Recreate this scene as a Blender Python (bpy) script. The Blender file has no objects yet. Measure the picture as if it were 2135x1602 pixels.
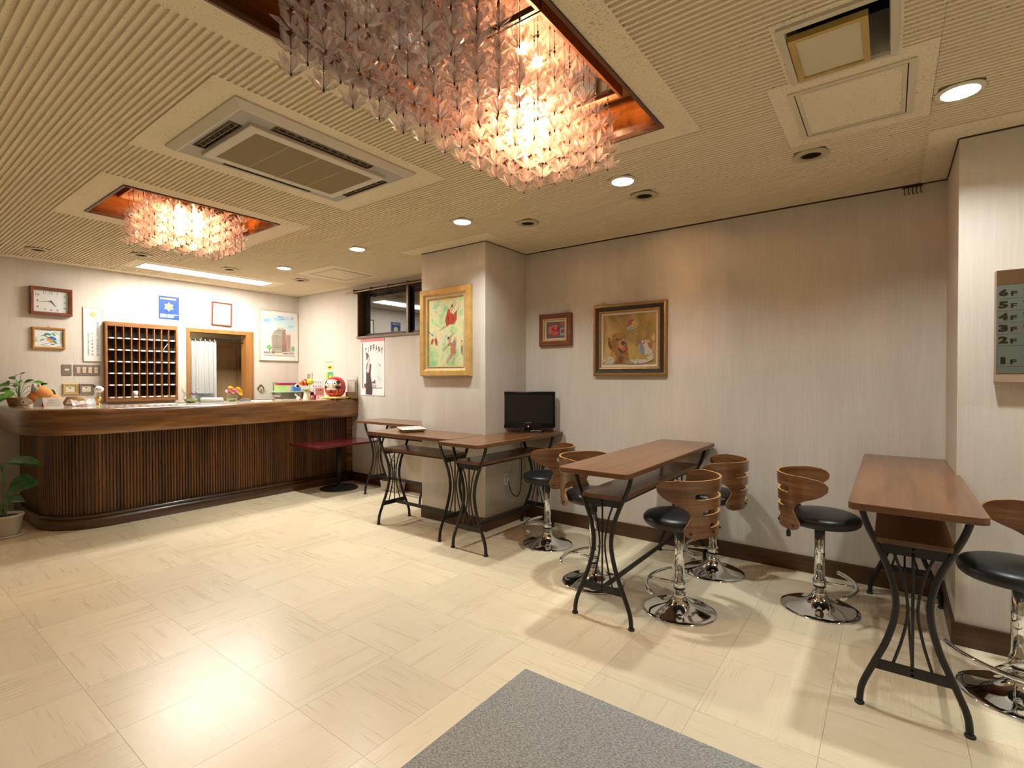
import bpy, bmesh, math, random
from mathutils import Vector, Matrix, Euler
random.seed(7)
PI = math.pi
scene = bpy.context.scene
COL = scene.collection

# ------------------------------------------------------------------ camera
cam_d = bpy.data.cameras.new('camera')
cam_d.sensor_width = 36.0
cam_d.lens = 36.0 * 1055.0 / 2135.0
cam_d.clip_start = 0.02
cam = bpy.data.objects.new('camera', cam_d)
COL.objects.link(cam)
cam.location = (0, 0, 1.35)
cam.rotation_euler = (PI / 2 - math.atan(11 / 1055.0), 0, -math.radians(53.24))
scene.camera = cam

# ------------------------------------------------------------------ world / exposure
world = bpy.data.worlds.new('night_world')
scene.world = world
world.use_nodes = True
world.node_tree.nodes['Background'].inputs[0].default_value = (0.02, 0.025, 0.035, 1)
world.node_tree.nodes['Background'].inputs[1].default_value = 0.3
vs = scene.view_settings
vs.view_transform = 'Standard'
vs.look = 'None'
vs.gamma = 1.0
vs.use_curve_mapping = False
vs.exposure = 0.48
scene.cycles.use_adaptive_sampling = True
scene.cycles.adaptive_threshold = 0.10
scene.cycles.adaptive_min_samples = 16
scene.cycles.transparent_max_bounces = 24
scene.cycles.max_bounces = 5
scene.cycles.diffuse_bounces = 3
scene.cycles.glossy_bounces = 3
scene.cycles.transmission_bounces = 4
scene.cycles.sample_clamp_indirect = 6.0
scene.cycles.caustics_reflective = False
scene.cycles.caustics_refractive = False

# lamp radiances (used in the lamps' own builders further down)
L_DOWN = 620.0
L_TUBE = 39.0
L_BULB = 9500.0
C_DOWN = (0.95, 1.0, 0.97)
C_TUBE = (1.0, 0.97, 0.90)
C_BULB = (1.0, 0.56, 0.26)

# ------------------------------------------------------------------ dimensions
CEIL = 2.563
XR = 4.05      # right wall
XC = 3.43      # column face
YC0, YC1 = 2.855, 3.66
XW = 4.12      # window wall
YB = 7.04      # back wall
XP = 3.405     # pillar face
YP = -0.273
XL, YF = -2.6, -3.2
CT = 1.085     # counter height

# ------------------------------------------------------------------ materials
MATS = {}
def nt(name):
    m = bpy.data.materials.new(name)
    m.use_nodes = True
    t = m.node_tree
    return m, t, t.nodes['Principled BSDF']
def N(t, typ, **kw):
    n = t.nodes.new(typ)
    for k, v in kw.items():
        setattr(n, k, v)
    return n
def plain(name, c, rough=0.5, metal=0.0, spec=0.5, bump=0.0, bscale=60.0, var=0.0, vscale=8.0, coat=0.0, trans=0.0, ior=1.45, alpha=1.0):
    if name in MATS:
        return MATS[name]
    m, t, b = nt(name)
    b.inputs['Base Color'].default_value = (*c, 1)
    b.inputs['Roughness'].default_value = rough
    b.inputs['Metallic'].default_value = metal
    b.inputs['Specular IOR Level'].default_value = spec
    b.inputs['Coat Weight'].default_value = coat
    b.inputs['Transmission Weight'].default_value = trans
    b.inputs['IOR'].default_value = ior
    b.inputs['Alpha'].default_value = alpha
    tc = N(t, 'ShaderNodeTexCoord')
    if var > 0:
        nz = N(t, 'ShaderNodeTexNoise'); nz.inputs['Scale'].default_value = vscale; nz.inputs['Detail'].default_value = 4
        t.links.new(tc.outputs['Object'], nz.inputs['Vector'])
        r = N(t, 'ShaderNodeValToRGB')
        r.color_ramp.elements[0].position = 0.3; r.color_ramp.elements[1].position = 0.7
        r.color_ramp.elements[0].color = (*[x * (1 - var) for x in c], 1)
        r.color_ramp.elements[1].color = (*[min(1, x * (1 + var)) for x in c], 1)
        t.links.new(nz.outputs['Fac'], r.inputs['Fac'])
        t.links.new(r.outputs['Color'], b.inputs['Base Color'])
    if bump > 0:
        nz = N(t, 'ShaderNodeTexNoise'); nz.inputs['Scale'].default_value = bscale; nz.inputs['Detail'].default_value = 3
        t.links.new(tc.outputs['Object'], nz.inputs['Vector'])
        bp = N(t, 'ShaderNodeBump'); bp.inputs['Strength'].default_value = bump; bp.inputs['Distance'].default_value = 0.002
        t.links.new(nz.outputs['Fac'], bp.inputs['Height'])
        t.links.new(bp.outputs['Normal'], b.inputs['Normal'])
    MATS[name] = m
    return m
def wood(name, c1, c2, scale=(2, 40, 40), rough=0.35, coat=0.0, coarse=3.0, c3=None, spec=0.5, bump=0.05):
    """streaky wood: grain runs along the axis with the small scale"""
    if name in MATS:
        return MATS[name]
    m, t, b = nt(name)
    tc = N(t, 'ShaderNodeTexCoord')
    oi = N(t, 'ShaderNodeObjectInfo')
    add = N(t, 'ShaderNodeVectorMath', operation='MULTIPLY_ADD')
    cx = N(t, 'ShaderNodeCombineXYZ')
    for i in range(3):
        t.links.new(oi.outputs['Random'], cx.inputs[i])
    add.inputs[1].default_value = (11.3, 7.7, 5.1)
    t.links.new(cx.outputs[0], add.inputs[0]); t.links.new(tc.outputs['Object'], add.inputs[2])
    mp = N(t, 'ShaderNodeMapping'); mp.inputs['Scale'].default_value = scale
    t.links.new(add.outputs[0], mp.inputs['Vector'])
    n1 = N(t, 'ShaderNodeTexNoise'); n1.inputs['Scale'].default_value = 1.0; n1.inputs['Detail'].default_value = 6; n1.inputs['Roughness'].default_value = 0.65
    n1.inputs['Distortion'].default_value = 0.6
    t.links.new(mp.outputs[0], n1.inputs['Vector'])
    mp2 = N(t, 'ShaderNodeMapping'); mp2.inputs['Scale'].default_value = tuple(s / coarse for s in scale)
    t.links.new(add.outputs[0], mp2.inputs['Vector'])
    n2 = N(t, 'ShaderNodeTexNoise'); n2.inputs['Scale'].default_value = 1.0; n2.inputs['Detail'].default_value = 3
    t.links.new(mp2.outputs[0], n2.inputs['Vector'])
    mx = N(t, 'ShaderNodeMath', operation='MULTIPLY_ADD'); mx.inputs[1].default_value = 0.55
    sc = N(t, 'ShaderNodeMath', operation='MULTIPLY'); sc.inputs[1].default_value = 0.45
    t.links.new(n2.outputs['Fac'], sc.inputs[0])
    t.links.new(n1.outputs['Fac'], mx.inputs[0]); t.links.new(sc.outputs[0], mx.inputs[2])
    r = N(t, 'ShaderNodeValToRGB')
    r.color_ramp.elements[0].position = 0.36; r.color_ramp.elements[1].position = 0.64
    r.color_ramp.elements[0].color = (*c1, 1); r.color_ramp.elements[1].color = (*c2, 1)
    if c3:
        e = r.color_ramp.elements.new(0.5); e.color = (*c3, 1)
    t.links.new(mx.outputs[0], r.inputs['Fac'])
    t.links.new(r.outputs['Color'], b.inputs['Base Color'])
    b.inputs['Roughness'].default_value = rough
    b.inputs['Coat Weight'].default_value = coat
    b.inputs['Coat Roughness'].default_value = 0.12
    b.inputs['Specular IOR Level'].default_value = spec
    if bump:
        bp = N(t, 'ShaderNodeBump'); bp.inputs['Strength'].default_value = bump; bp.inputs['Distance'].default_value = 0.001
        t.links.new(n1.outputs['Fac'], bp.inputs['Height']); t.links.new(bp.outputs['Normal'], b.inputs['Normal'])
    MATS[name] = m
    return m
def emit(name, c, s):
    if name in MATS:
        return MATS[name]
    m, t, b = nt(name)
    b.inputs['Base Color'].default_value = (0.9, 0.9, 0.9, 1)
    b.inputs['Emission Color'].default_value = (*c, 1)
    b.inputs['Emission Strength'].default_value = s
    MATS[name] = m
    return m

def wallpaper(name, c1, c2):
    m, t, b = nt(name)
    g = N(t, 'ShaderNodeNewGeometry')
    mp = N(t, 'ShaderNodeMapping'); mp.inputs['Scale'].default_value = (95, 95, 3.2)
    t.links.new(g.outputs['Position'], mp.inputs['Vector'])
    n1 = N(t, 'ShaderNodeTexNoise'); n1.inputs['Scale'].default_value = 1; n1.inputs['Detail'].default_value = 5; n1.inputs['Roughness'].default_value = 0.7
    t.links.new(mp.outputs[0], n1.inputs['Vector'])
    mp2 = N(t, 'ShaderNodeMapping'); mp2.inputs['Scale'].default_value = (9, 9, 1.3)
    t.links.new(g.outputs['Position'], mp2.inputs['Vector'])
    n2 = N(t, 'ShaderNodeTexNoise'); n2.inputs['Scale'].default_value = 1; n2.inputs['Detail'].default_value = 3
    t.links.new(mp2.outputs[0], n2.inputs['Vector'])
    mx = N(t, 'ShaderNodeMath', operation='MULTIPLY_ADD'); mx.inputs[1].default_value = 0.6
    sc = N(t, 'ShaderNodeMath', operation='MULTIPLY'); sc.inputs[1].default_value = 0.4
    t.links.new(n2.outputs['Fac'], sc.inputs[0]); t.links.new(n1.outputs['Fac'], mx.inputs[0]); t.links.new(sc.outputs[0], mx.inputs[2])
    r = N(t, 'ShaderNodeValToRGB'); r.color_ramp.elements[0].position = 0.34; r.color_ramp.elements[1].position = 0.66
    r.color_ramp.elements[0].color = (*c1, 1); r.color_ramp.elements[1].color = (*c2, 1)
    t.links.new(mx.outputs[0], r.inputs['Fac']); t.links.new(r.outputs['Color'], b.inputs['Base Color'])
    b.inputs['Roughness'].default_value = 0.62
    b.inputs['Specular IOR Level'].default_value = 0.3
    bp = N(t, 'ShaderNodeBump'); bp.inputs['Strength'].default_value = 0.12; bp.inputs['Distance'].default_value = 0.002
    t.links.new(n1.outputs['Fac'], bp.inputs['Height']); t.links.new(bp.outputs['Normal'], b.inputs['Normal'])
    MATS[name] = m
    return m

def ceiling_mat(name, c, fleck=0.62):
    """rockwool board: cream with small dark worm-like pits"""
    m, t, b = nt(name)
    g = N(t, 'ShaderNodeNewGeometry')
    mp = N(t, 'ShaderNodeMapping'); mp.inputs['Scale'].default_value = (260, 120, 150)
    mp.inputs['Rotation'].default_value = (0, 0, 0.5)
    t.links.new(g.outputs['Position'], mp.inputs['Vector'])
    n1 = N(t, 'ShaderNodeTexNoise'); n1.inputs['Scale'].default_value = 1; n1.inputs['Detail'].default_value = 2; n1.inputs['Distortion'].default_value = 1.2
    t.links.new(mp.outputs[0], n1.inputs['Vector'])
    r = N(t, 'ShaderNodeValToRGB'); r.color_ramp.elements[0].position = fleck; r.color_ramp.elements[1].position = fleck + 0.06
    r.color_ramp.elements[0].color = (*c, 1); r.color_ramp.elements[1].color = (*[x * 0.35 for x in c], 1)
    n2 = N(t, 'ShaderNodeTexNoise'); n2.inputs['Scale'].default_value = 3.0; n2.inputs['Detail'].default_value = 2
    t.links.new(g.outputs['Position'], n2.inputs['Vector'])
    r2 = N(t, 'ShaderNodeMapRange'); r2.inputs['From Min'].default_value = 0.35; r2.inputs['From Max'].default_value = 0.65; r2.inputs['To Min'].default_value = -0.03; r2.inputs['To Max'].default_value = 0.03
    t.links.new(n2.outputs['Fac'], r2.inputs['Value'])
    ad = N(t, 'ShaderNodeMath', operation='ADD')
    t.links.new(n1.outputs['Fac'], ad.inputs[0]); t.links.new(r2.outputs[0], ad.inputs[1])
    t.links.new(ad.outputs[0], r.inputs['Fac']); t.links.new(r.outputs['Color'], b.inputs['Base Color'])
    b.inputs['Roughness'].default_value = 0.85
    b.inputs['Specular IOR Level'].default_value = 0.15
    MATS[name] = m
    return m

def floor_mat(name, alongx):
    m, t, b = nt(name)
    tc = N(t, 'ShaderNodeTexCoord'); oi = N(t, 'ShaderNodeObjectInfo')
    cx = N(t, 'ShaderNodeCombineXYZ')
    for i in range(3):
        t.links.new(oi.outputs['Random'], cx.inputs[i])
    add = N(t, 'ShaderNodeVectorMath', operation='MULTIPLY_ADD'); add.inputs[1].default_value = (31.3, 27.7, 0)
    t.links.new(cx.outputs[0], add.inputs[0]); t.links.new(tc.outputs['Object'], add.inputs[2])
    mp = N(t, 'ShaderNodeMapping'); mp.inputs['Scale'].default_value = (2.5, 110, 1) if alongx else (110, 2.5, 1)
    t.links.new(add.outputs[0], mp.inputs['Vector'])
    n1 = N(t, 'ShaderNodeTexNoise'); n1.inputs['Scale'].default_value = 1; n1.inputs['Detail'].default_value = 3; n1.inputs['Roughness'].default_value = 0.55
    t.links.new(mp.outputs[0], n1.inputs['Vector'])
    mp2 = N(t, 'ShaderNodeMapping'); mp2.inputs['Scale'].default_value = (1.2, 13, 1) if alongx else (13, 1.2, 1)
    t.links.new(add.outputs[0], mp2.inputs['Vector'])
    n2 = N(t, 'ShaderNodeTexNoise'); n2.inputs['Scale'].default_value = 1; n2.inputs['Detail'].default_value = 3
    t.links.new(mp2.outputs[0], n2.inputs['Vector'])
    mx = N(t, 'ShaderNodeMath', operation='MULTIPLY_ADD'); mx.inputs[1].default_value = 0.5
    sc = N(t, 'ShaderNodeMath', operation='MULTIPLY'); sc.inputs[1].default_value = 0.5
    t.links.new(n2.outputs['Fac'], sc.inputs[0]); t.links.new(n1.outputs['Fac'], mx.inputs[0]); t.links.new(sc.outputs[0], mx.inputs[2])
    r = N(t, 'ShaderNodeValToRGB'); r.color_ramp.elements[0].position = 0.22; r.color_ramp.elements[1].position = 0.78
    r.color_ramp.elements[0].color = (0.735, 0.60, 0.39, 1); r.color_ramp.elements[1].color = (0.85, 0.735, 0.53, 1)
    t.links.new(mx.outputs[0], r.inputs['Fac'])
    hv = N(t, 'ShaderNodeHueSaturation')
    vr = N(t, 'ShaderNodeMapRange'); vr.inputs['To Min'].default_value = 0.94; vr.inputs['To Max'].default_value = 1.05
    t.links.new(oi.outputs['Random'], vr.inputs['Value']); t.links.new(vr.outputs[0], hv.inputs['Value'])
    t.links.new(r.outputs['Color'], hv.inputs['Color']); t.links.new(hv.outputs['Color'], b.inputs['Base Color'])
    rr = N(t, 'ShaderNodeMapRange'); rr.inputs['From Min'].default_value = 0.3; rr.inputs['From Max'].default_value = 0.7; rr.inputs['To Min'].default_value = 0.25; rr.inputs['To Max'].default_value = 0.33
    t.links.new(mx.outputs[0], rr.inputs['Value']); t.links.new(rr.outputs[0], b.inputs['Roughness'])
    b.inputs['Specular IOR Level'].default_value = 0.85
    MATS[name] = m
    return m

M_WALL = wallpaper('wallpaper', (0.60, 0.535, 0.46), (0.69, 0.625, 0.545))
M_CEIL = ceiling_mat('ceiling_board', (0.81, 0.69, 0.50), 0.66)
M_CEILF = ceiling_mat('ceiling_board_flat', (0.81, 0.70, 0.51), 0.625)
M_TILEX = floor_mat('floor_tile_x', True)
M_TILEY = floor_mat('floor_tile_y', False)
M_SEAM = plain('floor_seam', (0.42, 0.31, 0.18), 0.6)
M_BASE = wood('baseboard_wood', (0.035, 0.014, 0.005), (0.10, 0.042, 0.014), (1.5, 1.5, 60), 0.35)
M_DARKGAP = plain('dark_gap', (0.05, 0.028, 0.012), 0.7)
M_COUNTER = wood('counter_wood', (0.055, 0.020, 0.004), (0.31, 0.14, 0.034), (2.2, 2.2, 26), 0.28, coat=0.5, c3=(0.17, 0.07, 0.016))
M_SLAT = wood('slat_wood', (0.032, 0.012, 0.003), (0.22, 0.090, 0.021), (26, 26, 1.2), 0.38, c3=(0.095, 0.036, 0.009))
M_PLINTH = wood('plinth_wood', (0.03, 0.011, 0.003), (0.12, 0.048, 0.013), (2, 2, 40), 0.3, coat=0.3)
M_LAMINATE = plain('counter_laminate', (0.55, 0.47, 0.38), 0.12, var=0.06, vscale=3, coat=0.3)
M_TABLE = wood('table_veneer', (0.095, 0.034, 0.010), (0.225, 0.093, 0.030), (2.0, 38, 38), 0.3, coat=0.35, c3=(0.165, 0.064, 0.020))
M_TEDGE = wood('table_edge', (0.09, 0.035, 0.012), (0.20, 0.085, 0.030), (6, 6, 60), 0.4)
M_IRON = plain('black_iron', (0.022, 0.020, 0.018), 0.45, metal=0.3, bump=0.1, bscale=300)
M_CHROME = plain('chrome', (0.78, 0.81, 0.84), 0.05, metal=1.0)
M_LEATHER = plain('black_leather', (0.012, 0.012, 0.012), 0.36, bump=0.12, bscale=420)
M_RUBBER = plain('black_rubber', (0.012, 0.012, 0.012), 0.6)
M_PLY = wood('walnut_ply', (0.075, 0.028, 0.009), (0.24, 0.105, 0.036), (3, 3, 60), 0.3, coat=0.4, c3=(0.15, 0.06, 0.02))
M_PLYEDGE = wood('ply_edge', (0.36, 0.17, 0.045), (0.56, 0.30, 0.09), (8, 8, 90), 0.45)
M_WHITE = plain('white_paint', (0.80, 0.78, 0.73), 0.5)
M_PAPER = plain('white_paper', (0.84, 0.83, 0.80), 0.7, var=0.03)
M_BLACK = plain('black_plastic', (0.008, 0.008, 0.008), 0.25)
M_INK = plain('ink_black', (0.02, 0.02, 0.022), 0.6)
M_GREY = plain('ink_grey', (0.30, 0.29, 0.27), 0.6)

# ------------------------------------------------------------------ mesh helpers
def tag(o, label=None, cat=None, group=None, kind=None):
    if label: o['label'] = label
    if cat: o['category'] = cat
    if group: o['group'] = group
    if kind: o['kind'] = kind
    return o
def empty(name, loc=(0, 0, 0), rz=0.0, label=None, cat=None, group=None, kind=None):
    o = bpy.data.objects.new(name, None)
    o.empty_display_size = 0.1
    COL.objects.link(o)
    o.location = loc; o.rotation_euler = (0, 0, rz)
    return tag(o, label, cat, group, kind)
def link(name, me, parent=None, loc=None, rot=None):
    o = bpy.data.objects.new(name, me)
    COL.objects.link(o)
    if parent: o.parent = parent
    if loc: o.location = loc
    if rot: o.rotation_euler = rot
    return o
def copy_tree(o, parent=None):
    c = o.copy(); COL.objects.link(c); c.parent = parent
    for ch in list(o.children):
        copy_tree(ch, c)
    return c

class MB:
    def __init__(s):
        s.v = []; s.f = []; s.m = []; s.sm = []
    def add(s, vs_, fs, mi=0, smooth=False):
        b = len(s.v)
        s.v += [tuple(p) for p in vs_]
        for f in fs:
            s.f.append([b + i for i in f]); s.m.append(mi); s.sm.append(smooth)
        return s
    def box(s, a, b, mi=0):
        x0, y0, z0 = a; x1, y1, z1 = b
        if x0 > x1: x0, x1 = x1, x0
        if y0 > y1: y0, y1 = y1, y0
        if z0 > z1: z0, z1 = z1, z0
        return s.add([(x0, y0, z0), (x1, y0, z0), (x1, y1, z0), (x0, y1, z0), (x0, y0, z1), (x1, y0, z1), (x1, y1, z1), (x0, y1, z1)],
                     [(0, 3, 2, 1), (4, 5, 6, 7), (0, 1, 5, 4), (1, 2, 6, 5), (2, 3, 7, 6), (3, 0, 4, 7)], mi)
    def quad(s, a, b, c, d, mi=0):
        return s.add([a, b, c, d], [(0, 1, 2, 3)], mi)
    def prism(s, poly, z0, z1, mi=0, axis='z'):
        n = len(poly)
        def P(p, z):
            return (p[0], p[1], z) if axis == 'z' else ((p[0], z, p[1]) if axis == 'y' else (z, p[0], p[1]))
        vs_ = [P(p, z0) for p in poly] + [P(p, z1) for p in poly]
        fs = [tuple(range(n))[::-1], tuple(range(n, 2 * n))] + [(i, (i + 1) % n, n + (i + 1) % n, n + i) for i in range(n)]
        return s.add(vs_, fs, mi)
    def lathe(s, prof, n=24, c=(0, 0, 0), mi=0, smooth=True, cap=True, axis='z', sx=1, sy=1):
        vs_ = []; fs = []
        def P(r, a, z):
            x, y = r * math.cos(a) * sx, r * math.sin(a) * sy
            if axis == 'z': q = (x, y, z)
            elif axis == 'y': q = (x, z, y)
            else: q = (z, x, y)
            return (q[0] + c[0], q[1] + c[1], q[2] + c[2])
        k = len(prof)
        for r, z in prof:
            for i in range(n):
                vs_.append(P(max(r, 1e-5), 2 * PI * i / n, z))
        for j in range(k - 1):
            for i in range(n):
                a = j * n + i; b = j * n + (i + 1) % n
                fs.append((a, b, b + n, a + n))
        if cap:
            fs.append(tuple(range(n))[::-1]); fs.append(tuple(range((k - 1) * n, k * n)))
        return s.add(vs_, fs, mi, smooth)
    def cyl(s, p0, p1, r, n=12, mi=0, r2=None, smooth=True):
        return s.tube([p0, p1], r, n, mi, r_end=r2, smooth=smooth)
    def tube(s, path, r, n=8, mi=0, r_end=None, smooth=True, closed=False):
        pts = [Vector(p) for p in path]
        k = len(pts)
        vs_ = []; fs = []
        up = Vector((0, 0, 1))
        prevx = None
        for i, p in enumerate(pts):
            if closed:
                d = (pts[(i + 1) % k] - pts[i - 1])
            else:
                d = (pts[min(i + 1, k - 1)] - pts[max(i - 1, 0)])
            d.normalize()
            if prevx is None:
                ref = up if abs(d.z) < 0.9 else Vector((1, 0, 0))
                x = d.cross(ref).normalized()
            else:
                x = (prevx - d * prevx.dot(d))
                x = x.normalized() if x.length > 1e-6 else d.cross(up).normalized()
            prevx = x
            y = d.cross(x)
            rr = r if r_end is None else r + (r_end - r) * i / (k - 1)
            for j in range(n):
                a = 2 * PI * j / n
                vs_.append(p + x * (rr * math.cos(a)) + y * (rr * math.sin(a)))
        m = k if closed else k - 1
        for i in range(m):
            for j in range(n):
                a = i * n + j; b = i * n + (j + 1) % n
                i2 = ((i + 1) % k) * n
                fs.append((a, b, i2 + (j + 1) % n, i2 + j))
        if not closed:
            fs.append(tuple(range(n))[::-1]); fs.append(tuple(range((k - 1) * n, k * n)))
        return s.add(vs_, fs, mi, smooth)
    def ball(s, c, rx, ry=None, rz=None, n=14, m=9, mi=0):
        ry = rx if ry is None else ry; rz = rx if rz is None else rz
        prof = [(math.sin(PI * j / m), -math.cos(PI * j / m)) for j in range(m + 1)]
        vs_ = []; fs = []
        for r, z in prof:
            for i in range(n):
                a = 2 * PI * i / n
                vs_.append((c[0] + max(r, 1e-4) * rx * math.cos(a), c[1] + max(r, 1e-4) * ry * math.sin(a), c[2] + z * rz))
        for j in range(m):
            for i in range(n):
                a = j * n + i; b = j * n + (i + 1) % n
                fs.append((a, b, b + n, a + n))
        return s.add(vs_, fs, mi, True)
    def ring(s, w, h, prof, cx=0, cz=0, mi=0, mis=None):
        """mitred rectangular frame in the x/z plane: prof = [(inset, y)], front is -y"""
        loops = []
        for d, y in prof:
            a, b = w / 2 - d, h / 2 - d
            loops.append([(cx - a, y, cz - b), (cx + a, y, cz - b), (cx + a, y, cz + b), (cx - a, y, cz + b)])
        for k in range(len(loops) - 1):
            A, B = loops[k], loops[k + 1]
            for i in range(4):
                j = (i + 1) % 4
                s.add([A[i], A[j], B[j], B[i]], [(0, 1, 2, 3)], mis[k] if mis else mi)
        return s
    def ringh(s, x0, x1, y0, y1, prof, mi=0, mis=None):
        """horizontal mitred frame: prof = [(inset, z)]"""
        loops = []
        for d, z in prof:
            loops.append([(x0 + d, y0 + d, z), (x1 - d, y0 + d, z), (x1 - d, y1 - d, z), (x0 + d, y1 - d, z)])
        for k in range(len(loops) - 1):
            A, B = loops[k], loops[k + 1]
            for i in range(4):
                j = (i + 1) % 4
                s.add([A[i], A[j], B[j], B[i]], [(0, 1, 2, 3)], mis[k] if mis else mi)
        return s
    def mesh(s, name, mats, bevel=0.0, recalc=True):
        me = bpy.data.meshes.new(name)
        me.from_pydata(s.v, [], s.f)
        for m in (mats if isinstance(mats, (list, tuple)) else [mats]):
            me.materials.append(m)
        for p, mi, sm in zip(me.polygons, s.m, s.sm):
            p.material_index = mi; p.use_smooth = sm
        if recalc or bevel:
            bm = bmesh.new(); bm.from_mesh(me)
            bmesh.ops.remove_doubles(bm, verts=bm.verts, dist=1e-6)
            bmesh.ops.recalc_face_normals(bm, faces=bm.faces)
            if bevel:
                es = [e for e in bm.edges if len(e.link_faces) == 2 and e.calc_face_angle(0) > 0.7]
                bmesh.ops.bevel(bm, geom=es, offset=bevel, segments=2, affect='EDGES', profile=0.5)
            bm.to_mesh(me); bm.free()
        me.update()
        return me
    def build(s, name, mats, parent=None, loc=None, rot=None, bevel=0.0, recalc=True):
        return link(name, s.mesh(name, mats, bevel, recalc), parent, loc, rot)

def spline(pts, k=6):
    """Catmull-Rom through points"""
    P = [Vector(p) for p in pts]
    out = []
    for i in range(len(P) - 1):
        p0 = P[i - 1] if i else P[0] * 2 - P[1]
        p1, p2 = P[i], P[i + 1]
        p3 = P[i + 2] if i + 2 < len(P) else P[-1] * 2 - P[-2]
        for j in range(k):
            t = j / k
            out.append(0.5 * ((2 * p1) + (-p0 + p2) * t + (2 * p0 - 5 * p1 + 4 * p2 - p3) * t * t + (-p0 + 3 * p1 - 3 * p2 + p3) * t ** 3))
    out.append(P[-1])
    return out
def roundrect(x0, x1, y0, y1, r, k=5):
    out = []
    for cx, cy, a0 in ((x1 - r, y0 + r, -PI / 2), (x1 - r, y1 - r, 0), (x0 + r, y1 - r, PI / 2), (x0 + r, y0 + r, PI)):
        for j in range(k + 1):
            a = a0 + PI / 2 * j / k
            out.append((cx + r * math.cos(a), cy + r * math.sin(a)))
    return out
def ell(cx, cy, rx, ry, rot=0, n=20, a0=0, a1=2 * PI):
    out = []
    full = abs(a1 - a0 - 2 * PI) < 1e-6
    for i in range(n if full else n + 1):
        a = a0 + (a1 - a0) * i / n
        x, y = rx * math.cos(a), ry * math.sin(a)
        out.append((cx + x * math.cos(rot) - y * math.sin(rot), cy + x * math.sin(rot) + y * math.cos(rot)))
    return out
def seg(p, q, w, w2=None):
    w2 = w if w2 is None else w2
    dx, dy = q[0] - p[0], q[1] - p[1]
    l = math.hypot(dx, dy) or 1
    nx, ny = -dy / l, dx / l
    return [(p[0] + nx * w / 2, p[1] + ny * w / 2), (p[0] - nx * w / 2, p[1] - ny * w / 2), (q[0] - nx * w2 / 2, q[1] - ny * w2 / 2), (q[0] + nx * w2 / 2, q[1] + ny * w2 / 2)]
def flat_print(name, parent, w, h, layers, y=0.0, x0=None, z0=None, step=0.00025):
    """flat printed picture in the local x/z plane (front -y): layers = [(material, polygon in 0..1)] printed in order"""
    mb = MB(); mats = []
    x0 = -w / 2 if x0 is None else x0
    z0 = -h / 2 if z0 is None else z0
    for k, (m, poly) in enumerate(layers):
        if m not in mats: mats.append(m)
        mb.add([(x0 + u * w, y - k * step, z0 + v * h) for u, v in poly], [tuple(range(len(poly)))], mats.index(m))
    o = mb.build(name, mats, parent, recalc=False)
    return o
def text_obj(body, size, mat, parent=None, loc=(0, 0, 0), name='lettering', align='CENTER', fit_w=None, fit_h=None, rot=None, spacing=1.0, horizontal=False, bold=0.0, ext=0.0004, lines=1.0):
    cu = bpy.data.curves.new('txt', 'FONT')
    cu.body = body; cu.size = size; cu.align_x = align; cu.align_y = 'CENTER'; cu.extrude = ext
    cu.space_character = spacing; cu.space_line = lines; cu.offset = bold; cu.resolution_u = 2
    o = bpy.data.objects.new('txt', cu); COL.objects.link(o)
    dg = bpy.context.evaluated_depsgraph_get()
    me = bpy.data.meshes.new_from_object(o.evaluated_get(dg))
    bpy.data.objects.remove(o); bpy.data.curves.remove(cu)
    xs = [v.co.x for v in me.vertices] or [0]; ys = [v.co.y for v in me.vertices] or [0]
    cx, cy = (min(xs) + max(xs)) / 2, (min(ys) + max(ys)) / 2
    sx = fit_w / max(1e-6, max(xs) - min(xs)) if fit_w else 1
    sy = fit_h / max(1e-6, max(ys) - min(ys)) if fit_h else (sx if fit_w else 1)
    if fit_h and not fit_w: sx = sy
    for v in me.vertices:
        x, y, z = v.co
        if align == 'CENTER': x -= cx
        y -= cy
        v.co = (x * sx, y * sy, z) if horizontal else (x * sx, -z, y * sy)
    me.materials.clear(); me.materials.append(mat); me.name = name
    return link(name, me, parent, loc, rot)

# =================================================================== STRUCTURE
def struct(name, mb, mats, parent=None, label=None, **kw):
    o = mb.build(name, mats, parent, **kw)
    if parent is None:
        o['kind'] = 'structure'
    if label: o['label'] = label
    return o

def lamp(kind, parent, loc, color, power, size, size_y=None, shape=None):
    d_ = bpy.data.lights.new('lamp_light', kind)
    d_.color = color; d_.energy = power
    if kind == 'AREA':
        d_.shape = shape; d_.size = size
        if shape in ('RECTANGLE', 'ELLIPSE'): d_.size_y = size_y
    else:
        d_.shadow_soft_size = size
    o_ = bpy.data.objects.new('lamp_light', d_)
    COL.objects.link(o_); o_.parent = parent; o_.location = loc
    return o_

# ---- floor
fl = struct('floor', MB().box((XL, YF, -0.06), (XW + 0.3, YB + 1.6, -0.003)), M_SEAM, label='pale cream wood-look vinyl tile floor')
TX, TY = 0.483, 0.4335
tile_meshes = []
for m_ in (M_TILEX, M_TILEY):
    g_ = 0.0005
    tile_meshes.append(MB().prism([(-TX / 2 + g_, -TY / 2 + g_), (TX / 2 - g_, -TY / 2 + g_), (TX / 2 - g_, TY / 2 - g_), (-TX / 2 + g_, TY / 2 - g_)], -0.0029, 0.0).mesh('floor_tile', m_))
ntile = 0
for i in range(-3, 8):
    for j in range(-4, 16):
        x = 0.637 + (i + 0.5) * TX; y = 0.63 + (j + 0.5) * TY
        if x - TX / 2 > XW - 0.02 or y > 7.3: continue
        if ntile >= 300: continue
        link('floor_tile', tile_meshes[(i + j) % 2], fl, (x, y, 0)); ntile += 1
rest = MB().box((XL, YF, -0.0029), (0.637 - 3 * TX, YB, -0.0002))
rest.box((0.637 - 3 * TX, YF, -0.0029), (XW, 0.63 - 4 * TY, -0.0002))
rest.build('floor_tile_rest', M_TILEX, fl)['kind'] = 'stuff'

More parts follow.
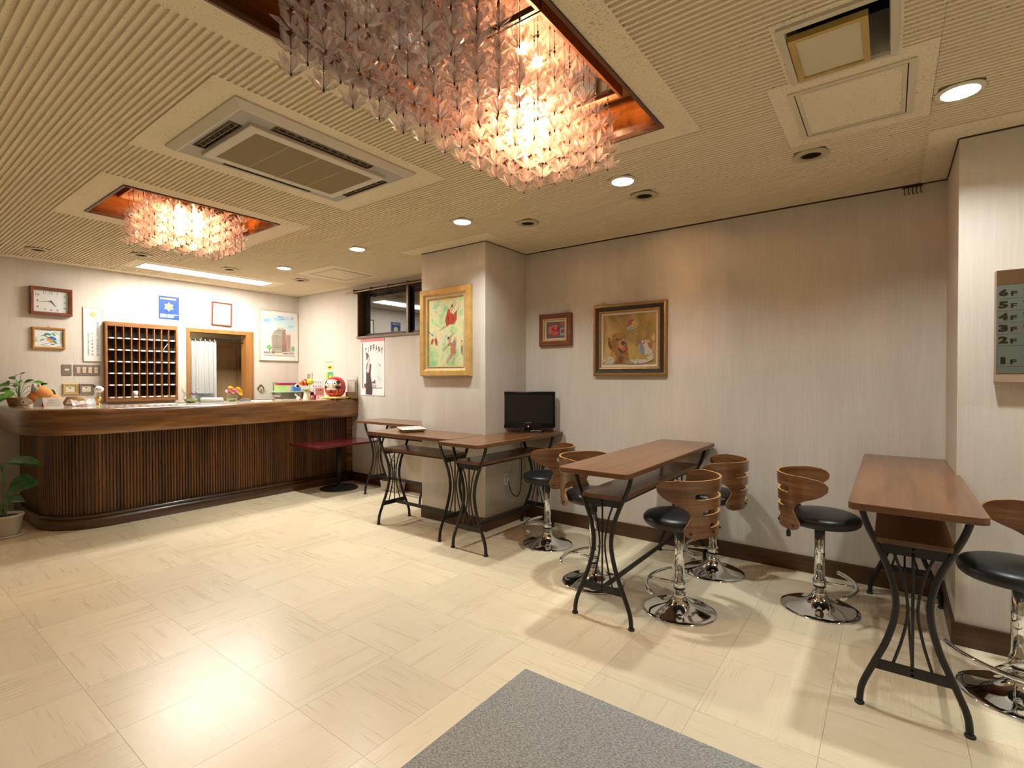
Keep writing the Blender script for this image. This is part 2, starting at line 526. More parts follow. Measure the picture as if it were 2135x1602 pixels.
# ---- walls
def wallbox(name, a, b, label=None):
    return struct(name, MB().box(a, b), M_WALL, label=label)
wallbox('wall_right', (XR, YP - 0.01, 0), (XR + 0.15, YC0 + 0.01, CEIL + 0.25), 'pale beige streaked wallpaper wall behind the bar tables')
wallbox('wall_column', (XC, YC0, 0), (XW + 0.2, YC1, CEIL + 0.25), 'wallpapered square column with the gold framed painting')
wallbox('wall_pillar', (XP, YF, 0), (XR + 0.15, YP, CEIL + 0.25), 'wallpapered pillar with the floor directory board')
WY0, WY1, WZ0, WZ1 = 4.10, 5.60, 1.885, 2.515
mb = MB()
mb.box((XW, YC1, 0), (XW + 0.2, YB, WZ0)); mb.box((XW, YC1, WZ1), (XW + 0.2, YB, CEIL + 0.25))
mb.box((XW, WY1, WZ0), (XW + 0.2, YB, WZ1)); mb.box((XW, YC1, WZ0), (XW + 0.2, WY0, WZ1))
struct('wall_window', mb, M_WALL, label='cream wallpaper wall with the high window')
DX0, DX1, DZ = 2.655, 3.37, 1.95
mb = MB()
mb.box((XL, YB, 0), (DX0, YB + 0.12, CEIL + 0.25)); mb.box((DX1, YB, 0), (XW + 0.2, YB + 0.12, CEIL + 0.25)); mb.box((DX0, YB, DZ), (DX1, YB + 0.12, CEIL + 0.25))
struct('wall_back', mb, M_WALL, label='pale wallpaper wall behind the reception counter')
wallbox('wall_left', (XL - 0.15, YF, 0), (XL, YB, CEIL + 0.25))
wallbox('wall_front', (XL, YF - 0.15, 0), (XP, YF, CEIL + 0.25))
# staff room seen through the doorway
M_ROOM = plain('staff_room_wall', (0.50, 0.43, 0.27), 0.7, var=0.05)
mb = MB()
mb.box((1.9, YB + 1.5, 0), (4.3, YB + 1.6, 2.6)); mb.box((1.8, YB + 0.12, 0), (1.9, YB + 1.6, 2.6)); mb.box((4.2, YB + 0.12, 0), (4.3, YB + 1.6, 2.6)); mb.box((1.8, YB + 0.12, 2.3), (4.3, YB + 1.6, 2.4))
struct('wall_staffroom', mb, M_ROOM, label='beige staff room walls beyond the curtain doorway')

t = empty('staff_room_light', (2.75, YB + 0.9, 2.3), 0, 'round lamp on the staff room ceiling behind the curtain', 'ceiling light')
MB().lathe([(0.10, -0.03), (0.13, -0.004)], 10).build('diffuser', emit('staff_lamp', (1.0, 0.90, 0.72), 8.0), t)
MATS['staff_lamp'].cycles.emission_sampling = 'NONE'
lamp('AREA', t, (0, 0, -0.034), (1.0, 0.90, 0.72), PI * PI * 0.1 ** 2 * 75.0, 0.2, 0.2, 'DISK')
MB().lathe([(0.0, 0.0), (0.14, 0.0), (0.14, -0.006), (0.0, -0.006)], 24, cap=False).build('lamp_base', M_WHITE, t)
# ---- baseboards and trims
BH, BT = 0.115, 0.016
def strip(name, a, b, m, label=None):
    return struct(name, MB().box(a, b), m, label=label, bevel=0.002)
strip('baseboard_right', (XR - BT, YP, 0), (XR, YC0, BH), M_BASE, 'dark brown baseboard along the right wall')
strip('baseboard_column_front', (XC - BT, YC0 - BT, 0), (XC, YC1, BH), M_BASE, 'dark baseboard on the column face below the gold painting')
strip('baseboard_column_side', (XC, YC0 - BT, 0), (XR - BT, YC0, BH), M_BASE, 'dark baseboard on the column side under the television table')
strip('baseboard_window', (XW - BT, YC1, 0), (XW, 5.72, BH), M_BASE, 'dark baseboard under the window wall')
strip('baseboard_pillar_front', (XP - BT, YF, 0), (XP, YP + BT, BH), M_BASE, 'dark baseboard on the pillar face')
strip('baseboard_pillar_side', (XP, YP, 0), (XR - BT, YP + BT, BH), M_BASE, 'dark baseboard on the pillar side')
strip('trim_1', (XR - 0.005, YP, CEIL - 0.007), (XR, YC0, CEIL + 0.01), M_DARKGAP)
strip('trim_2', (XC - 0.005, YC0 - 0.005, CEIL - 0.008), (XC, YC1, CEIL + 0.01), M_DARKGAP)
strip('trim_3', (XC, YC0 - 0.005, CEIL - 0.006), (XR, YC0, CEIL + 0.01), M_DARKGAP)
strip('trim_4', (XP - 0.005, YF, CEIL - 0.008), (XP, YP, CEIL + 0.01), M_DARKGAP)
strip('trim_5', (XP, YP, CEIL - 0.010), (XR, YP + 0.005, CEIL + 0.01), M_DARKGAP)

# ---- ceiling with holes
HOLES = {
    'ch1': (0.69, 2.3875, 0.89, 1.747),
    'ch2': (1.10, 2.09, 3.85, 4.66),
    'sq': (1.99, 2.343, 0.007, 0.306),
    'tube': (1.95, 3.34, 6.25, 6.56),
    'ac': (1.06, 2.035, 2.275, 2.99),
}
DOWNS = [(2.85, -0.23), (2.90, 1.32), (2.907, 2.65), (2.93, 3.99), (2.955, 5.32), (2.85, -1.75), (1.2, -1.6), (-0.9, -1.2), (-0.9, 1.6)]  # those behind and left of the camera are unseen, added as fill light
VENTS = [(3.175, 0.35), (3.218, 1.31), (3.24, 2.264), (1.147, 6.41), (1.80, 5.87), (2.62, 5.85), (3.435, 5.80)]
RD, RV = 0.064, 0.062
rounds = [(x, y, RD) for x, y in DOWNS] + [(x, y, RV) for x, y in VENTS]
rects = list(HOLES.values()) + [(x - 0.075, x + 0.075, y - 0.075, y + 0.075) for x, y, r in rounds]
ZB = CEIL + 0.011
xs = sorted(set([XL, XW + 0.2] + [r[0] for r in rects] + [r[1] for r in rects]))
ys = sorted(set([YF, YB + 0.1] + [r[2] for r in rects] + [r[3] for r in rects]))
def inside(x, y, rs):
    return any(r[0] < x < r[1] and r[2] < y < r[3] for r in rs)
mb = MB()
for i in range(len(xs) - 1):
    j0 = None
    for j in range(len(ys)):
        ok = j < len(ys) - 1 and not inside((xs[i] + xs[i + 1]) / 2, (ys[j] + ys[j + 1]) / 2, rects)
        if ok and j0 is None: j0 = j
        if not ok and j0 is not None:
            mb.quad((xs[i], ys[j0], ZB), (xs[i], ys[j], ZB), (xs[i + 1], ys[j], ZB), (xs[i + 1], ys[j0], ZB)); j0 = None
def ring_cell(mb, x, y, r, z, half=0.075, n=24):
    out = []; inn = []
    for k in range(n):
        a = 2 * PI * k / n + PI / 4
        c, s_ = math.cos(a), math.sin(a)
        q = half / max(abs(c), abs(s_))
        out.append((x + c * q, y + s_ * q, z)); inn.append((x + c * r, y + s_ * r, z))
    for k in range(n):
        l = (k + 1) % n
        mb.add([out[k], inn[k], inn[l], out[l]], [(0, 1, 2, 3)])
for x, y, r in rounds:
    ring_cell(mb, x, y, r, ZB)
ceil = struct('ceiling', mb, M_CEIL, label='cream ribbed acoustic board ceiling', recalc=False)
# closed attic above so no light leaks in
struct('ceiling_void', MB().box((XL - 0.1, YF - 0.1, CEIL + 0.30), (XW + 0.3, YB + 0.2, CEIL + 0.34)), M_DARKGAP)

FLATS = [(0.50, 2.538, 0.745, 1.902), (0.915, 2.22, 2.17, 3.155), (0.945, 2.275, 3.71, 4.87), (1.85, 3.48, 6.14, 6.60),
         (3.19, 3.90, 4.79, 5.51), (2.355, 3.02, -0.137, 0.425), (3.25, XR, 2.69, YC0), (3.25, XC, YC0, YC1 + 0.12), (3.227, XR, YF, -0.147),
         (XW - 0.13, XW, YC1, YB), (XL, XW - 0.13, 6.90, YB), (1.94, 2.355, -0.03, 0.345)]
def flat_plate(x0, x1, y0, y1, holes):
    mb = MB()
    hx = sorted(set([x0, x1] + [min(max(h, x0), x1) for r in holes for h in r[:2]]))
    hy = sorted(set([y0, y1] + [min(max(h, y0), y1) for r in holes for h in r[2:]]))
    for i in range(len(hx) - 1):
        for j in range(len(hy) - 1):
            if hx[i + 1] - hx[i] < 1e-5 or hy[j + 1] - hy[j] < 1e-5: continue
            if inside((hx[i] + hx[i + 1]) / 2, (hy[j] + hy[j + 1]) / 2, holes): continue
            mb.box((hx[i], hy[j], CEIL), (hx[i + 1], hy[j + 1], ZB + 0.002))
    return mb
for r in FLATS:
    hs = [h for h in rects if h[0] < r[1] and h[1] > r[0] and h[2] < r[3] and h[3] > r[2]]
    flat_plate(*r, hs).build('flat_panel', M_CEILF, ceil, recalc=False)
PITCH, RW = 0.0277, 0.0165
skip = FLATS + rects
ycuts = [YF, -1.5, -0.14, 1.72, 3.43, 5.15, YB]
ribx = [0.802 - PITCH / 2 + PITCH * k for k in range(-90, 122)]
ribx = [x for x in ribx if -1.7 < x < XW]
panel_k = 30
for a in range(0, len(ribx), panel_k):
    group = ribx[a:a + panel_k]
    for yi in range(len(ycuts) - 1):
        y0, y1 = ycuts[yi] + 0.0008, ycuts[yi + 1] - 0.0008
        mb = MB()
        for x in group:
            cuts = sorted((max(r[2], y0), min(r[3], y1)) for r in skip if r[0] - RW / 2 < x < r[1] + RW / 2 and r[3] > y0 and r[2] < y1)
            if x > XR and True:
                cuts = sorted(cuts + [(y0, min(YC1, y1))] if y0 < YC1 else cuts)
            yy = y0
            segs = []
            for c0, c1 in cuts:
                if c0 > yy + 0.002: segs.append((yy, c0))
                yy = max(yy, c1)
            if yy < y1 - 0.002: segs.append((yy, y1))
            for s0, s1 in segs:
                h, g = RW / 2, 0.0025
                mb.add([(x - h + g, s0, CEIL), (x + h - g, s0, CEIL), (x + h, s0, ZB), (x - h, s0, ZB), (x - h + g, s1, CEIL), (x + h - g, s1, CEIL), (x + h, s1, ZB), (x - h, s1, ZB)],
                       [(0, 4, 5, 1), (0, 3, 7, 4), (1, 5, 6, 2), (0, 1, 2, 3), (4, 7, 6, 5)])
        if mb.v:
            mb.build('ribbed_panel', M_CEIL, ceil, recalc=False)
# hatches in the ceiling
M_HATCH = plain('hatch_frame', (0.66, 0.57, 0.43), 0.6)
def hatch(x0, x1, y0, y1, label):
    t = empty('access_hatch', ((x0 + x1) / 2, (y0 + y1) / 2, CEIL), 0, label, 'hatch', 'ceiling access hatches')
    w, d = (x1 - x0) / 2, (y1 - y0) / 2
    MB().ringh(-w, w, -d, d, [(0, 0), (0, -0.006), (0.022, -0.006), (0.022, 0.0005)]).build('hatch_frame', M_HATCH, t)
    MB().ringh(-w + 0.0225, w - 0.0225, -d + 0.0225, d - 0.0225, [(0, -0.0005), (0.004, -0.0005)]).build('shadow_gap', M_DARKGAP, t)
    mb = MB(); mb.ringh(-w + 0.0265, w - 0.0265, -d + 0.0265, d - 0.0265, [(0, 0), (0, -0.005), (0.014, -0.005), (0.014, -0.002)])
    mb.build('lid_frame', M_HATCH, t)
    MB().box((-w + 0.0405, -d + 0.0405, -0.002), (w - 0.0405, d - 0.0405, -0.0006)).build('lid', M_CEILF, t)
hatch(2.442, 2.94, -0.074, 0.36, 'square ceiling access hatch next to the open square vent')
hatch(3.30, 3.80, 4.90, 5.40, 'square ceiling access hatch near the high window')

# =================================================================== LAMPS
M_TRIM = plain('lamp_trim', (0.70, 0.62, 0.48), 0.35)
M_REFL = plain('lamp_reflector', (0.9, 0.88, 0.84), 0.3)
M_LENS = emit('downlight_lens', C_DOWN, 12.0)
M_LENS.cycles.emission_sampling = 'NONE'
dl = None
DL_LABELS = ['lit round downlight beside the right pillar', 'lit round downlight between the large chandelier and the dog painting', 'lit round downlight in front of the column',
             'lit round downlight near the high window, second from the counter', 'lit round downlight nearest the reception counter']
def ring_prof(r0, r1, t):
    return [(r0, 0.0), (r1, 0.0), (r1 - 0.002, -t * 0.5), (r1 - 0.012, -t), (r0 + 0.002, -t), (r0, -t * 0.4), (r0, 0.0)]
me_trim = MB().lathe(ring_prof(RD - 0.001, 0.086, 0.008), 32, cap=False).mesh('trim_ring', M_TRIM)
me_can = MB().lathe([(RD, -0.004), (RD - 0.004, 0.05), (RD - 0.010, 0.058)], 32, cap=False).mesh('reflector', M_REFL)
me_lens = MB().add([((RD - 0.004) * math.cos(2 * PI * k / 16), (RD - 0.004) * math.sin(2 * PI * k / 16), 0.050) for k in range(16)], [tuple(range(16))[::-1]]).mesh('lens', M_LENS, recalc=False)
for k, (x, y) in enumerate(DOWNS):
    lab = (DL_LABELS + ['lit round downlight farther along the pillar, out of the picture', 'lit round downlight behind the viewer above the entrance mat', 'lit round downlight behind the viewer on the left', 'lit round downlight above the open floor left of the viewer'])[k]
    t = empty('recessed_downlight', (x, y, CEIL), 0, lab, 'downlight', 'recessed downlights')
    link('trim_ring', me_trim, t); link('reflector', me_can, t); link('lens', me_lens, t)
    lamp('AREA', t, (0, 0, 0.0485), C_DOWN, PI * (PI * 0.058 ** 2) * L_DOWN, 0.116, 0.116, 'DISK')
M_VTRIM = plain('vent_trim', (0.50, 0.41, 0.27), 0.5)
M_VDARK = plain('vent_inside', (0.045, 0.03, 0.015), 0.8)
VL = ['dark unlit round ceiling fitting closest to the right pillar', 'dark unlit round ceiling fitting above the dog painting', 'dark unlit round ceiling fitting above the television corner',
      'dark round ceiling fitting at the far left above the wall clock', 'dark round ceiling fitting behind the small chandelier', 'dark round ceiling fitting at the middle of the tube light', 'dark round ceiling fitting over the right end of the counter']
me_vt = MB().lathe(ring_prof(RV - 0.012, 0.088, 0.010), 28, cap=False).mesh('trim_ring', M_VTRIM)
me_vi = MB().lathe([(RV - 0.013, 0.0), (RV - 0.004, 0.07), (0.0, 0.07)], 28, cap=False).mesh('inner_can', M_VDARK)
me_vb = MB().lathe([(0.0, 0.028), (0.036, 0.030), (0.040, 0.045), (0.0, 0.045)], 24, cap=False).mesh('baffle', M_VTRIM)
for k, (x, y) in enumerate(VENTS):
    t = empty('round_ceiling_vent', (x, y, CEIL), 0, VL[k], 'ceiling vent', 'round ceiling vents')
    link('trim_ring', me_vt, t); link('inner_can', me_vi, t)
    b_ = link('baffle', me_vb, t); b_.rotation_euler = (0.35, 0.0, 0.4 * k)
# tube light over the counter
x0, x1, y0, y1 = HOLES['tube']
t = empty('fluorescent_light', ((x0 + x1) / 2, (y0 + y1) / 2, CEIL), 0, 'long white recessed tube light above the reception counter', 'ceiling light')
w, d = (x1 - x0) / 2, (y1 - y0) / 2
MB().ringh(-w, w, -d, d, [(0, -0.004), (0.012, -0.004), (0.03, 0.09)]).build('housing', M_WHITE, t)
MB().box((-w + 0.02, -d + 0.02, 0.085), (w - 0.02, d - 0.02, 0.095)).build('back_plate', M_WHITE, t)
mtube = emit('tube_lamp', C_TUBE, 6.0); mtube.cycles.emission_sampling = 'NONE'
lamp('AREA', t, (0, 0, -0.006), C_TUBE, PI * (4 * (w - 0.016) * (d - 0.016)) * L_TUBE, 2 * (w - 0.016), 2 * (d - 0.016), 'RECTANGLE')
MB().box((-w + 0.016, -d + 0.016, -0.002), (w - 0.016, d - 0.016, 0.02)).build('diffuser', mtube, t)
MB().cyl((w - 0.22, -d + 0.02, 0.0), (w - 0.22, -d + 0.02, -0.06), 0.004, 8).build('pull_switch', M_WHITE, t)

# ---- square vent opening with the lowered yellow framed panel
t = empty('square_ceiling_vent', (2.165, 0.155, CEIL), 0, 'square ceiling opening with a lowered yellow framed cream panel', 'ceiling vent')
MB().ringh(-0.20, 0.20, -0.172, 0.172, [(0, 0), (0, -0.012), (0.022, -0.014), (0.0255, 0.0), (0.0255, 0.16)]).build('opening_frame', plain('vent_frame_paint', (0.60, 0.53, 0.42), 0.5), t)
MB().box((-0.18, -0.15, 0.158), (0.18, 0.15, 0.165)).build('dark_duct', plain('duct_black', (0.004, 0.004, 0.005), 0.9), t)
M_YEL = wood('yellow_frame_wood', (0.42, 0.28, 0.07), (0.56, 0.39, 0.12), (3, 3, 3), 0.5)
p = MB().ringh(-0.150, 0.150, -0.1175, 0.1175, [(0, 0.0), (0, -0.022), (0.02, -0.022), (0.02, -0.016)]).build('panel_frame', M_YEL, t, (0.0225, 0.0275, 0.002))
MB().box((-0.132, -0.0995, -0.016), (0.132, 0.0995, -0.004)).build('panel_board', plain('panel_cream', (0.60, 0.52, 0.36), 0.6, var=0.03), p)
for sx in (-1, 1):
    MB().cyl((0.10 * sx, 0, 0.0), (0.10 * sx, 0, 0.16), 0.003, 6).build('hanger', M_VDARK, t, (0.022, 0.012, 0))

# =================================================================== CHANDELIERS
def star_glass():
    m, t_, b = nt('lavender_glass')
    out = t_.nodes['Material Output']
    t_.nodes.remove(b)
    tr = N(t_, 'ShaderNodeBsdfTransparent'); tr.inputs[0].default_value = (0.965, 0.915, 0.91, 1)
    tl = N(t_, 'ShaderNodeBsdfTranslucent'); tl.inputs[0].default_value = (0.84, 0.68, 0.68, 1)
    df = N(t_, 'ShaderNodeBsdfDiffuse'); df.inputs[0].default_value = (0.70, 0.60, 0.62, 1)
    gl = N(t_, 'ShaderNodeBsdfGlossy'); gl.inputs[0].default_value = (1, 0.97, 0.96, 1); gl.inputs['Roughness'].default_value = 0.08
    a = N(t_, 'ShaderNodeMixShader'); a.inputs[0].default_value = 0.35
    t_.links.new(tl.outputs[0], a.inputs[1]); t_.links.new(df.outputs[0], a.inputs[2])
    c = N(t_, 'ShaderNodeMixShader'); c.inputs[0].default_value = 0.42
    t_.links.new(tr.outputs[0], c.inputs[1]); t_.links.new(a.outputs[0], c.inputs[2])
    lw = N(t_, 'ShaderNodeLayerWeight'); lw.inputs['Blend'].default_value = 0.25
    fm = N(t_, 'ShaderNodeMath', operation='MULTIPLY_ADD'); fm.inputs[1].default_value = 0.9; fm.inputs[2].default_value = 0.06; fm.use_clamp = True
    t_.links.new(lw.outputs['Facing'], fm.inputs[0])
    e = N(t_, 'ShaderNodeMixShader')
    t_.links.new(fm.outputs[0], e.inputs[0]); t_.links.new(c.outputs[0], e.inputs[1]); t_.links.new(gl.outputs[0], e.inputs[2])
    t_.links.new(e.outputs[0], out.inputs[0])
    MATS['lavender_glass'] = m
    return m
M_STAR = star_glass()
M_RECESS = wood('recess_wood', (0.10, 0.030, 0.006), (0.20, 0.065, 0.013), (3, 3, 40), 0.16, coat=0.5)
M_RECTOP = plain('recess_top_paint', (0.30, 0.15, 0.06), 0.3)
M_RIM = wood('rim_wood', (0.09, 0.035, 0.012), (0.15, 0.06, 0.02), (3, 3, 40), 0.35)
M_MIRROR = plain('tray_mirror', (0.82, 0.74, 0.68), 0.06, metal=1.0)
M_WIRE = plain('bronze_wire', (0.06, 0.03, 0.018), 0.4, metal=0.6)
M_BULB = emit('warm_bulb', (1.0, 0.72, 0.45), 1500.0); M_BULB.cycles.emission_sampling = 'NONE'
def bulb_glass():
    m, t_, b = nt('bulb_glass')
    out = t_.nodes['Material Output']; t_.nodes.remove(b)
    tr = N(t_, 'ShaderNodeBsdfTransparent'); tr.inputs[0].default_value = (0.97, 0.96, 0.94, 1)
    gl = N(t_, 'ShaderNodeBsdfGlossy'); gl.inputs['Roughness'].default_value = 0.05
    mx = N(t_, 'ShaderNodeMixShader'); mx.inputs[0].default_value = 0.06
    t_.links.new(tr.outputs[0], mx.inputs[1]); t_.links.new(gl.outputs[0], mx.inputs[2]); t_.links.new(mx.outputs[0], out.inputs[0])
    return m
M_BULBGLASS = bulb_glass()
M_BULBOFF = plain('unlit_bulb', (0.75, 0.70, 0.66), 0.2)

def star_mesh():
    mb = MB()
    def petal(a, rt, zt, wm, fm, zlow):
        ca, sa = math.cos(a), math.sin(a)
        def P(r, w, z): return (r * ca - w * sa, r * sa + w * ca, z)
        rm = rt * fm; zm = zt * fm
        v = [P(0.002, 0, 0.0), P(rm, wm, zm + 0.005), P(rm, 0, zm - zlow), P(rm, -wm, zm + 0.005), P(rt, 0, zt), P(rt * 0.82, wm * 0.45, zt * 0.86), P(rt * 0.82, -wm * 0.45, zt * 0.86), P(rt * 0.82, 0, zt * 0.80)]
        mb.add(v, [(0, 2, 1), (0, 3, 2), (1, 2, 7, 5), (2, 3, 6, 7), (5, 7, 4), (7, 6, 4)])
    for k in range(6):
        petal(2 * PI * k / 6, 0.066, 0.036 + 0.007 * (k % 2), 0.0155, 0.48, 0.008)
    for k in range(4):
        petal(2 * PI * (k + 0.4) / 4, 0.032, 0.064, 0.0130, 0.50, 0.005)
    return mb
STAR = star_mesh()
me_star = STAR.mesh('glass_star', M_STAR, recalc=False)
NS, SP = 4, 0.070
ZBOT = 2.335 - CEIL
ZTRAY = 2.69 - CEIL
def strand_mesh():
    mb = MB()
    mb.cyl((0, 0, -0.006), (0, 0, ZTRAY - ZBOT), 0.0013, 5)
    for k in range(NS):
        mb.cyl((0, 0, k * SP - 0.007), (0, 0, k * SP + 0.010), 0.0034, 6)
    mb.ball((0, 0, ZTRAY - ZBOT - 0.045), 0.005, 0.005, 0.008, 6, 4); mb.ball((0, 0, ZTRAY - ZBOT - 0.03), 0.004, 0.004, 0.006, 6, 4)
    return mb.mesh('strand', M_WIRE)
me_strand = strand_mesh()
def chandelier(cx, cy, hole, modules, lit, label):
    x0, x1, y0, y1 = hole
    t = empty('chandelier', (cx, cy, CEIL), 0, label, 'chandelier', 'crystal star chandeliers')
    DEP = 0.20
    # recess side panels, top and rim bead
    X0, X1, Y0, Y1 = x0 - cx, x1 - cx, y0 - cy, y1 - cy
    th = 0.012
    for a, b in (((X0 - th, Y0 - th, -0.004), (X0, Y1 + th, DEP)), ((X1, Y0 - th, -0.004), (X1 + th, Y1 + th, DEP)), ((X0, Y0 - th, -0.004), (X1, Y0, DEP)), ((X0, Y1, -0.004), (X1, Y1 + th, DEP))):
        MB().box(a, b).build('recess_panel', M_RECESS, t)
    MB().box((X0 - th, Y0 - th, DEP), (X1 + th, Y1 + th, DEP + 0.01)).build('recess_top', M_RECTOP, t)
    MB().ringh(X0 - 0.012, X1 + 0.012, Y0 - 0.012, Y1 + 0.012, [(0, 0.0), (0, -0.007), (0.014, -0.009), (0.018, 0.004), (0.018, 0.012)]).build('rim_bead', M_RIM, t)
    n_single = 0
    rest_v = MB()
    strands = []
    for mi, (mx, nx, ny, dx, dy) in enumerate(modules):
        w, d = dx * (nx - 1) / 2 + 0.055, dy * (ny - 1) / 2 + 0.05
        tr = MB().ringh(mx - w, mx + w, -d, d, [(0, DEP), (0, ZTRAY - 0.008), (0.012, ZTRAY - 0.008), (0.012, ZTRAY + 0.01)]).build('tray', M_RIM, t)
        MB().box((mx - w + 0.012, -d + 0.012, ZTRAY + 0.004), (mx + w - 0.012, d - 0.012, ZTRAY + 0.009)).build('mirror_plate', M_MIRROR, tr)
        for i in range(nx):
            for j in range(ny):
                strands.append((mx + (i - (nx - 1) / 2) * dx, (j - (ny - 1) / 2) * dy, i in (0, nx - 1) or j in (0, ny - 1)))
        for i in (0,):
            for j in (-1, 1):
                bx, by = mx + j * dx * 0.5, 0.0
                bl = MB().ball((bx, by, ZTRAY - 0.118), 0.033, 0.033, 0.040, 14, 10).build('bulb', M_BULBGLASS, t)
                MB().ball((bx, by, ZTRAY - 0.118), 0.013, 0.013, 0.015, 6, 4).build('filament', M_BULB if lit[mi] else M_BULBOFF, bl)
                if lit[mi]: lamp('POINT', bl, (bx, by, ZTRAY - 0.118), C_BULB, 4 * PI * PI * 0.015 ** 2 * L_BULB, 0.0165)
                MB().cyl((bx, by, ZTRAY - 0.080), (bx, by, ZTRAY + 0.005), 0.015, 10).build('socket', plain('socket_cream', (0.7, 0.62, 0.5), 0.5), bl)
    strands.sort(key=lambda s_: not s_[2])
    for k, (sx, sy, edge) in enumerate(strands):
        so = link('strand', me_strand, t, (sx, sy, ZBOT + random.uniform(-0.004, 0.004)), (0, 0, random.uniform(0, 6)))
        for q in range(NS):
            if n_single < 300:
                st = link('glass_star', me_star, so, (0, 0, q * SP), (0, 0, random.uniform(0, 2 * PI))); n_single += 1
            else:
                a = random.uniform(0, 2 * PI); ca, sa = math.cos(a), math.sin(a)
                rest_v.add([(sx + v[0] * ca - v[1] * sa, sy + v[0] * sa + v[1] * ca, ZBOT + q * SP + v[2]) for v in STAR.v], STAR.f)
    if rest_v.v:
        rest_v.build('glass_star_rest', M_STAR, t, recalc=False)['kind'] = 'stuff'
    return t
chandelier(1.54, 1.315, HOLES['ch1'], [(-0.354, 6, 6, 0.118, 0.097), (0.354, 6, 6, 0.118, 0.097)], [False, True], 'large chandelier of hanging star-shaped glass flowers, nearest the viewer')
chandelier(1.597, 4.255, HOLES['ch2'], [(0, 6, 6, 0.115, 0.098)], [True], 'small square chandelier of pink glowing glass flowers near the counter')

# =================================================================== AIR CONDITIONER
M_ACF = plain('ac_frame_cream', (0.62, 0.56, 0.45), 0.4)
M_ACG = plain('ac_grey', (0.40, 0.36, 0.31), 0.45)
M_ACGR = plain('ac_grille', (0.42, 0.33, 0.19), 0.6)
t = empty('ceiling_air_conditioner', (1.548, 2.632, CEIL), 0, 'cream ceiling cassette air conditioner with a beige filter grille', 'air conditioner')
w, d = 0.515, 0.385
MB().ringh(-w, w, -d, d, [(0, 0.0), (0, -0.008), (0.035, -0.03), (0.045, -0.03)]).build('outer_frame', M_ACF, t)
mb = MB()
vents = [(-0.30, 0.26, -d + 0.062, -d + 0.122), (-0.26, 0.26, d - 0.122, d - 0.062), (-w + 0.058, -w + 0.12, -0.20, 0.20), (w - 0.12, w - 0.058, -0.20, 0.20)]
flat = flat_plate(-w + 0.045, w - 0.045, -d + 0.045, d - 0.045, vents)
for v in flat.v: mb.v.append((v[0], v[1], -0.0295 + (0.012 if v[2] > CEIL + 0.001 else 0)))
mb.f, mb.m, mb.sm = flat.f, flat.m, flat.sm
mb.build('face_plate', M_ACG, t, recalc=False)
for vx0, vx1, vy0, vy1 in vents:
    v = MB().ringh(vx0, vx1, vy0, vy1, [(0, -0.031), (0.006, -0.031), (0.006, 0.05)]).build('air_vent', plain('ac_vent_dark', (0.06, 0.045, 0.03), 0.6), t)
    MB().box((vx0, vy0, 0.045), (vx1, vy1, 0.05)).build('duct', M_BLACK, v)
    long_x = (vx1 - vx0) > (vy1 - vy0)
    L = (vx1 - vx0) if long_x else (vy1 - vy0)
    nf = max(5, int(L / 0.045))
    fm_ = MB().box((-0.0015, -0.02, -0.016), (0.0015, 0.02, 0.012)).mesh('louver_fin', plain('ac_fin', (0.25, 0.19, 0.12), 0.5)) if 'louver_fin' not in bpy.data.meshes else bpy.data.meshes['louver_fin']
    for k in range(nf):
        q = -L / 2 + L * (k + 0.5) / nf
        cx_, cy_ = (vx0 + vx1) / 2, (vy0 + vy1) / 2
        link('louver_fin', fm_, v, (cx_ + q, cy_, -0.012) if long_x else (cx_, cy_ + q, -0.012), (0, 0, 0) if long_x else (0, 0, PI / 2))
    bar = MB()
    for off in (-0.014, 0.014):
        if long_x: bar.box((vx0 + 0.006, (vy0 + vy1) / 2 + off - 0.002, -0.027), (vx1 - 0.006, (vy0 + vy1) / 2 + off + 0.002, -0.020))
        else: bar.box(((vx0 + vx1) / 2 + off - 0.002, vy0 + 0.006, -0.027), ((vx0 + vx1) / 2 + off + 0.002, vy1 - 0.006, -0.020))
    bar.build('louver_bar', plain('ac_fin', (0.25, 0.19, 0.12), 0.5), v)
gw, gd = w - 0.125, d - 0.125
gp = MB().ringh(-gw, gw, -gd, gd, [(0, -0.028), (0, -0.044), (0.004, -0.047), (0.012, -0.047), (0.05, -0.047), (0.05, -0.043)]).build('grille_panel', M_ACF, t)
MB().box((-gw + 0.05, -gd + 0.05, -0.0425), (gw - 0.05, gd - 0.05, -0.040)).build('filter_back', plain('ac_filter', (0.30, 0.23, 0.13), 0.8), gp)
mb = MB()
nslat = 62
for k in range(nslat):
    y = -gd + 0.052 + (2 * gd - 0.104) * (k + 0.5) / nslat
    mb.box((-gw + 0.05, y - 0.0014, -0.0455), (gw - 0.05, y + 0.0014, -0.043))
o = mb.build('grille_slats', M_ACGR, gp, recalc=False); o['kind'] = 'stuff'
mb = MB()
for q in (-0.5, 0.0, 0.5):
    mb.box((q * (gw - 0.05) - 0.003, -gd + 0.05, -0.0458), (q * (gw - 0.05) + 0.003, gd - 0.05, -0.043))
mb.build('grille_rib', M_ACGR, gp)
MB().box((-0.02, gd - 0.045, -0.050), (0.02, gd - 0.035, -0.047)).build('grille_latch', M_ACF, gp)

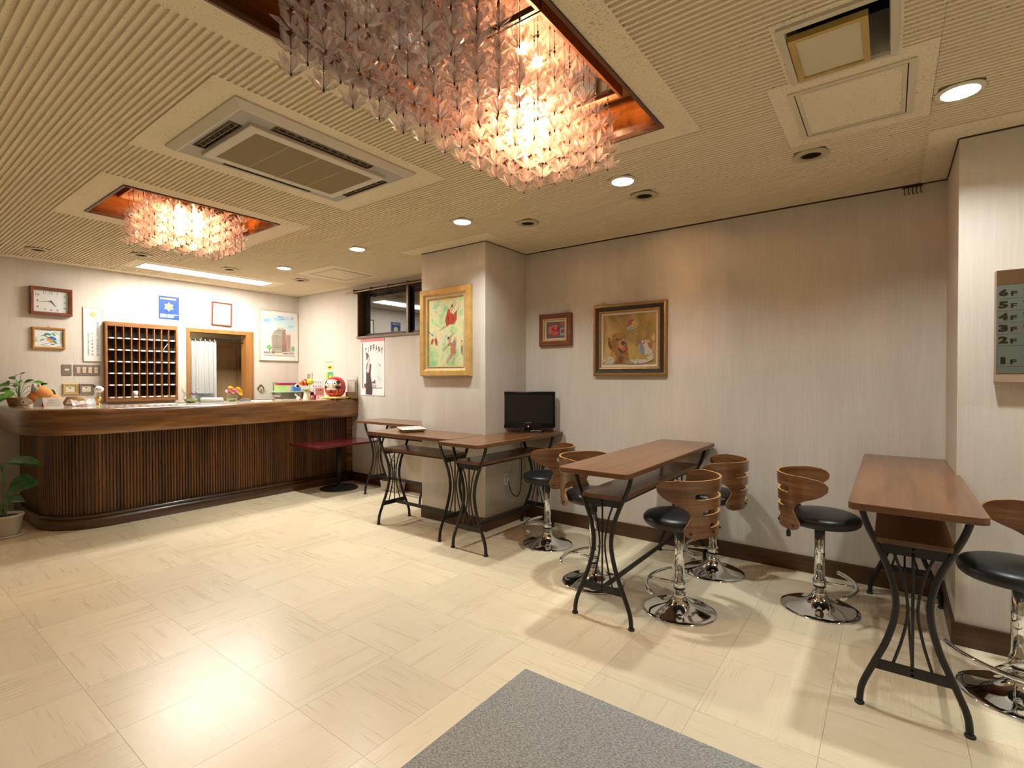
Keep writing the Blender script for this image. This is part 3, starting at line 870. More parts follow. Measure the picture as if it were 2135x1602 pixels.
# =================================================================== RECEPTION COUNTER
def cpath(d, x_end=XW - 0.002, k=14, y_end=YB - 0.008):
    """outline of the counter front, d outwards from the plinth line"""
    r = 0.45 + d
    pts = [(x_end, 5.72 - d), (3.4, 5.72 - d), (2.6, 5.72 - d), (1.9, 5.72 - d)]
    for j in range(k + 1):
        a = -PI / 2 - PI / 2 * j / k
        pts.append((1.52 + r * math.cos(a), 6.17 + r * math.sin(a)))
    pts.append((1.07 - d, y_end))
    return pts
def sweep(prof, lo=None, hi=None, mi=0, x_end=XW - 0.002):
    mb = MB()
    rows = []
    for d, z in prof:
        pts = cpath(d, x_end)
        rows.append([(x, y, z) for x, y in pts[lo:hi]])
    n = len(rows[0])
    vs_ = [p for r in rows for p in r]
    fs = []
    k = len(rows)
    for j in range(k - 1):
        for i in range(n - 1):
            fs.append((j * n + i, j * n + i + 1, (j + 1) * n + i + 1, (j + 1) * n + i))
    fs.append(tuple(j * n for j in range(k))); fs.append(tuple(j * n + n - 1 for j in range(k))[::-1])
    mb.add(vs_, fs, mi, True)
    return mb
ctr = empty('reception_counter', (2.5, 6.0, 0), 0, 'long dark wooden reception counter with a rounded left end', 'counter')
def cbuild(mb, name, mats, **kw):
    mb.v = [(x - 2.5, y - 6.0, z) for x, y, z in mb.v]
    return mb.build(name, mats, ctr, **kw)
def smooth_by_angle(o, a=0.6):
    for e_ in [o]:
        bm = bmesh.new(); bm.from_mesh(o.data)
        for e in bm.edges:
            if len(e.link_faces) == 2 and e.calc_face_angle(0) > a: e.smooth = False
        bm.to_mesh(o.data); bm.free()
    return o
F0, F1 = 0.855, CT
rr = 0.022
prof = [(0.10, F0), (0.112, F0 + 0.004), (0.118, F0 + 0.015)]
prof += [(0.12, F0 + 0.04), (0.12, F1 - 0.045)]
for j in range(1, 6):
    a = PI / 2 * j / 5
    prof.append((0.12 - 0.04 * (1 - math.cos(a)), F1 - 0.045 + 0.045 * math.sin(a)))
prof += [(0.02, F1), (0.02, F1 - 0.03), (0.02, F0)]
smooth_by_angle(cbuild(sweep(prof, 0, 4), 'fascia', M_COUNTER))
smooth_by_angle(cbuild(sweep(prof, 3, None), 'fascia', M_COUNTER))
# pale laminate inlay on top
outer = cpath(0.022)
inner = [(1.68, YB - 0.008), (1.68, 6.34), (XW - 0.002, 6.34)]
cbuild(MB().prism(outer + inner, CT - 0.03, CT - 0.0008), 'countertop', M_LAMINATE)
# core behind the slats
core = cpath(-0.05)
cbuild(MB().prism(core + [(1.6, YB - 0.008), (1.6, 6.25), (XW - 0.002, 6.25)], 0.0, CT - 0.031), 'body', M_PLINTH)
# tambour slats
mb = MB()
base = cpath(-0.045, k=14)
dense = []
acc = 0.0
pts = [Vector((x, y, 0)) for x, y in base]
pos = []
for i in range(len(pts) - 1):
    L = (pts[i + 1] - pts[i]).length
    nseg = max(1, int(L / 0.002))
    for q in range(nseg):
        pos.append((pts[i].lerp(pts[i + 1], q / nseg), (pts[i + 1] - pts[i]).normalized()))
step = 0.0255; last = None; dist = 0.0; prev = pos[0][0]
for p, dr in pos:
    if p.x > 4.025: prev = p; continue
    dist += (p - prev).length; prev = p
    if last is None or dist - last >= step:
        last = dist
        nrm = Vector((-dr.y, dr.x, 0)) * 1.0
        if (p - Vector((2.5, 6.6, 0))).dot(nrm) < 0: nrm = -nrm
        h = 0.0105
        a0 = p - dr * h; a1 = p - dr * h * 0.6 + nrm * 0.006; a2 = p + dr * h * 0.6 + nrm * 0.006; a3 = p + dr * h
        z0, z1 = 0.125, F0
        mb.add([(*q[:2], z0) for q in (a0, a1, a2, a3)] + [(*q[:2], z1) for q in (a0, a1, a2, a3)], [(0, 1, 5, 4), (1, 2, 6, 5), (2, 3, 7, 6), (0, 3, 2, 1), (4, 5, 6, 7)])
cbuild(mb, 'slat_rows', M_SLAT, recalc=False)['kind'] = 'stuff'
cbuild(sweep([(-0.02, 0.0), (0.0, 0.0), (0.0, 0.10), (-0.02, 0.10)]), 'plinth', M_PLINTH)
cbuild(sweep([(-0.04, 0.10), (0.004, 0.10), (0.010, 0.106), (0.010, 0.118), (0.0, 0.126), (-0.04, 0.128)]), 'moulding', wood('moulding_wood', (0.02, 0.01, 0.005), (0.06, 0.03, 0.012), (3, 3, 30), 0.2, coat=0.5))
cbuild(MB().box((4.035, 5.73, 0.10), (XW - 0.002, 5.80, F0)), 'end_post', M_COUNTER)

# =================================================================== BAR TABLES
def bar_table(name, length, width, label, loc, rz, H=0.86, leg_w=None, group='narrow bar tables'):
    """long side along local x; legs frames at both ends"""
    t = empty(name, loc, rz, label, 'table', group)
    hw, hl = width / 2, length / 2
    ti = MB().prism(roundrect(-hl, hl, -hw, hw, 0.035), H - 0.028, H, 0).build('tabletop', [M_TABLE, M_TEDGE], t, bevel=0.003)
    for p_ in ti.data.polygons:
        if abs(p_.normal.z) < 0.5: p_.material_index = 1
    lw = leg_w or 0.172
    inset = 0.14
    zs = [0.004, 0.08, 0.18, 0.30, 0.43, 0.55, 0.66, 0.74, 0.80, 0.831]
    ws = [1.0, 0.95, 0.73, 0.46, 0.31, 0.40, 0.64, 0.85, 0.96, 0.98]
    for sx in (-1, 1):
        x = sx * (hl - inset)
        for sy in (-1, 1):
            path = spline([(x, sy * lw * w_, z) for w_, z in zip(ws, zs)], 4)
            lg = MB().tube(path, 0.0125, 8).build('leg', M_IRON, t)
            MB().lathe([(0.016, 0.0), (0.018, 0.003), (0.018, 0.008), (0.014, 0.012)], 12, c=(x, sy * lw, 0)).build('foot_cap', M_RUBBER, lg)
        # cross bars
        MB().box((x - 0.004, -lw * 0.60, 0.645), (x + 0.004, lw * 0.60, 0.685)).build('upper_crossbar', M_IRON, t)
        MB().box((x - 0.004, -lw * 0.74, 0.165), (x + 0.004, lw * 0.74, 0.205)).build('lower_crossbar', M_IRON, t)
        MB().box((x - 0.010, -lw * 0.95, 0.826), (x + 0.010, lw * 0.95, 0.8315)).build('top_bracket', M_IRON, t)
        MB().tube([(x, 0, 0.20), (x, 0, 0.65)], 0.0055, 6).build('rod', M_IRON, t)
        for sy in (-1, 1):
            MB().tube(spline([(x, sy * lw * 0.36, 0.20), (x, sy * lw * 0.19, 0.31), (x, sy * lw * 0.09, 0.43), (x, sy * lw * 0.19, 0.56), (x, sy * lw * 0.36, 0.65)], 4), 0.0055, 6).build('rod', M_IRON, t)
        mb = MB()
        for dz in (0.655, 0.675, 0.175, 0.195):
            mb.lathe([(0.005, 0), (0.005, 0.003), (0.002, 0.005)], 8, c=(x + sx * 0.004, 0, dz), axis='x')
        mb.build('bolts', M_IRON, t)
    MB().box((-hl + inset, -0.004, 0.172), (hl - inset, 0.004, 0.202)).build('stretcher', M_IRON, t)
    sw = lw * 0.74
    sh = MB().prism(roundrect(-hl + inset - 0.015, hl - inset + 0.015, -sw, sw, 0.02), 0.686, 0.708, 0).build('shelf', [M_TABLE, M_TEDGE], t, bevel=0.002)
    for p_ in sh.data.polygons:
        if abs(p_.normal.z) < 0.5: p_.material_index = 1
    mb = MB()
    for sy in (-1, 1):
        mb.box((-hl + inset, sy * sw * 0.9 - 0.004, 0.672), (hl - inset, sy * sw * 0.9 + 0.004, 0.686))
    mb.build('shelf_rail', M_IRON, t)
    return t
bar_table('bar_table', 1.62, 0.42, 'long brown bar table against the right pillar', (3.215, -0.078, 0), 0)
bar_table('bar_table', 1.62, 0.42, 'long brown bar table below the dog painting', (3.215, 1.275, 0), 0)
bar_table('bar_table', 1.23, 0.42, 'brown bar table carrying the television', (3.425, 2.622, 0), 0)
bar_table('bar_table', 1.08, 0.45, 'brown bar table with the tray in front of the column', (3.185, 3.385, 0), PI / 2 - 0.015, leg_w=0.185)
bar_table('bar_table', 1.20, 0.42, 'brown bar table partly hidden behind the column, by the counter', (3.875, 4.45, 0), PI / 2)

# =================================================================== BAR STOOLS
def stool_backrest():
    H = 0.305
    def outer(v):
        pts = [(0.0, 50), (0.012, 59), (0.045, 62), (0.08, 56), (0.115, 51), (0.145, 56), (0.172, 68), (0.192, 81), (0.210, 90), (0.235, 97), (0.262, 98.5), (0.282, 95), (0.296, 86), (0.305, 70)]
        for (a, b), (c, d) in zip(pts, pts[1:]):
            if a <= v <= c:
                t_ = (v - a) / (c - a); t_ = t_ * t_ * (3 - 2 * t_) if False else t_
                return b + (d - b) * t_
        return pts[-1][1]
    slots = [(0.052, 0.078, 22), (0.122, 0.150, 35), (0.205, 0.236, 47)]
    vsamp = sorted(set([round(H * i / 30, 4) for i in range(31)] + [round(a + (b - a) * q / 6, 4) for a, b, w in slots for q in range(7)] + [0.301, 0.303, 0.006]))
    def us(v):
        for a, b, w in slots:
            if a - 1e-6 <= v <= b + 1e-6:
                r = (b - a) / 2; c = (a + b) / 2
                return w - 4 + 4 * math.sqrt(max(0, 1 - ((v - c) / r) ** 2))
        keys = []
        for a, b, w in slots:
            keys += [(a, w - 4), (b, w - 4)]
        if v < keys[0][0]: return keys[0][1]
        if v > keys[-1][0]: return keys[-1][1]
        for (a, b), (c, d) in zip(keys, keys[1:]):
            if a <= v <= c: return b + (d - b) * (v - a) / (c - a)
    def inslot(v0, v1):
        m_ = (v0 + v1) / 2
        return any(a < m_ < b for a, b, w in slots)
    A, B = 9, 14
    verts = []; faces = []
    ncol = 2 * A + B + 1
    for v in vsamp:
        uo, ui = outer(v), us(v)
        cols = [-uo + (uo - ui) * i / A for i in range(A)] + [-ui + 2 * ui * i / B for i in range(B)] + [ui + (uo - ui) * i / A for i in range(A + 1)]
        R = 0.224 + 0.045 * v
        for u in cols:
            a = -PI / 2 + math.radians(u)
            verts.append((R * math.cos(a), R * math.sin(a) + 0.012, 0.482 + v * 1.04))
    for r_ in range(len(vsamp) - 1):
        sl = inslot(vsamp[r_], vsamp[r_ + 1])
        for c_ in range(ncol - 1):
            if sl and A <= c_ < A + B: continue
            i = r_ * ncol + c_
            faces.append((i, i + 1, i + 1 + ncol, i + ncol))
    me = bpy.data.meshes.new('backrest')
    me.from_pydata(verts, [], faces)
    me.materials.append(M_PLY); me.materials.append(M_PLYEDGE)
    for p_ in me.polygons: p_.use_smooth = True
    bm = bmesh.new(); bm.from_mesh(me)
    loose = [v for v in bm.verts if not v.link_faces]
    bmesh.ops.delete(bm, geom=loose, context='VERTS')
    bm.normal_update()
    inner = {}
    th = 0.012
    fs0 = list(bm.faces)
    for v in list(bm.verts):
        d = Vector((v.co.x, v.co.y, 0)).normalized()
        inner[v] = bm.verts.new(v.co - d * th)
    bm.verts.ensure_lookup_table()
    for f in fs0:
        nf = bm.faces.new([inner[v] for v in reversed(f.verts)]); nf.smooth = True
    for e in [e for e in bm.edges if len(e.link_faces) == 1 and e.verts[0] in inner and e.verts[1] in inner]:
        a, b = e.verts
        nf = bm.faces.new([a, b, inner[b], inner[a]]); nf.material_index = 1; nf.smooth = False
    bmesh.ops.recalc_face_normals(bm, faces=bm.faces)
    for e in bm.edges:
        if len(e.link_faces) == 2 and e.calc_face_angle(0) > 0.8: e.smooth = False
    bm.to_mesh(me); bm.free()
    return me
ME_STOOL = {}
ME_STOOL['base'] = MB().lathe([(0.0, 0.0), (0.205, 0.0), (0.205, 0.006), (0.200, 0.010), (0.175, 0.016), (0.135, 0.024), (0.095, 0.036), (0.066, 0.052), (0.048, 0.070), (0.040, 0.085), (0.037, 0.095), (0.0, 0.096)], 48, cap=False).mesh('base', M_CHROME)
ME_STOOL['base_collar'] = MB().lathe([(0.038, 0.088), (0.039, 0.094), (0.036, 0.104), (0.028, 0.108), (0.0, 0.108)], 28, cap=False).mesh('base_collar', M_CHROME)
ME_STOOL['lower_pole'] = MB().cyl((0, 0, 0.1), (0, 0, 0.17), 0.0235, 24).mesh('lower_pole', M_CHROME)
ME_STOOL['rubber_ring'] = MB().lathe([(0.0, 0.128), (0.031, 0.128), (0.033, 0.134), (0.031, 0.140), (0.0, 0.140)], 24, cap=False).mesh('rubber_ring', M_RUBBER)
ME_STOOL['collar'] = MB().lathe([(0.0, 0.139), (0.034, 0.139), (0.0345, 0.145), (0.0345, 0.172), (0.030, 0.178), (0.0, 0.178)], 28, cap=False).mesh('collar', M_CHROME)
ME_STOOL['upper_pole'] = MB().cyl((0, 0, 0.175), (0, 0, 0.497), 0.0275, 28).mesh('upper_pole', M_CHROME)
mbf = MB()
arc = []
for k in range(17):
    a = math.radians(90 - 40 + 80 * k / 16)
    arc.append((0.33 * math.cos(a), 0.18 - 0.33 + 0.33 * math.sin(a), 0.158))
mbf.tube(arc, 0.0115, 12)
mbf.tube([(0, 0.025, 0.158), (0, 0.175, 0.158)], 0.009, 10)
for q in (arc[0], arc[-1]):
    mbf.ball(q, 0.0118, n=10, m=6)
ME_STOOL['footrest'] = mbf.mesh('footrest', M_CHROME)
ME_STOOL['seat'] = MB().lathe([(0.0, 0.500), (0.15, 0.500), (0.178, 0.505), (0.190, 0.516), (0.195, 0.532), (0.193, 0.546), (0.182, 0.560), (0.16, 0.569), (0.11, 0.575), (0.05, 0.578), (0.0, 0.579)], 44, cap=False, c=(0, 0.012, 0)).mesh('seat', M_LEATHER)
ME_STOOL['seat_plate'] = MB().lathe([(0.0, 0.478), (0.09, 0.482), (0.10, 0.50), (0.0, 0.501)], 20, cap=False).mesh('seat_plate', M_RUBBER)
ME_STOOL['backrest'] = stool_backrest()
mbl = MB(); mbl.tube(spline([(0.05, 0.0, 0.488), (0.13, -0.01, 0.480), (0.165, -0.012, 0.452)], 4), 0.004, 8)
ME_STOOL['lever'] = mbl.mesh('lever', M_CHROME)
ME_STOOL['lever_grip'] = MB().prism([(-0.006, 0), (0.006, 0), (0.013, -0.018), (0.011, -0.045), (-0.011, -0.045), (-0.013, -0.018)], -0.005, 0.005, axis='y').mesh('lever_grip', M_BLACK, bevel=0.002)
ME_STOOL['screw_cap'] = MB().ball((0, 0, 0), 0.008, n=8, m=5).mesh('screw_cap', M_RUBBER)
def stool(x, y, face, foot, label, dz=0.0, lever=0.0):
    """face / foot: heading in degrees (0 = +X, 90 = +Y) of the seat front and of the footrest"""
    t = empty('bar_stool', (x, y, 0), 0, label, 'stool', 'walnut and chrome bar stools')
    fr = math.radians(face - 90); ft = math.radians(foot - 90)
    for n_ in ('base', 'base_collar', 'lower_pole', 'rubber_ring', 'collar'):
        link(n_, ME_STOOL[n_], t)
    link('upper_pole', ME_STOOL['upper_pole'], t, (0, 0, dz))
    link('footrest', ME_STOOL['footrest'], t, rot=(0, 0, ft))
    s_ = link('seat', ME_STOOL['seat'], t, (0, 0, dz), (0, 0, fr))
    link('seat_plate', ME_STOOL['seat_plate'], s_)
    b_ = link('backrest', ME_STOOL['backrest'], t, (0, 0, dz), (0, 0, fr))
    for u in (-52, 52, -14, 14):
        a = -PI / 2 + math.radians(u)
        link('screw_cap', ME_STOOL['screw_cap'], b_, (0.2265 * math.cos(a), 0.2265 * math.sin(a) + 0.012, 0.512))
    l_ = link('lever', ME_STOOL['lever'], t, (0, 0, dz), (0, 0, fr + lever))
    link('lever_grip', ME_STOOL['lever_grip'], l_, (0.165, -0.012, 0.456))
stool(3.475, 2.235, 100, 110, 'walnut bar stool by the television table', 0.01, PI)
stool(3.01, 1.575, -86, 82, 'walnut bar stool half hidden behind the table below the dog painting, on the far side', 0.04, PI + 0.5)
stool(2.935, 0.975, 88, 95, 'walnut bar stool with slotted back standing closest to the middle of the floor', 0.0, 0)
stool(3.67, 0.985, 100, 105, 'walnut bar stool close to the wall, behind the stool nearest the mat', 0.0, 0)
stool(3.455, 0.325, -86, -84, 'walnut bar stool facing the right pillar table with its black lever showing', 0.0, -1.2)
stool(2.985, -0.445, 105, 148, 'walnut bar stool cut off by the right edge of the picture', 0.0, PI)

# =================================================================== RED TABLE
M_RED = plain('red_laminate', (0.115, 0.011, 0.014), 0.2, var=0.12, vscale=25, coat=0.4)
t = empty('red_pedestal_table', (3.68, 5.42, 0), 0, 'low red topped table on one black pedestal in front of the counter', 'table')
tp = MB().box((-0.46, -0.29, 0.555), (0.42, 0.285, 0.58)).build('tabletop', M_RED, t, bevel=0.004)
MB().lathe([(0.0, 0.0), (0.225, 0.0), (0.225, 0.008), (0.21, 0.016), (0.12, 0.026), (0.04, 0.036), (0.03, 0.05), (0.0, 0.05)], 36, cap=False, c=(0.03, 0.01, 0)).build('pedestal_base', M_IRON, t)
MB().cyl((0.03, 0.01, 0.04), (0.03, 0.01, 0.54), 0.024, 16).build('pedestal_column', M_IRON, t)
MB().box((-0.15, -0.15, 0.543), (0.21, 0.17, 0.555)).build('mounting_plate', M_IRON, t)

# =================================================================== MAT
def mat_carpet():
    m, t_, b = nt('grey_carpet')
    tc = N(t_, 'ShaderNodeTexCoord')
    mp = N(t_, 'ShaderNodeMapping'); mp.inputs['Scale'].default_value = (1.0, 0.45, 1); mp.inputs['Rotation'].default_value = (0, 0, 0.6)
    t_.links.new(tc.outputs['Object'], mp.inputs[0])
    n1 = N(t_, 'ShaderNodeTexNoise'); n1.inputs['Scale'].default_value = 230; n1.inputs['Detail'].default_value = 4; n1.inputs['Roughness'].default_value = 0.7
    t_.links.new(mp.outputs[0], n1.inputs['Vector'])
    r = N(t_, 'ShaderNodeValToRGB'); r.color_ramp.elements[0].position = 0.36; r.color_ramp.elements[1].position = 0.64
    r.color_ramp.elements[0].color = (0.18, 0.172, 0.158, 1); r.color_ramp.elements[1].color = (0.50, 0.485, 0.455, 1)
    t_.links.new(n1.outputs['Fac'], r.inputs['Fac']); t_.links.new(r.outputs['Color'], b.inputs['Base Color'])
    b.inputs['Roughness'].default_value = 0.95; b.inputs['Specular IOR Level'].default_value = 0.1
    bp = N(t_, 'ShaderNodeBump'); bp.inputs['Strength'].default_value = 0.6; bp.inputs['Distance'].default_value = 0.004
    t_.links.new(n1.outputs['Fac'], bp.inputs['Height']); t_.links.new(bp.outputs['Normal'], b.inputs['Normal'])
    return m
mt = MB().box((-0.85, -1.0, 0.0), (0.85, 1.0, 0.008)).build('floor_mat', mat_carpet(), None, (1.905 - 0.85, 1.345 - 1.0, 0.0003), (0, 0, 0), bevel=0.003)
tag(mt, 'grey speckled carpet mat on the pale floor', 'mat')

# =================================================================== TELEVISION
hd = math.atan2(-2.62, -3.82)   # facing the viewer
t = empty('television', (3.845, 2.685, 0.8605), hd + PI / 2 + 0.03, 'black flat screen television with a small stand on the corner table', 'television')
TW, THH = 0.50, 0.335
bz = 0.035
MB().box((-TW / 2, -0.012, bz), (TW / 2, 0.022, bz + THH)).build('cabinet', M_BLACK, t, bevel=0.006)
bez = MB().ring(TW - 0.002, THH - 0.002, [(0, -0.010), (0.0, -0.0145), (0.006, -0.0165), (0.022, -0.0165), (0.024, -0.0135)], cz=bz + THH / 2).build('bezel', plain('gloss_black', (0.006, 0.006, 0.007), 0.06), t)
MB().box((-TW / 2 + 0.024, -0.0136, bz + 0.045), (TW / 2 - 0.024, -0.0126, bz + THH - 0.024)).build('screen', plain('tv_screen', (0.012, 0.010, 0.008), 0.30), t)
MB().prism([(-TW / 2 + 0.002, bz + 0.004), (TW / 2 - 0.002, bz + 0.004), (TW / 2 - 0.002, bz + 0.028), (0.06, bz + 0.044), (-0.06, bz + 0.044), (-TW / 2 + 0.002, bz + 0.028)], -0.0195, -0.0165, axis='y').build('lower_bezel', bpy.data.materials['gloss_black'], t)
MB().box((-0.03, -0.0205, bz + 0.046), (0.03, -0.0188, bz + 0.0495)).build('silver_strip', M_CHROME, t)
MB().box((-0.04, -0.005, 0.008), (0.04, 0.03, bz + 0.05)).build('neck', M_BLACK, t)
MB().prism([(-0.13, -0.08), (0.13, -0.08), (0.15, 0.0), (0.13, 0.09), (-0.13, 0.09), (-0.15, 0.0)], 0.0, 0.011).build('stand', bpy.data.materials['gloss_black'], t, bevel=0.003)
MB().lathe([(0.0, 0), (0.006, 0), (0.006, 0.002), (0.0, 0.003)], 12, axis='y', c=(0.0, -0.0215, bz + 0.013), cap=False).build('power_light', emit('red_standby', (1.0, 0.02, 0.08), 1.6), t)
MATS['red_standby'].cycles.emission_sampling = 'NONE'
mb = MB().box((0.02, -0.083, 0.011), (0.12, -0.07, 0.016))
mb.build('stand_label', plain('label_silver', (0.5, 0.5, 0.5), 0.3), t)
# television cable down to the wall outlet
tag(MB().tube(spline([(3.91, 2.74, 0.90), (3.94, 2.81, 0.885), (3.955, 2.8445, 0.86), (3.96, 2.8445, 0.60), (3.95, 2.840, 0.36), (3.91, 2.83, 0.26), (3.84, 2.82, 0.24), (3.76, 2.82, 0.30), (3.725, 2.822, 0.40)], 6), 0.004, 6).build('power_cable', M_BLACK), 'black power cable hanging from the television to the outlet', 'cable')
def outlet(name, loc, rz, label, w=0.07, h=0.115, m=None):
    t = empty(name, loc, rz, label, 'outlet', 'wall outlets')
    MB().box((-w / 2, -0.007, -h / 2), (w / 2, 0.0, h / 2)).build('cover_plate', m or M_WHITE, t, bevel=0.002)
    for q in (-0.02, 0.02):
        MB().box((-0.012, -0.0085, q - 0.013), (0.012, -0.0065, q + 0.013)).build('socket', plain('socket_cream', (0.7, 0.62, 0.5), 0.5), t)
    return t
outlet('wall_outlet', (3.72, YC0, 0.42), 0, 'cream wall outlet with a plug below the television table')
MB().box((-0.014, -0.035, -0.012), (0.014, -0.008, 0.012)).build('plug', M_WHITE, bpy.data.objects['wall_outlet'], bevel=0.003)
outlet('wall_outlet', (XW, 4.83, 0.45), -PI / 2, 'cream wall outlet behind the bar table near the window')

# =================================================================== TRAY ON TABLE
t = empty('serving_tray', (3.24, 3.60, 0.8605), 1.02, 'pale grey rectangular tray on the table in front of the column', 'tray')
M_TRAY = plain('tray_pale', (0.60, 0.57, 0.50), 0.4, var=0.08, vscale=60)
mb = MB().ringh(-0.15, 0.15, -0.115, 0.115, [(0.03, 0.0), (0.022, 0.004), (0.0, 0.026), (0.003, 0.029), (0.018, 0.025), (0.024, 0.012), (0.1149, 0.011)])
mb.box((-0.12, -0.085, 0.0), (0.12, 0.085, 0.004))
mb.build('tray_body', M_TRAY, t)
MB().box((-0.09, -0.06, 0.0115), (0.09, 0.06, 0.017)).build('paper', M_PAPER, t)

# =================================================================== PICTURES AND WALL THINGS
RW_ = -PI / 2
def C(name, c, rough=0.6, **k): return plain('print_' + name, c, rough, **k)
M_MAHOG = wood('mahogany_frame', (0.13, 0.030, 0.012), (0.24, 0.065, 0.025), (3, 3, 30), 0.3, coat=0.3)
M_OAK = wood('oak_frame', (0.36, 0.15, 0.03), (0.52, 0.25, 0.06), (4, 4, 30), 0.4)
M_GOLD = plain('gold_frame', (0.66, 0.41, 0.13), 0.32, metal=0.3, var=0.15, vscale=14)
M_GOLD2 = plain('antique_gold', (0.36, 0.20, 0.06), 0.35, metal=0.5, var=0.2, vscale=30)
M_LINEN = plain('linen_liner', (0.60, 0.48, 0.38), 0.8)
M_GLASS = None
def clear_glass():
    m, t_, b = nt('picture_glass')
    out = t_.nodes['Material Output']; t_.nodes.remove(b)
    tr = N(t_, 'ShaderNodeBsdfTransparent'); gl = N(t_, 'ShaderNodeBsdfGlossy'); gl.inputs['Roughness'].default_value = 0.03
    lw = N(t_, 'ShaderNodeLayerWeight'); lw.inputs[0].default_value = 0.5
    pw_ = N(t_, 'ShaderNodeMath', operation='POWER'); pw_.inputs[1].default_value = 5.0
    fr = N(t_, 'ShaderNodeMath', operation='MULTIPLY_ADD'); fr.inputs[1].default_value = 0.9; fr.inputs[2].default_value = 0.04
    t_.links.new(lw.outputs['Facing'], pw_.inputs[0]); t_.links.new(pw_.outputs[0], fr.inputs[0])
    mx = N(t_, 'ShaderNodeMixShader')
    t_.links.new(fr.outputs[0], mx.inputs[0]); t_.links.new(tr.outputs[0], mx.inputs[1]); t_.links.new(gl.outputs[0], mx.inputs[2]); t_.links.new(mx.outputs[0], out.inputs[0])
    return m
M_GLASS = clear_glass()
def glass_sheet(parent, w, h, y, cx=0, cz=0):
    return MB().quad((cx - w / 2, y, cz - h / 2), (cx + w / 2, y, cz - h / 2), (cx + w / 2, y, cz + h / 2), (cx - w / 2, y, cz + h / 2)).build('glass', M_GLASS, parent, recalc=False)
def noise_paint(name, stops, scale=6.0, dist=1.5, detail=5, stretch=(1, 1, 1)):
    m, t_, b = nt('paint_' + name)
    tc = N(t_, 'ShaderNodeTexCoord'); mp = N(t_, 'ShaderNodeMapping'); mp.inputs['Scale'].default_value = stretch
    t_.links.new(tc.outputs['Object'], mp.inputs[0])
    n1 = N(t_, 'ShaderNodeTexNoise'); n1.inputs['Scale'].default_value = scale; n1.inputs['Detail'].default_value = detail; n1.inputs['Distortion'].default_value = dist
    t_.links.new(mp.outputs[0], n1.inputs['Vector'])
    r = N(t_, 'ShaderNodeValToRGB')
    els = r.color_ramp.elements
    while len(els) > 1: els.remove(els[-1])
    for i, (p, c) in enumerate(stops):
        e = els[0] if i == 0 else els.new(p)
        e.position = p; e.color = (*c, 1)
    t_.links.new(n1.outputs['Fac'], r.inputs['Fac']); t_.links.new(r.outputs['Color'], b.inputs['Base Color'])
    b.inputs['Roughness'].default_value = 0.55
    return m
FULL = [(0, 0), (1, 0), (1, 1), (0, 1)]
def R4(a, b, c, d): return [(a, b), (c, b), (c, d), (a, d)]

# ---- gold framed ballet painting on the column
t = empty('ballet_painting', (XC, 3.325, 1.785), RW_, 'gold framed green and yellow painting of red dressed dancers on the column', 'painting')
t.rotation_euler = (0.0, 0, RW_)
W, H = 0.645, 0.82
MB().ring(W, H, [(0, 0), (0, -0.035), (0.008, -0.045), (0.05, -0.042), (0.062, -0.03), (0.064, -0.022)]).build('frame', M_GOLD, t)
MB().ring(W - 0.128, H - 0.128, [(0, -0.024), (0.018, -0.020), (0.019, -0.026), (0.026, -0.024), (0.028, -0.010)], mis=[0, 1, 1, 1]).build('liner', [M_LINEN, M_GOLD], t)
bg = noise_paint('ballet', [(0.34, (0.32, 0.66, 0.32)), (0.43, (0.60, 0.76, 0.34)), (0.48, (0.82, 0.78, 0.52)), (0.53, (0.84, 0.70, 0.26)), (0.58, (0.80, 0.76, 0.56)), (0.64, (0.42, 0.70, 0.34))], 6.5, 0.7, 4, (1, 1, 1))
red = C('red_dress', (0.55, 0.07, 0.02)); red2 = C('red_dark', (0.36, 0.03, 0.012)); skin = C('skin', (0.66, 0.42, 0.30)); dk = C('hair', (0.10, 0.05, 0.03)); mauve = C('mauve', (0.34, 0.24, 0.24)); pinkr = C('soft_red', (0.60, 0.20, 0.12)); cream = C('cream', (0.80, 0.74, 0.58)); grn = C('leaf_green', (0.18, 0.52, 0.16)); yel = C('yellow', (0.80, 0.66, 0.10))
pw, ph = W - 0.184, H - 0.184
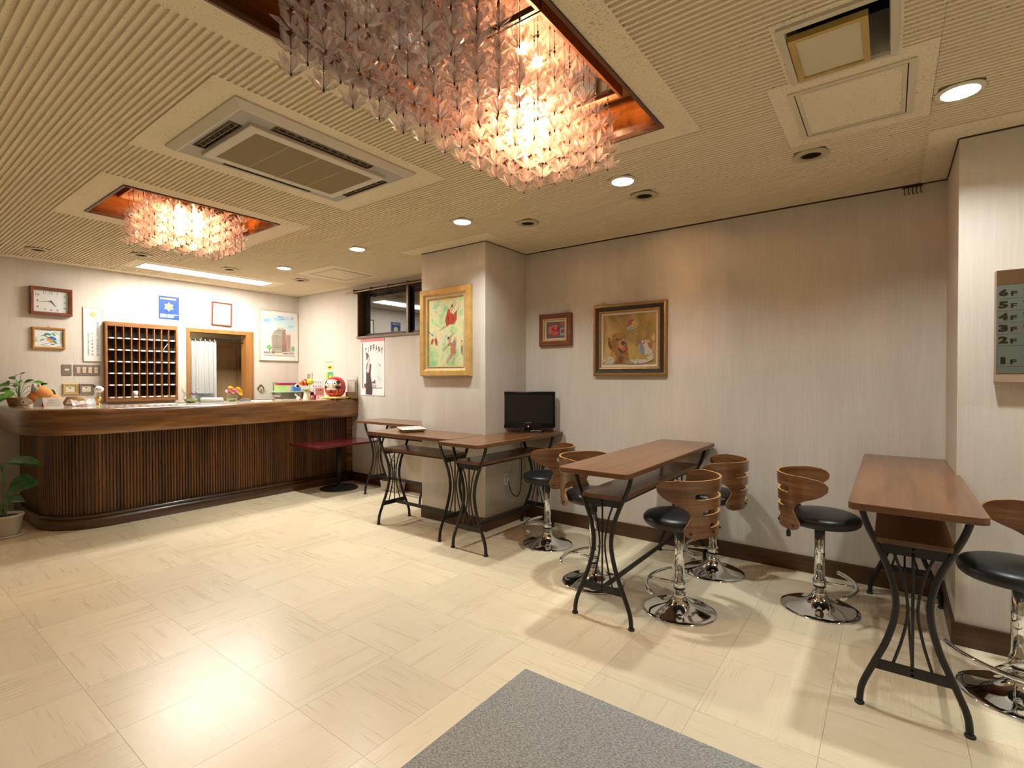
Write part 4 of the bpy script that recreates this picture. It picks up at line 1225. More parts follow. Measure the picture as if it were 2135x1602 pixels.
L = [(bg, FULL),      (skin, seg((0.60, 0.82), (0.76, 0.96), 0.03, 0.015)), (skin, seg((0.63, 0.79), (0.80, 0.92), 0.028, 0.012)), (skin, seg((0.52, 0.60), (0.31, 0.53), 0.035, 0.01)), (skin, seg((0.76, 0.74), (0.88, 0.88), 0.035, 0.012)), (skin, ell(0.66, 0.86, 0.025, 0.022)), (dk, ell(0.675, 0.875, 0.022, 0.02)),
     (red, ell(0.60, 0.69, 0.12, 0.085, 0.3)), (red, [(0.49, 0.70), (0.56, 0.84), (0.62, 0.82), (0.60, 0.66)]), (red, [(0.60, 0.62), (0.72, 0.61), (0.80, 0.68), (0.80, 0.80), (0.76, 0.78), (0.70, 0.74), (0.60, 0.76)]), (red2, seg((0.60, 0.76), (0.56, 0.63), 0.025, 0.01)), (red2, ell(0.69, 0.69, 0.02, 0.04, 0.3)), (red2, ell(0.56, 0.71, 0.02, 0.035)), (red, [(0.50, 0.62), (0.57, 0.64), (0.55, 0.575)]),
     (dk, seg((0.0, 0.53), (0.09, 0.48), 0.008)), (red2, seg((0.09, 0.48), (0.16, 0.47), 0.012)), (cream, [(0.14, 0.48), (0.18, 0.485), (0.22, 0.44), (0.20, 0.39), (0.15, 0.41)]), (red, ell(0.11, 0.375, 0.05, 0.024, 0.9)), (red, ell(0.225, 0.37, 0.055, 0.03, -1.2)),
     (skin, seg((0.58, 0.40), (0.72, 0.49), 0.03, 0.012)), (skin, seg((0.60, 0.34), (0.44, 0.25), 0.03, 0.01)), (skin, ell(0.60, 0.395, 0.03, 0.028)), (dk, ell(0.58, 0.41, 0.028, 0.022)), (pinkr, ell(0.645, 0.325, 0.06, 0.022, -0.2)), (mauve, ell(0.74, 0.325, 0.04, 0.05)), (skin, ell(0.75, 0.395, 0.022, 0.025)), (pinkr, ell(0.70, 0.235, 0.065, 0.065)), (skin, seg((0.66, 0.19), (0.50, 0.05), 0.045, 0.02)), (skin, seg((0.73, 0.18), (0.70, 0.05), 0.045, 0.03)), (mauve, ell(0.95, 0.24, 0.03, 0.06)), (dk, ell(0.95, 0.355, 0.016, 0.016)), (skin, ell(0.95, 0.33, 0.015, 0.02))]
flat_print('canvas', t, pw, ph, L, y=-0.010)
glass_sheet(t, pw, ph, -0.0225)

# ---- dog painting on the right wall
t = empty('dog_painting', (XR, 1.775, 1.683), RW_, 'oil painting of a golden dog and beach balls in a dark gold frame', 'painting')
W, H = 0.66, 0.615
MB().ring(W, H, [(0, 0), (0, -0.030), (0.006, -0.038), (0.018, -0.040), (0.024, -0.034), (0.054, -0.028), (0.058, -0.034), (0.072, -0.030), (0.076, -0.022)], mis=[1, 1, 1, 1, 0, 1, 1, 1]).build('frame', [plain('frame_black', (0.02, 0.013, 0.008), 0.5), M_GOLD2], t)
MB().ring(W - 0.152, H - 0.152, [(0, -0.024), (0.016, -0.018), (0.017, -0.010)]).build('liner', M_LINEN, t)
pw, ph = W - 0.186, H - 0.186
bg = noise_paint('ochre', [(0.30, (0.20, 0.12, 0.025)), (0.5, (0.40, 0.24, 0.06)), (0.62, (0.52, 0.34, 0.10)), (0.75, (0.26, 0.17, 0.045))], 5, 1.0, 4, (1, 1, 0.5))
fur = noise_paint('fur', [(0.35, (0.20, 0.075, 0.018)), (0.65, (0.42, 0.18, 0.04))], 22, 1.5); furd = C('fur_dark', (0.16, 0.06, 0.015)); furl = C('fur_light', (0.50, 0.26, 0.08)); nose = C('dog_nose', (0.09, 0.05, 0.045)); tong = C('tongue', (0.55, 0.09, 0.07)); bred = C('ball_red', (0.40, 0.09, 0.11)); bwht = C('ball_white', (0.55, 0.47, 0.36)); bblu = C('ball_blue', (0.22, 0.24, 0.26)); byel = C('ball_yellow', (0.56, 0.38, 0.05)); foam = noise_paint('foam', [(0.4, (0.34, 0.26, 0.14)), (0.6, (0.60, 0.54, 0.44))], 40, 2)
L = [(bg, FULL), 
     (fur, [(0.12, 0.02), (0.14, 0.22), (0.20, 0.42), (0.46, 0.45), (0.48, 0.22), (0.50, 0.10), (0.44, 0.02)]),
     (fur, ell(0.13, 0.43, 0.045, 0.14, 0.25)), (furd, ell(0.125, 0.40, 0.028, 0.09, 0.25)), (fur, ell(0.30, 0.47, 0.145, 0.175, -0.2)), (furl, ell(0.36, 0.43, 0.07, 0.10, -0.3)), (fur, ell(0.28, 0.56, 0.11, 0.09)),
     (furl, ell(0.37, 0.56, 0.03, 0.035)), (nose, ell(0.37, 0.555, 0.018, 0.018)), (nose, ell(0.26, 0.515, 0.026, 0.018, 0.3)), (furl, ell(0.345, 0.365, 0.035, 0.055)), (nose, ell(0.385, 0.435, 0.042, 0.045)), (nose, [(0.27, 0.355), (0.35, 0.31), (0.42, 0.32), (0.43, 0.25), (0.37, 0.245), (0.30, 0.285)]), (tong, ell(0.393, 0.315, 0.042, 0.045)),
     (furl, ell(0.20, 0.16, 0.04, 0.10, 0.2)), (furd, ell(0.34, 0.12, 0.05, 0.06)),
     (bwht, ell(0.555, 0.76, 0.105, 0.135)), (bred, ell(0.555, 0.76, 0.105, 0.135, 0, 14, 0.55, 3.3)), (byel, ell(0.60, 0.815, 0.05, 0.06, -0.6)), (C('ball_grey', (0.40, 0.33, 0.22)), ell(0.545, 0.70, 0.085, 0.055)), (C('ball_green', (0.28, 0.24, 0.10)), ell(0.55, 0.665, 0.075, 0.035)), (bred, ell(0.63, 0.735, 0.03, 0.035)), (bwht, ell(0.632, 0.735, 0.017, 0.02)),
     (C('far_ball', (0.34, 0.20, 0.10)), ell(0.93, 0.52, 0.07, 0.10)), (byel, ell(0.95, 0.52, 0.03, 0.07)),
     (bwht, ell(0.80, 0.33, 0.125, 0.15)), (bblu, [(0.70, 0.40), (0.74, 0.42), (0.785, 0.33), (0.80, 0.19), (0.74, 0.20), (0.69, 0.27)]), (bred, [(0.84, 0.42), (0.90, 0.43), (0.93, 0.34), (0.90, 0.28), (0.86, 0.36)]), (byel, ell(0.845, 0.455, 0.045, 0.025, -0.3)), (bred, ell(0.755, 0.44, 0.045, 0.045)), (bwht, ell(0.755, 0.445, 0.025, 0.028)), (bred, ell(0.695, 0.43, 0.03, 0.025, 0.6)),
     (foam, ell(0.10, 0.08, 0.12, 0.10)), (foam, ell(0.90, 0.17, 0.07, 0.10)), (foam, ell(0.62, 0.06, 0.22, 0.05)), (C('foam_lt', (0.52, 0.44, 0.36)), ell(0.80, 0.07, 0.08, 0.03))]
L = [(m_, [(min(1, max(0, u)), min(1, max(0, v))) for u, v in p_]) for m_, p_ in L]
flat_print('canvas', t, pw, ph, L, y=-0.010)
glass_sheet(t, pw, ph, -0.0185)

# ---- rose picture
t = empty('rose_picture', (XR, 2.508, 1.806), RW_, 'small red rose picture in a brown and gold frame', 'picture')
W, H = 0.35, 0.30
MB().ring(W, H, [(0, 0), (0, -0.028), (0.006, -0.034), (0.045, -0.028), (0.046, -0.032), (0.056, -0.028), (0.058, -0.018)], mis=[0, 0, 0, 1, 1, 1]).build('frame', [M_MAHOG, M_GOLD], t)
MB().ring(W - 0.116, H - 0.116, [(0, -0.018), (0.016, -0.016), (0.017, -0.010)]).build('liner', M_LINEN, t)
pw, ph = W - 0.15, H - 0.15
rose = C('rose', (0.50, 0.06, 0.05)); rosel = C('rose_light', (0.62, 0.16, 0.12)); rosed = C('rose_dark', (0.30, 0.03, 0.03)); leafd = C('rose_leaf', (0.12, 0.20, 0.06))
L = [(C('rose_bg', (0.16, 0.11, 0.09)), FULL), (leafd, ell(0.15, 0.35, 0.13, 0.10, 0.5)), (leafd, ell(0.72, 0.28, 0.14, 0.08, -0.5)), (leafd, ell(0.25, 0.75, 0.12, 0.07, 0.8)), (C('rose_blue', (0.25, 0.32, 0.36)), R4(0.74, 0.12, 0.98, 0.62)), (tong, ell(0.86, 0.85, 0.10, 0.10)), (rosed, ell(0.88, 0.40, 0.09, 0.12)),
     (rose, ell(0.42, 0.48, 0.29, 0.36)), (rosel, ell(0.28, 0.52, 0.13, 0.22, 0.5)), (rosed, ell(0.56, 0.52, 0.13, 0.22, -0.4)), (rosel, ell(0.45, 0.70, 0.18, 0.10, 0.1)), (rose, ell(0.42, 0.54, 0.16, 0.17, 0.5)), (rosed, ell(0.40, 0.56, 0.10, 0.06, 0.7)), (rosel, ell(0.47, 0.60, 0.09, 0.045, -0.5)), (rosed, ell(0.43, 0.62, 0.035, 0.03)), (rosel, ell(0.50, 0.30, 0.18, 0.05, 0.25)), (rosed, ell(0.30, 0.34, 0.14, 0.03, -0.5)), (rosel, ell(0.20, 0.42, 0.07, 0.14, 0.3))]
flat_print('canvas', t, pw, ph, L, y=-0.010)

# ---- hotel watercolour on the back wall
t = empty('hotel_watercolour', (3.823, YB, 1.965), 0, 'pale framed watercolour of a tall hotel building under blue sky', 'picture')
W, H = 0.58, 0.72
MB().ring(W, H, [(0, 0), (0, -0.018), (0.003, -0.020), (0.010, -0.020), (0.012, -0.008)]).build('frame', plain('pale_frame', (0.66, 0.55, 0.36), 0.35, metal=0.3), t)
MB().box((-W / 2 + 0.011, -0.009, -H / 2 + 0.011), (W / 2 - 0.011, -0.006, H / 2 - 0.011)).build('mount', M_PAPER, t)
sky = noise_paint('sky', [(0.34, (0.10, 0.34, 0.74)), (0.5, (0.30, 0.58, 0.85)), (0.64, (0.70, 0.80, 0.84))], 9, 0.8)
ppr = C('aquarelle_paper', (0.80, 0.74, 0.66)); pale = C('sky_pale', (0.62, 0.78, 0.82)); b1 = C('tower_grey', (0.40, 0.35, 0.27)); b2 = C('tower_brown', (0.38, 0.22, 0.15)); b3 = C('tower_pink', (0.48, 0.31, 0.24)); win = C('win_dark', (0.16, 0.14, 0.12)); tr_ = C('tree_green', (0.18, 0.55, 0.16)); roofc = C('roof_glass', (0.38, 0.40, 0.36)); car = C('car_dark', (0.22, 0.19, 0.15)); carl = C('car_light', (0.66, 0.56, 0.42))
L = [(ppr, FULL), (pale, [(0.0, 0.86), (0.5, 0.98), (1, 0.98), (1, 0.62), (0.72, 0.66), (0.30, 0.64), (0.0, 0.80)]), (sky, [(0.0, 0.87), (0.18, 0.91), (0.28, 0.905), (0.44, 0.94), (0.49, 0.985), (1.0, 0.985), (1.0, 0.93), (0.80, 0.92), (0.6, 0.885), (0.40, 0.86), (0.30, 0.80), (0.0, 0.79)]), (C('sky_mid', (0.40, 0.66, 0.82)), ell(0.88, 0.75, 0.09, 0.035)),
     (ppr, R4(0.42, 0.665, 0.70, 0.715)), (win, ell(0.49, 0.685, 0.014, 0.010)), (win, ell(0.55, 0.685, 0.008, 0.010)), (win, ell(0.62, 0.69, 0.014, 0.010)),
     (b1, [(0.27, 0.12), (0.25, 0.48), (0.30, 0.55), (0.36, 0.63), (0.43, 0.63), (0.43, 0.665), (0.70, 0.66), (0.71, 0.13)]), (roofc, [(0.31, 0.56), (0.37, 0.62), (0.62, 0.61), (0.61, 0.55)]), (C('band_lt', (0.55, 0.46, 0.36)), R4(0.28, 0.52, 0.60, 0.545)),
     (b2, [(0.60, 0.12), (0.60, 0.55), (0.65, 0.66), (0.71, 0.67), (0.735, 0.12)]), (C('tower_brown2', (0.30, 0.18, 0.12)), R4(0.60, 0.12, 0.73, 0.30)), (b3, [(0.735, 0.12), (0.735, 0.545), (0.86, 0.545), (0.88, 0.52), (0.865, 0.12)]), (C('tower_edge', (0.60, 0.46, 0.36)), R4(0.735, 0.52, 0.88, 0.54))]
for z_ in (0.50, 0.44, 0.37, 0.31):
    L.append((win, R4(0.40, z_ - 0.012, 0.45, z_)))
for z_ in (0.26, 0.22):
    for u_ in (0.34, 0.42, 0.50): L.append((win, R4(u_, z_ - 0.014, u_ + 0.05, z_)))
for z_ in (0.45, 0.36, 0.27): L.append((win, R4(0.79, z_ - 0.008, 0.84, z_)))
L += [(C('awning', (0.50, 0.42, 0.30)), R4(0.38, 0.10, 0.58, 0.15)), (tr_, ell(0.17, 0.22, 0.085, 0.045)), (C('trunk', (0.30, 0.18, 0.10)), seg((0.18, 0.18), (0.18, 0.10), 0.015)), (tr_, ell(0.95, 0.205, 0.05, 0.06)), (car, R4(0.0, 0.085, 0.20, 0.105)), (car, R4(0.24, 0.08, 0.36, 0.12)), (carl, R4(0.60, 0.085, 0.80, 0.115)), (car, R4(0.62, 0.075, 0.78, 0.09)), (car, R4(0.83, 0.08, 0.99, 0.095)), (C('street', (0.58, 0.53, 0.47)), R4(0.0, 0.03, 1.0, 0.045))]
flat_print('print', t, 0.455, 0.59, L, y=-0.0095)
glass_sheet(t, W - 0.024, H - 0.024, -0.0175)

# ---- clock
t = empty('wall_clock', (1.36, YB, 2.155), 0, 'rectangular wall clock in a reddish wooden frame', 'clock')
W, H = 0.335, 0.285
MB().ring(W, H, [(0, 0), (0, -0.045), (0.006, -0.050), (0.026, -0.046), (0.032, -0.030), (0.032, -0.020)]).build('frame', M_MAHOG, t)
MB().box((-W / 2 + 0.03, -0.020, -H / 2 + 0.03), (W / 2 - 0.03, -0.016, H / 2 - 0.03)).build('dial', plain('clock_dial', (0.72, 0.74, 0.70), 0.5), t)
for k in range(1, 13):
    a = PI / 2 - 2 * PI * k / 12
    s_ = 1.0 / max(abs(math.cos(a)) / 0.110, abs(math.sin(a)) / 0.090)
    text_obj(str(k), 0.034, M_INK, t, (s_ * math.cos(a) * 0.97, -0.0203, s_ * math.sin(a) * 0.97), 'numeral')
hands = MB()
def hand(ang, l, w):
    a = PI / 2 - math.radians(ang)
    return MB().prism(seg((-0.012 * math.cos(a), -0.012 * math.sin(a)), (l * math.cos(a), l * math.sin(a)), w, w * 0.35), -0.0235, -0.0225, axis='y')
hand(142, 0.062, 0.008).build('hour_hand', M_INK, t)
hand(262, 0.095, 0.0045).build('minute_hand', M_INK, t)
hand(105, 0.05, 0.0015).build('second_hand', M_GREY, t)
MB().lathe([(0.0, -0.026), (0.005, -0.026), (0.005, -0.020)], 12, axis='y', cap=False).build('hub', M_INK, t)
glass_sheet(t, W - 0.066, H - 0.066, -0.031)

# ---- kingfisher picture
t = empty('kingfisher_picture', (1.341, YB, 1.772), 0, 'small kingfisher picture in a light orange wooden frame', 'picture')
W, H = 0.262, 0.222
MB().ring(W, H, [(0, 0), (0, -0.018), (0.004, -0.022), (0.016, -0.022), (0.021, -0.016), (0.021, -0.008)]).build('frame', M_OAK, t)
MB().tube([(0.012 * math.cos(a), -0.004, H / 2 + 0.012 * math.sin(a)) for a in [PI * k / 8 for k in range(9)]], 0.0018, 6).build('hanging_ring', M_GOLD2, t)
pp = C('bird_paper', (0.72, 0.76, 0.74)); blu = C('bird_blue', (0.05, 0.17, 0.50)); tea = C('bird_teal', (0.03, 0.30, 0.28)); org = C('bird_orange', (0.75, 0.33, 0.04)); br = C('branch', (0.42, 0.20, 0.10)); gl_ = C('bird_leaf', (0.12, 0.33, 0.12))
L = [(pp, FULL), (M_GREY, R4(0.22, 0.93, 0.68, 0.955)), (C('script', (0.40, 0.46, 0.46)), R4(0.90, 0.20, 0.99, 0.88)), (C('script2', (0.55, 0.55, 0.52)), R4(0.02, 0.25, 0.10, 0.55)), (M_GREY, R4(0.78, 0.04, 0.92, 0.065)), (M_GREY, R4(0.30, 0.05, 0.56, 0.065)), (br, seg((0.22, 0.10), (0.90, 0.42), 0.025, 0.012)), (br, seg((0.68, 0.90), (0.90, 0.72), 0.02, 0.01)), (gl_, ell(0.27, 0.40, 0.10, 0.035, 0.6)), (gl_, ell(0.68, 0.74, 0.10, 0.032, -1.0)), (gl_, ell(0.64, 0.17, 0.08, 0.035, -0.1)),
     (org, ell(0.56, 0.42, 0.15, 0.085, -0.65)), (blu, ell(0.62, 0.52, 0.17, 0.085, -0.55)), (tea, [(0.68, 0.44), (0.82, 0.20), (0.76, 0.22), (0.64, 0.36)]), (C('bird_white', (0.80, 0.78, 0.74)), ell(0.46, 0.64, 0.10, 0.05, -0.4)), (tea, ell(0.47, 0.73, 0.12, 0.065, -0.3)), (C('bird_cheek', (0.65, 0.25, 0.16)), ell(0.41, 0.68, 0.035, 0.03)), (M_INK, [(0.40, 0.70), (0.18, 0.625), (0.38, 0.655)])]
flat_print('print', t, W - 0.04, H - 0.04, L, y=-0.009)

# ---- paper sign with the gold blossom emblem
t = empty('paper_notice', (1.708, YB, 1.835), 0, 'tall white paper notice with a gold blossom and vertical writing', 'notice')
W, H = 0.165, 0.585
MB().box((-W / 2, -0.006, -H / 2), (W / 2, 0, H / 2)).build('board', M_PAPER, t)
MB().ring(W + 0.006, H + 0.006, [(0, 0), (0, -0.009), (0.005, -0.009), (0.005, -0.005)]).build('edge_trim', plain('notice_edge', (0.60, 0.48, 0.28), 0.5), t)
M_EMB = C('emblem_gold', (0.72, 0.46, 0.13))
pts = []
for k in range(40):
    a = PI / 2 + 2 * PI * k / 40
    r = 0.029 * (0.78 + 0.28 * abs(math.cos(2.5 * (a - PI / 2))))
    pts.append((r * math.cos(a), 0.223 + r * math.sin(a)))
MB().prism(pts, -0.008, -0.006, axis='y').build('emblem', M_EMB, t)
MB().prism(ell(0, 0.223, 0.012, 0.010), -0.0088, -0.008, axis='y').build('emblem_centre', C('emblem_light', (0.85, 0.66, 0.32)), t)
M_SIGN = C('sign_ink', (0.22, 0.21, 0.19))
text_obj('\n'.join('暴力追放協力宿泊施設の章'), 0.030, M_SIGN, t, (0.040, -0.0064, -0.045), fit_w=0.024, fit_h=0.375, lines=1.0)
text_obj('\n'.join('石川県警察本部'), 0.02, M_SIGN, t, (-0.008, -0.0064, -0.105), fit_w=0.016, fit_h=0.25, lines=1.5)
text_obj('\n'.join('財団法人暴力追放推進会'), 0.02, M_SIGN, t, (-0.042, -0.0064, -0.105), fit_w=0.017, fit_h=0.25)

# ---- blue poster
t = empty('blue_poster', (2.443, YB, 2.212), 0, 'blue wall poster with a yellow snowflake emblem above the key rack', 'poster')
W, H = 0.218, 0.280
flat_print('sheet', t, W, H, [(C('poster_blue', (0.002, 0.045, 0.22), 0.5), FULL)], y=-0.002)
M_PY = C('poster_yellow', (0.55, 0.52, 0.12))
text_obj('防火優良認定施設証', 0.02, M_PY, t, (-0.004, -0.0026, 0.108), fit_w=0.170, fit_h=0.024, bold=0.0006)
lay = []
for k in range(6):
    a = PI / 2 + PI / 3 * k
    c0 = (0.5 + 0.30 * 0.28 / W * 0 + 0.15 * math.cos(a), 0.545 + 0.117 * math.sin(a))
    lay.append((M_PY, [(0.5 + (0.155 * math.cos(a + da) if False else 0) + q * math.cos(a + da), 0.545 + q * W / H * math.sin(a + da)) for q, da in ((0.05, 0), (0.17, 0.40), (0.26, 0.0), (0.17, -0.40))]))
lay.append((M_PY, ell(0.5, 0.545, 0.17, 0.13, 0, 12)))
for k in range(6):
    a = PI / 3 * k
    lay.append((C('poster_olive', (0.50, 0.54, 0.14)), ell(0.5 + 0.095 * math.cos(a), 0.545 + 0.075 * math.sin(a), 0.026, 0.02)))
lay.append((C('poster_core', (0.82, 0.76, 0.30)), ell(0.5, 0.545, 0.045, 0.035)))
flat_print('emblem', t, W, H, lay, y=-0.0025)
lay = []
for r_, (a, b) in enumerate(((0.07, 0.97), (0.07, 0.80), (0.07, 0.74), (0.07, 0.74), (0.07, 0.70))):
    lay.append((M_PAPER, R4(a, 0.205 - r_ * 0.032, 0.38, 0.222 - r_ * 0.032))); lay.append((M_PAPER, R4(0.42, 0.205 - r_ * 0.032, b, 0.222 - r_ * 0.032)))
flat_print('small_print', t, W, H, lay, y=-0.0025)

# ---- blank certificate above the door
t = empty('framed_certificate', (3.05, YB, 2.197), 0, 'blank cream certificate in a thin reddish wooden frame above the doorway', 'picture')
t.rotation_euler = (0, math.radians(1.5), 0)
W, H = 0.252, 0.305
MB().ring(W, H, [(0, 0), (0, -0.016), (0.004, -0.020), (0.016, -0.018), (0.02, -0.008)]).build('frame', M_MAHOG, t)
MB().box((-W / 2 + 0.018, -0.008, -H / 2 + 0.018), (W / 2 - 0.018, -0.005, H / 2 - 0.018)).build('certificate', plain('certificate_cream', (0.82, 0.80, 0.70), 0.6), t)

# ---- switch plates and small brass pictures
M_SWG = plain('switch_grey', (0.26, 0.22, 0.185), 0.4, metal=0.3)
t = empty('switch_plate', (1.483, YB, 1.445), 0, 'grey single wall plate left of the switch bank', 'switch')
MB().box((-0.04, -0.006, -0.058), (0.04, 0, 0.058)).build('cover_plate', M_SWG, t, bevel=0.002)
MB().box((-0.018, -0.009, -0.008), (0.018, -0.006, 0.012)).build('jack', plain('switch_cream', (0.68, 0.62, 0.46), 0.5), t)
t = empty('switch_bank', (1.654, YB, 1.445), 0, 'grey plate with four columns of light switches', 'switch')
MB().box((-0.112, -0.006, -0.058), (0.112, 0, 0.058)).build('cover_plate', M_SWG, t, bevel=0.002)
for i in range(4):
    for j in range(3):
        MB().box((-0.076 + i * 0.0505 - 0.016, -0.010, 0.020 - j * 0.022 - 0.009), (-0.076 + i * 0.0505 + 0.016, -0.006, 0.020 - j * 0.022 + 0.009)).build('rocker', plain('switch_peach', (0.72, 0.52, 0.38), 0.45) if (i, j) not in ((1, 0), (3, 2)) else plain('switch_yellow', (0.75, 0.62, 0.28), 0.45), t, bevel=0.002)
for nm, x, fm, lb in (('brass_plaque', 1.512, plain('brass_frame', (0.52, 0.36, 0.13), 0.4, metal=0.3), 'small bird print in a flat brass coloured frame below the switches'), ('pewter_plaque', 1.648, plain('pewter_frame', (0.24, 0.19, 0.16), 0.4, metal=0.4), 'small bird print in a dark pewter frame below the switches')):
    t = empty(nm, (x, YB, 1.24), 0, lb, 'picture')
    MB().ring(0.128, 0.115, [(0, 0), (0, -0.010), (0.004, -0.013), (0.024, -0.010), (0.026, -0.005)]).build('frame', fm, t)
    flat_print('print', t, 0.08, 0.068, [(C('plaque_cream', (0.66, 0.60, 0.44)), FULL), (M_INK, ell(0.45, 0.66, 0.10, 0.10, 0.5)), (C('plaque_brown', (0.30, 0.22, 0.12)), seg((0.35, 0.60), (0.62, 0.78), 0.05)), (C('plaque_white', (0.80, 0.76, 0.66)), ell(0.5, 0.28, 0.16, 0.12)), (M_GREY, ell(0.5, 0.20, 0.12, 0.04))], y=-0.006)

# ---- key rack
t = empty('key_rack', (2.155, YB, 1.541), 0, 'wooden pigeonhole key rack with white number tags', 'key rack')
W, H, D = 0.713, 0.90, 0.075
M_RACK = wood('rack_wood', (0.20, 0.075, 0.022), (0.34, 0.15, 0.045), (3, 3, 30), 0.4)
M_RACKIN = plain('rack_inside', (0.012, 0.007, 0.005), 0.8)
MB().box((-W / 2 + 0.01, -0.012, -H / 2 + 0.01), (W / 2 - 0.01, 0, H / 2 - 0.01)).build('back_board', M_RACKIN, t)
IX0, IX1, IZ0, IZ1 = -W / 2 + 0.020, W / 2 - 0.020, -H / 2 + 0.055, H / 2 - 0.05
for a, b in (((-W / 2, -D, -H / 2), (IX0, 0, H / 2)), ((IX1, -D, -H / 2), (W / 2, 0, H / 2)), ((IX0, -D, IZ1), (IX1, 0, H / 2)), ((IX0, -D, -H / 2), (IX1, 0, IZ0))):
    MB().box(a, b).build('frame_board', M_RACK, t, bevel=0.002)
cw = (IX1 - IX0) / 9; rh = (IZ1 - IZ0) / 6
me_div = MB().box((-0.004, -D + 0.004, IZ0), (0.004, -0.012, IZ1)).mesh('divider', [M_RACK])
for i in range(1, 9):
    link('divider', me_div, t, (IX0 + cw * i, 0, 0))
me_sh = MB().box((IX0, -D + 0.006, -0.006), (IX1, -0.012, 0.006)).mesh('shelf', [M_RACK])
me_tag = MB().prism(roundrect(-0.022, 0.022, -0.0075, 0.0075, 0.006, 3), -0.003, 0, axis='y').mesh('number_tag', plain('tag_white', (0.85, 0.84, 0.78), 0.4))
for j in range(6):
    z = IZ0 + rh * j
    if j: link('shelf', me_sh, t, (0, 0, z))
    for i in range(9):
        link('number_tag', me_tag, t, (IX0 + cw * (i + 0.5), -D + (0.005 if j else -0.001), z - (0.0 if j else 0.006)))
kx = IX0 + cw * 3.55
tp_ = MB().lathe([(0.0, 0.0), (0.024, 0.0), (0.026, 0.03), (0.027, 0.055), (0.02, 0.062), (0.0, 0.064)], 14, cap=False).build('tissue_roll', plain('roll_white', (0.78, 0.82, 0.82), 0.7), None, (2.155 + kx, YB - 0.043, 1.541 + IZ0 + 0.0005))
tag(tp_, 'white roll standing in a bottom pigeonhole of the key rack', 'roll')
pn = MB().cyl((0, 0, 0), (0.055, 0, 0.085), 0.004, 8).build('pen', plain('pen_grey', (0.55, 0.56, 0.52), 0.3), None, (2.155 + IX0 + cw * 7.2, YB - 0.05, 1.541 + IZ0 + rh * 4 + 0.011))
tag(pn, 'slim grey pen leaning in an upper right pigeonhole', 'pen')

# ---- doorway with curtain
t = empty('door_1', ((DX0 + DX1) / 2, YB, 0), 0, 'wood framed doorway behind the counter', None, None, 'structure')
M_JAMB = wood('jamb_wood', (0.26, 0.10, 0.025), (0.42, 0.19, 0.05), (20, 20, 1.5), 0.35, coat=0.2)
hw = (DX1 - DX0) / 2
MB().box((-hw - 0.025, -0.018, 0), (-hw + 0.012, 0.13, DZ + 0.04)).build('jamb', M_JAMB, t, bevel=0.003)
MB().box((hw - 0.012, -0.018, 0), (hw + 0.085, 0.13, DZ + 0.04)).build('jamb', M_JAMB, t, bevel=0.003)
MB().box((-hw + 0.012, -0.018, DZ - 0.01), (hw - 0.012, 0.13, DZ + 0.04)).build('header', M_JAMB, t, bevel=0.003)
dr = MB().box((0.02, 0.55, 0), (0.62, 0.59, 1.92)).build('inner_door', wood('inner_door_wood', (0.30, 0.20, 0.10), (0.42, 0.29, 0.15), (12, 12, 1.5), 0.5), t)
MB().ring(0.42, 1.5, [(0, 0.55), (0, 0.545), (0.012, 0.545), (0.012, 0.55)], cx=0.27, cz=1.05).build('panel_moulding', M_JAMB, dr)
MB().box((0.62, 0.50, 0), (0.70, 0.62, 2.0)).build('inner_post', M_JAMB, t)
MB().box((0.50, 0.40, 1.50), (0.60, 0.52, 1.66)).build('wall_box', plain('door_closer', (0.10, 0.085, 0.07), 0.5), t)
cur = empty('door_curtain', (DX0 + 0.02, YB + 0.06, 0), 0, 'white gathered half curtain hanging in the doorway', 'curtain')
mb = MB(); n = 60; CWd = 0.33
top, bot = 1.835, 0.75
rows = []
for r_ in range(9):
    q = r_ / 8
    row = []
    for i in range(n + 1):
        u = i / n
        amp = 0.012 + 0.010 * q
        row.append((u * CWd * (1.0 + 0.02 * q), amp * math.sin(u * 2 * PI * 5.5 + 0.5 * math.sin(u * 9)) + 0.004 * math.sin(u * 37 + q * 3), top + (bot - top) * q))
    rows.append(row)
vs_ = [p for r_ in rows for p in r_]
mb.add(vs_, [(j * (n + 1) + i, j * (n + 1) + i + 1, (j + 1) * (n + 1) + i + 1, (j + 1) * (n + 1) + i) for j in range(8) for i in range(n)], 0, True)
mb.build('cloth', plain('curtain_white', (0.44, 0.435, 0.42), 0.8), cur, recalc=False)
for i in range(6):
    MB().tube([(0.02 + i * 0.058, 0.012 * math.cos(a), 1.845 + 0.014 * math.sin(a)) for a in [2 * PI * k / 10 for k in range(10)]], 0.003, 6, closed=True).build('curtain_ring', M_WHITE, cur)
MB().cyl((-0.01, 0, 1.852), (DX1 - DX0 - 0.03, 0, 1.835), 0.005, 8).build('curtain_rod', M_IRON, cur)

# ---- high window
t = empty('window_1', (XW, (WY0 + WY1) / 2, (WZ0 + WZ1) / 2), RW_, 'high dark framed sliding window', None, None, 'structure')
W, H = WY1 - WY0, WZ1 - WZ0
M_WFR = wood('window_wood', (0.055, 0.028, 0.012), (0.12, 0.062, 0.028), (2, 2, 30), 0.45)
M_WALU = plain('window_bronze', (0.06, 0.042, 0.026), 0.35, metal=0.5)
MB().ring(W, H, [(0, 0.0), (0.0, -0.012), (0.016, -0.012), (0.016, 0.16)]).build('window_frame', M_WFR, t)
MB().box((-W / 2 - 0.005, -0.022, -H / 2 - 0.012), (W / 2 + 0.005, 0.16, -H / 2 + 0.016)).build('window_sill', wood('sill_wood', (0.16, 0.10, 0.055), (0.26, 0.17, 0.10), (2, 2, 30), 0.5), t)
M_PANE = plain('night_glass', (0.018, 0.019, 0.022), 0.035, ior=2.1)
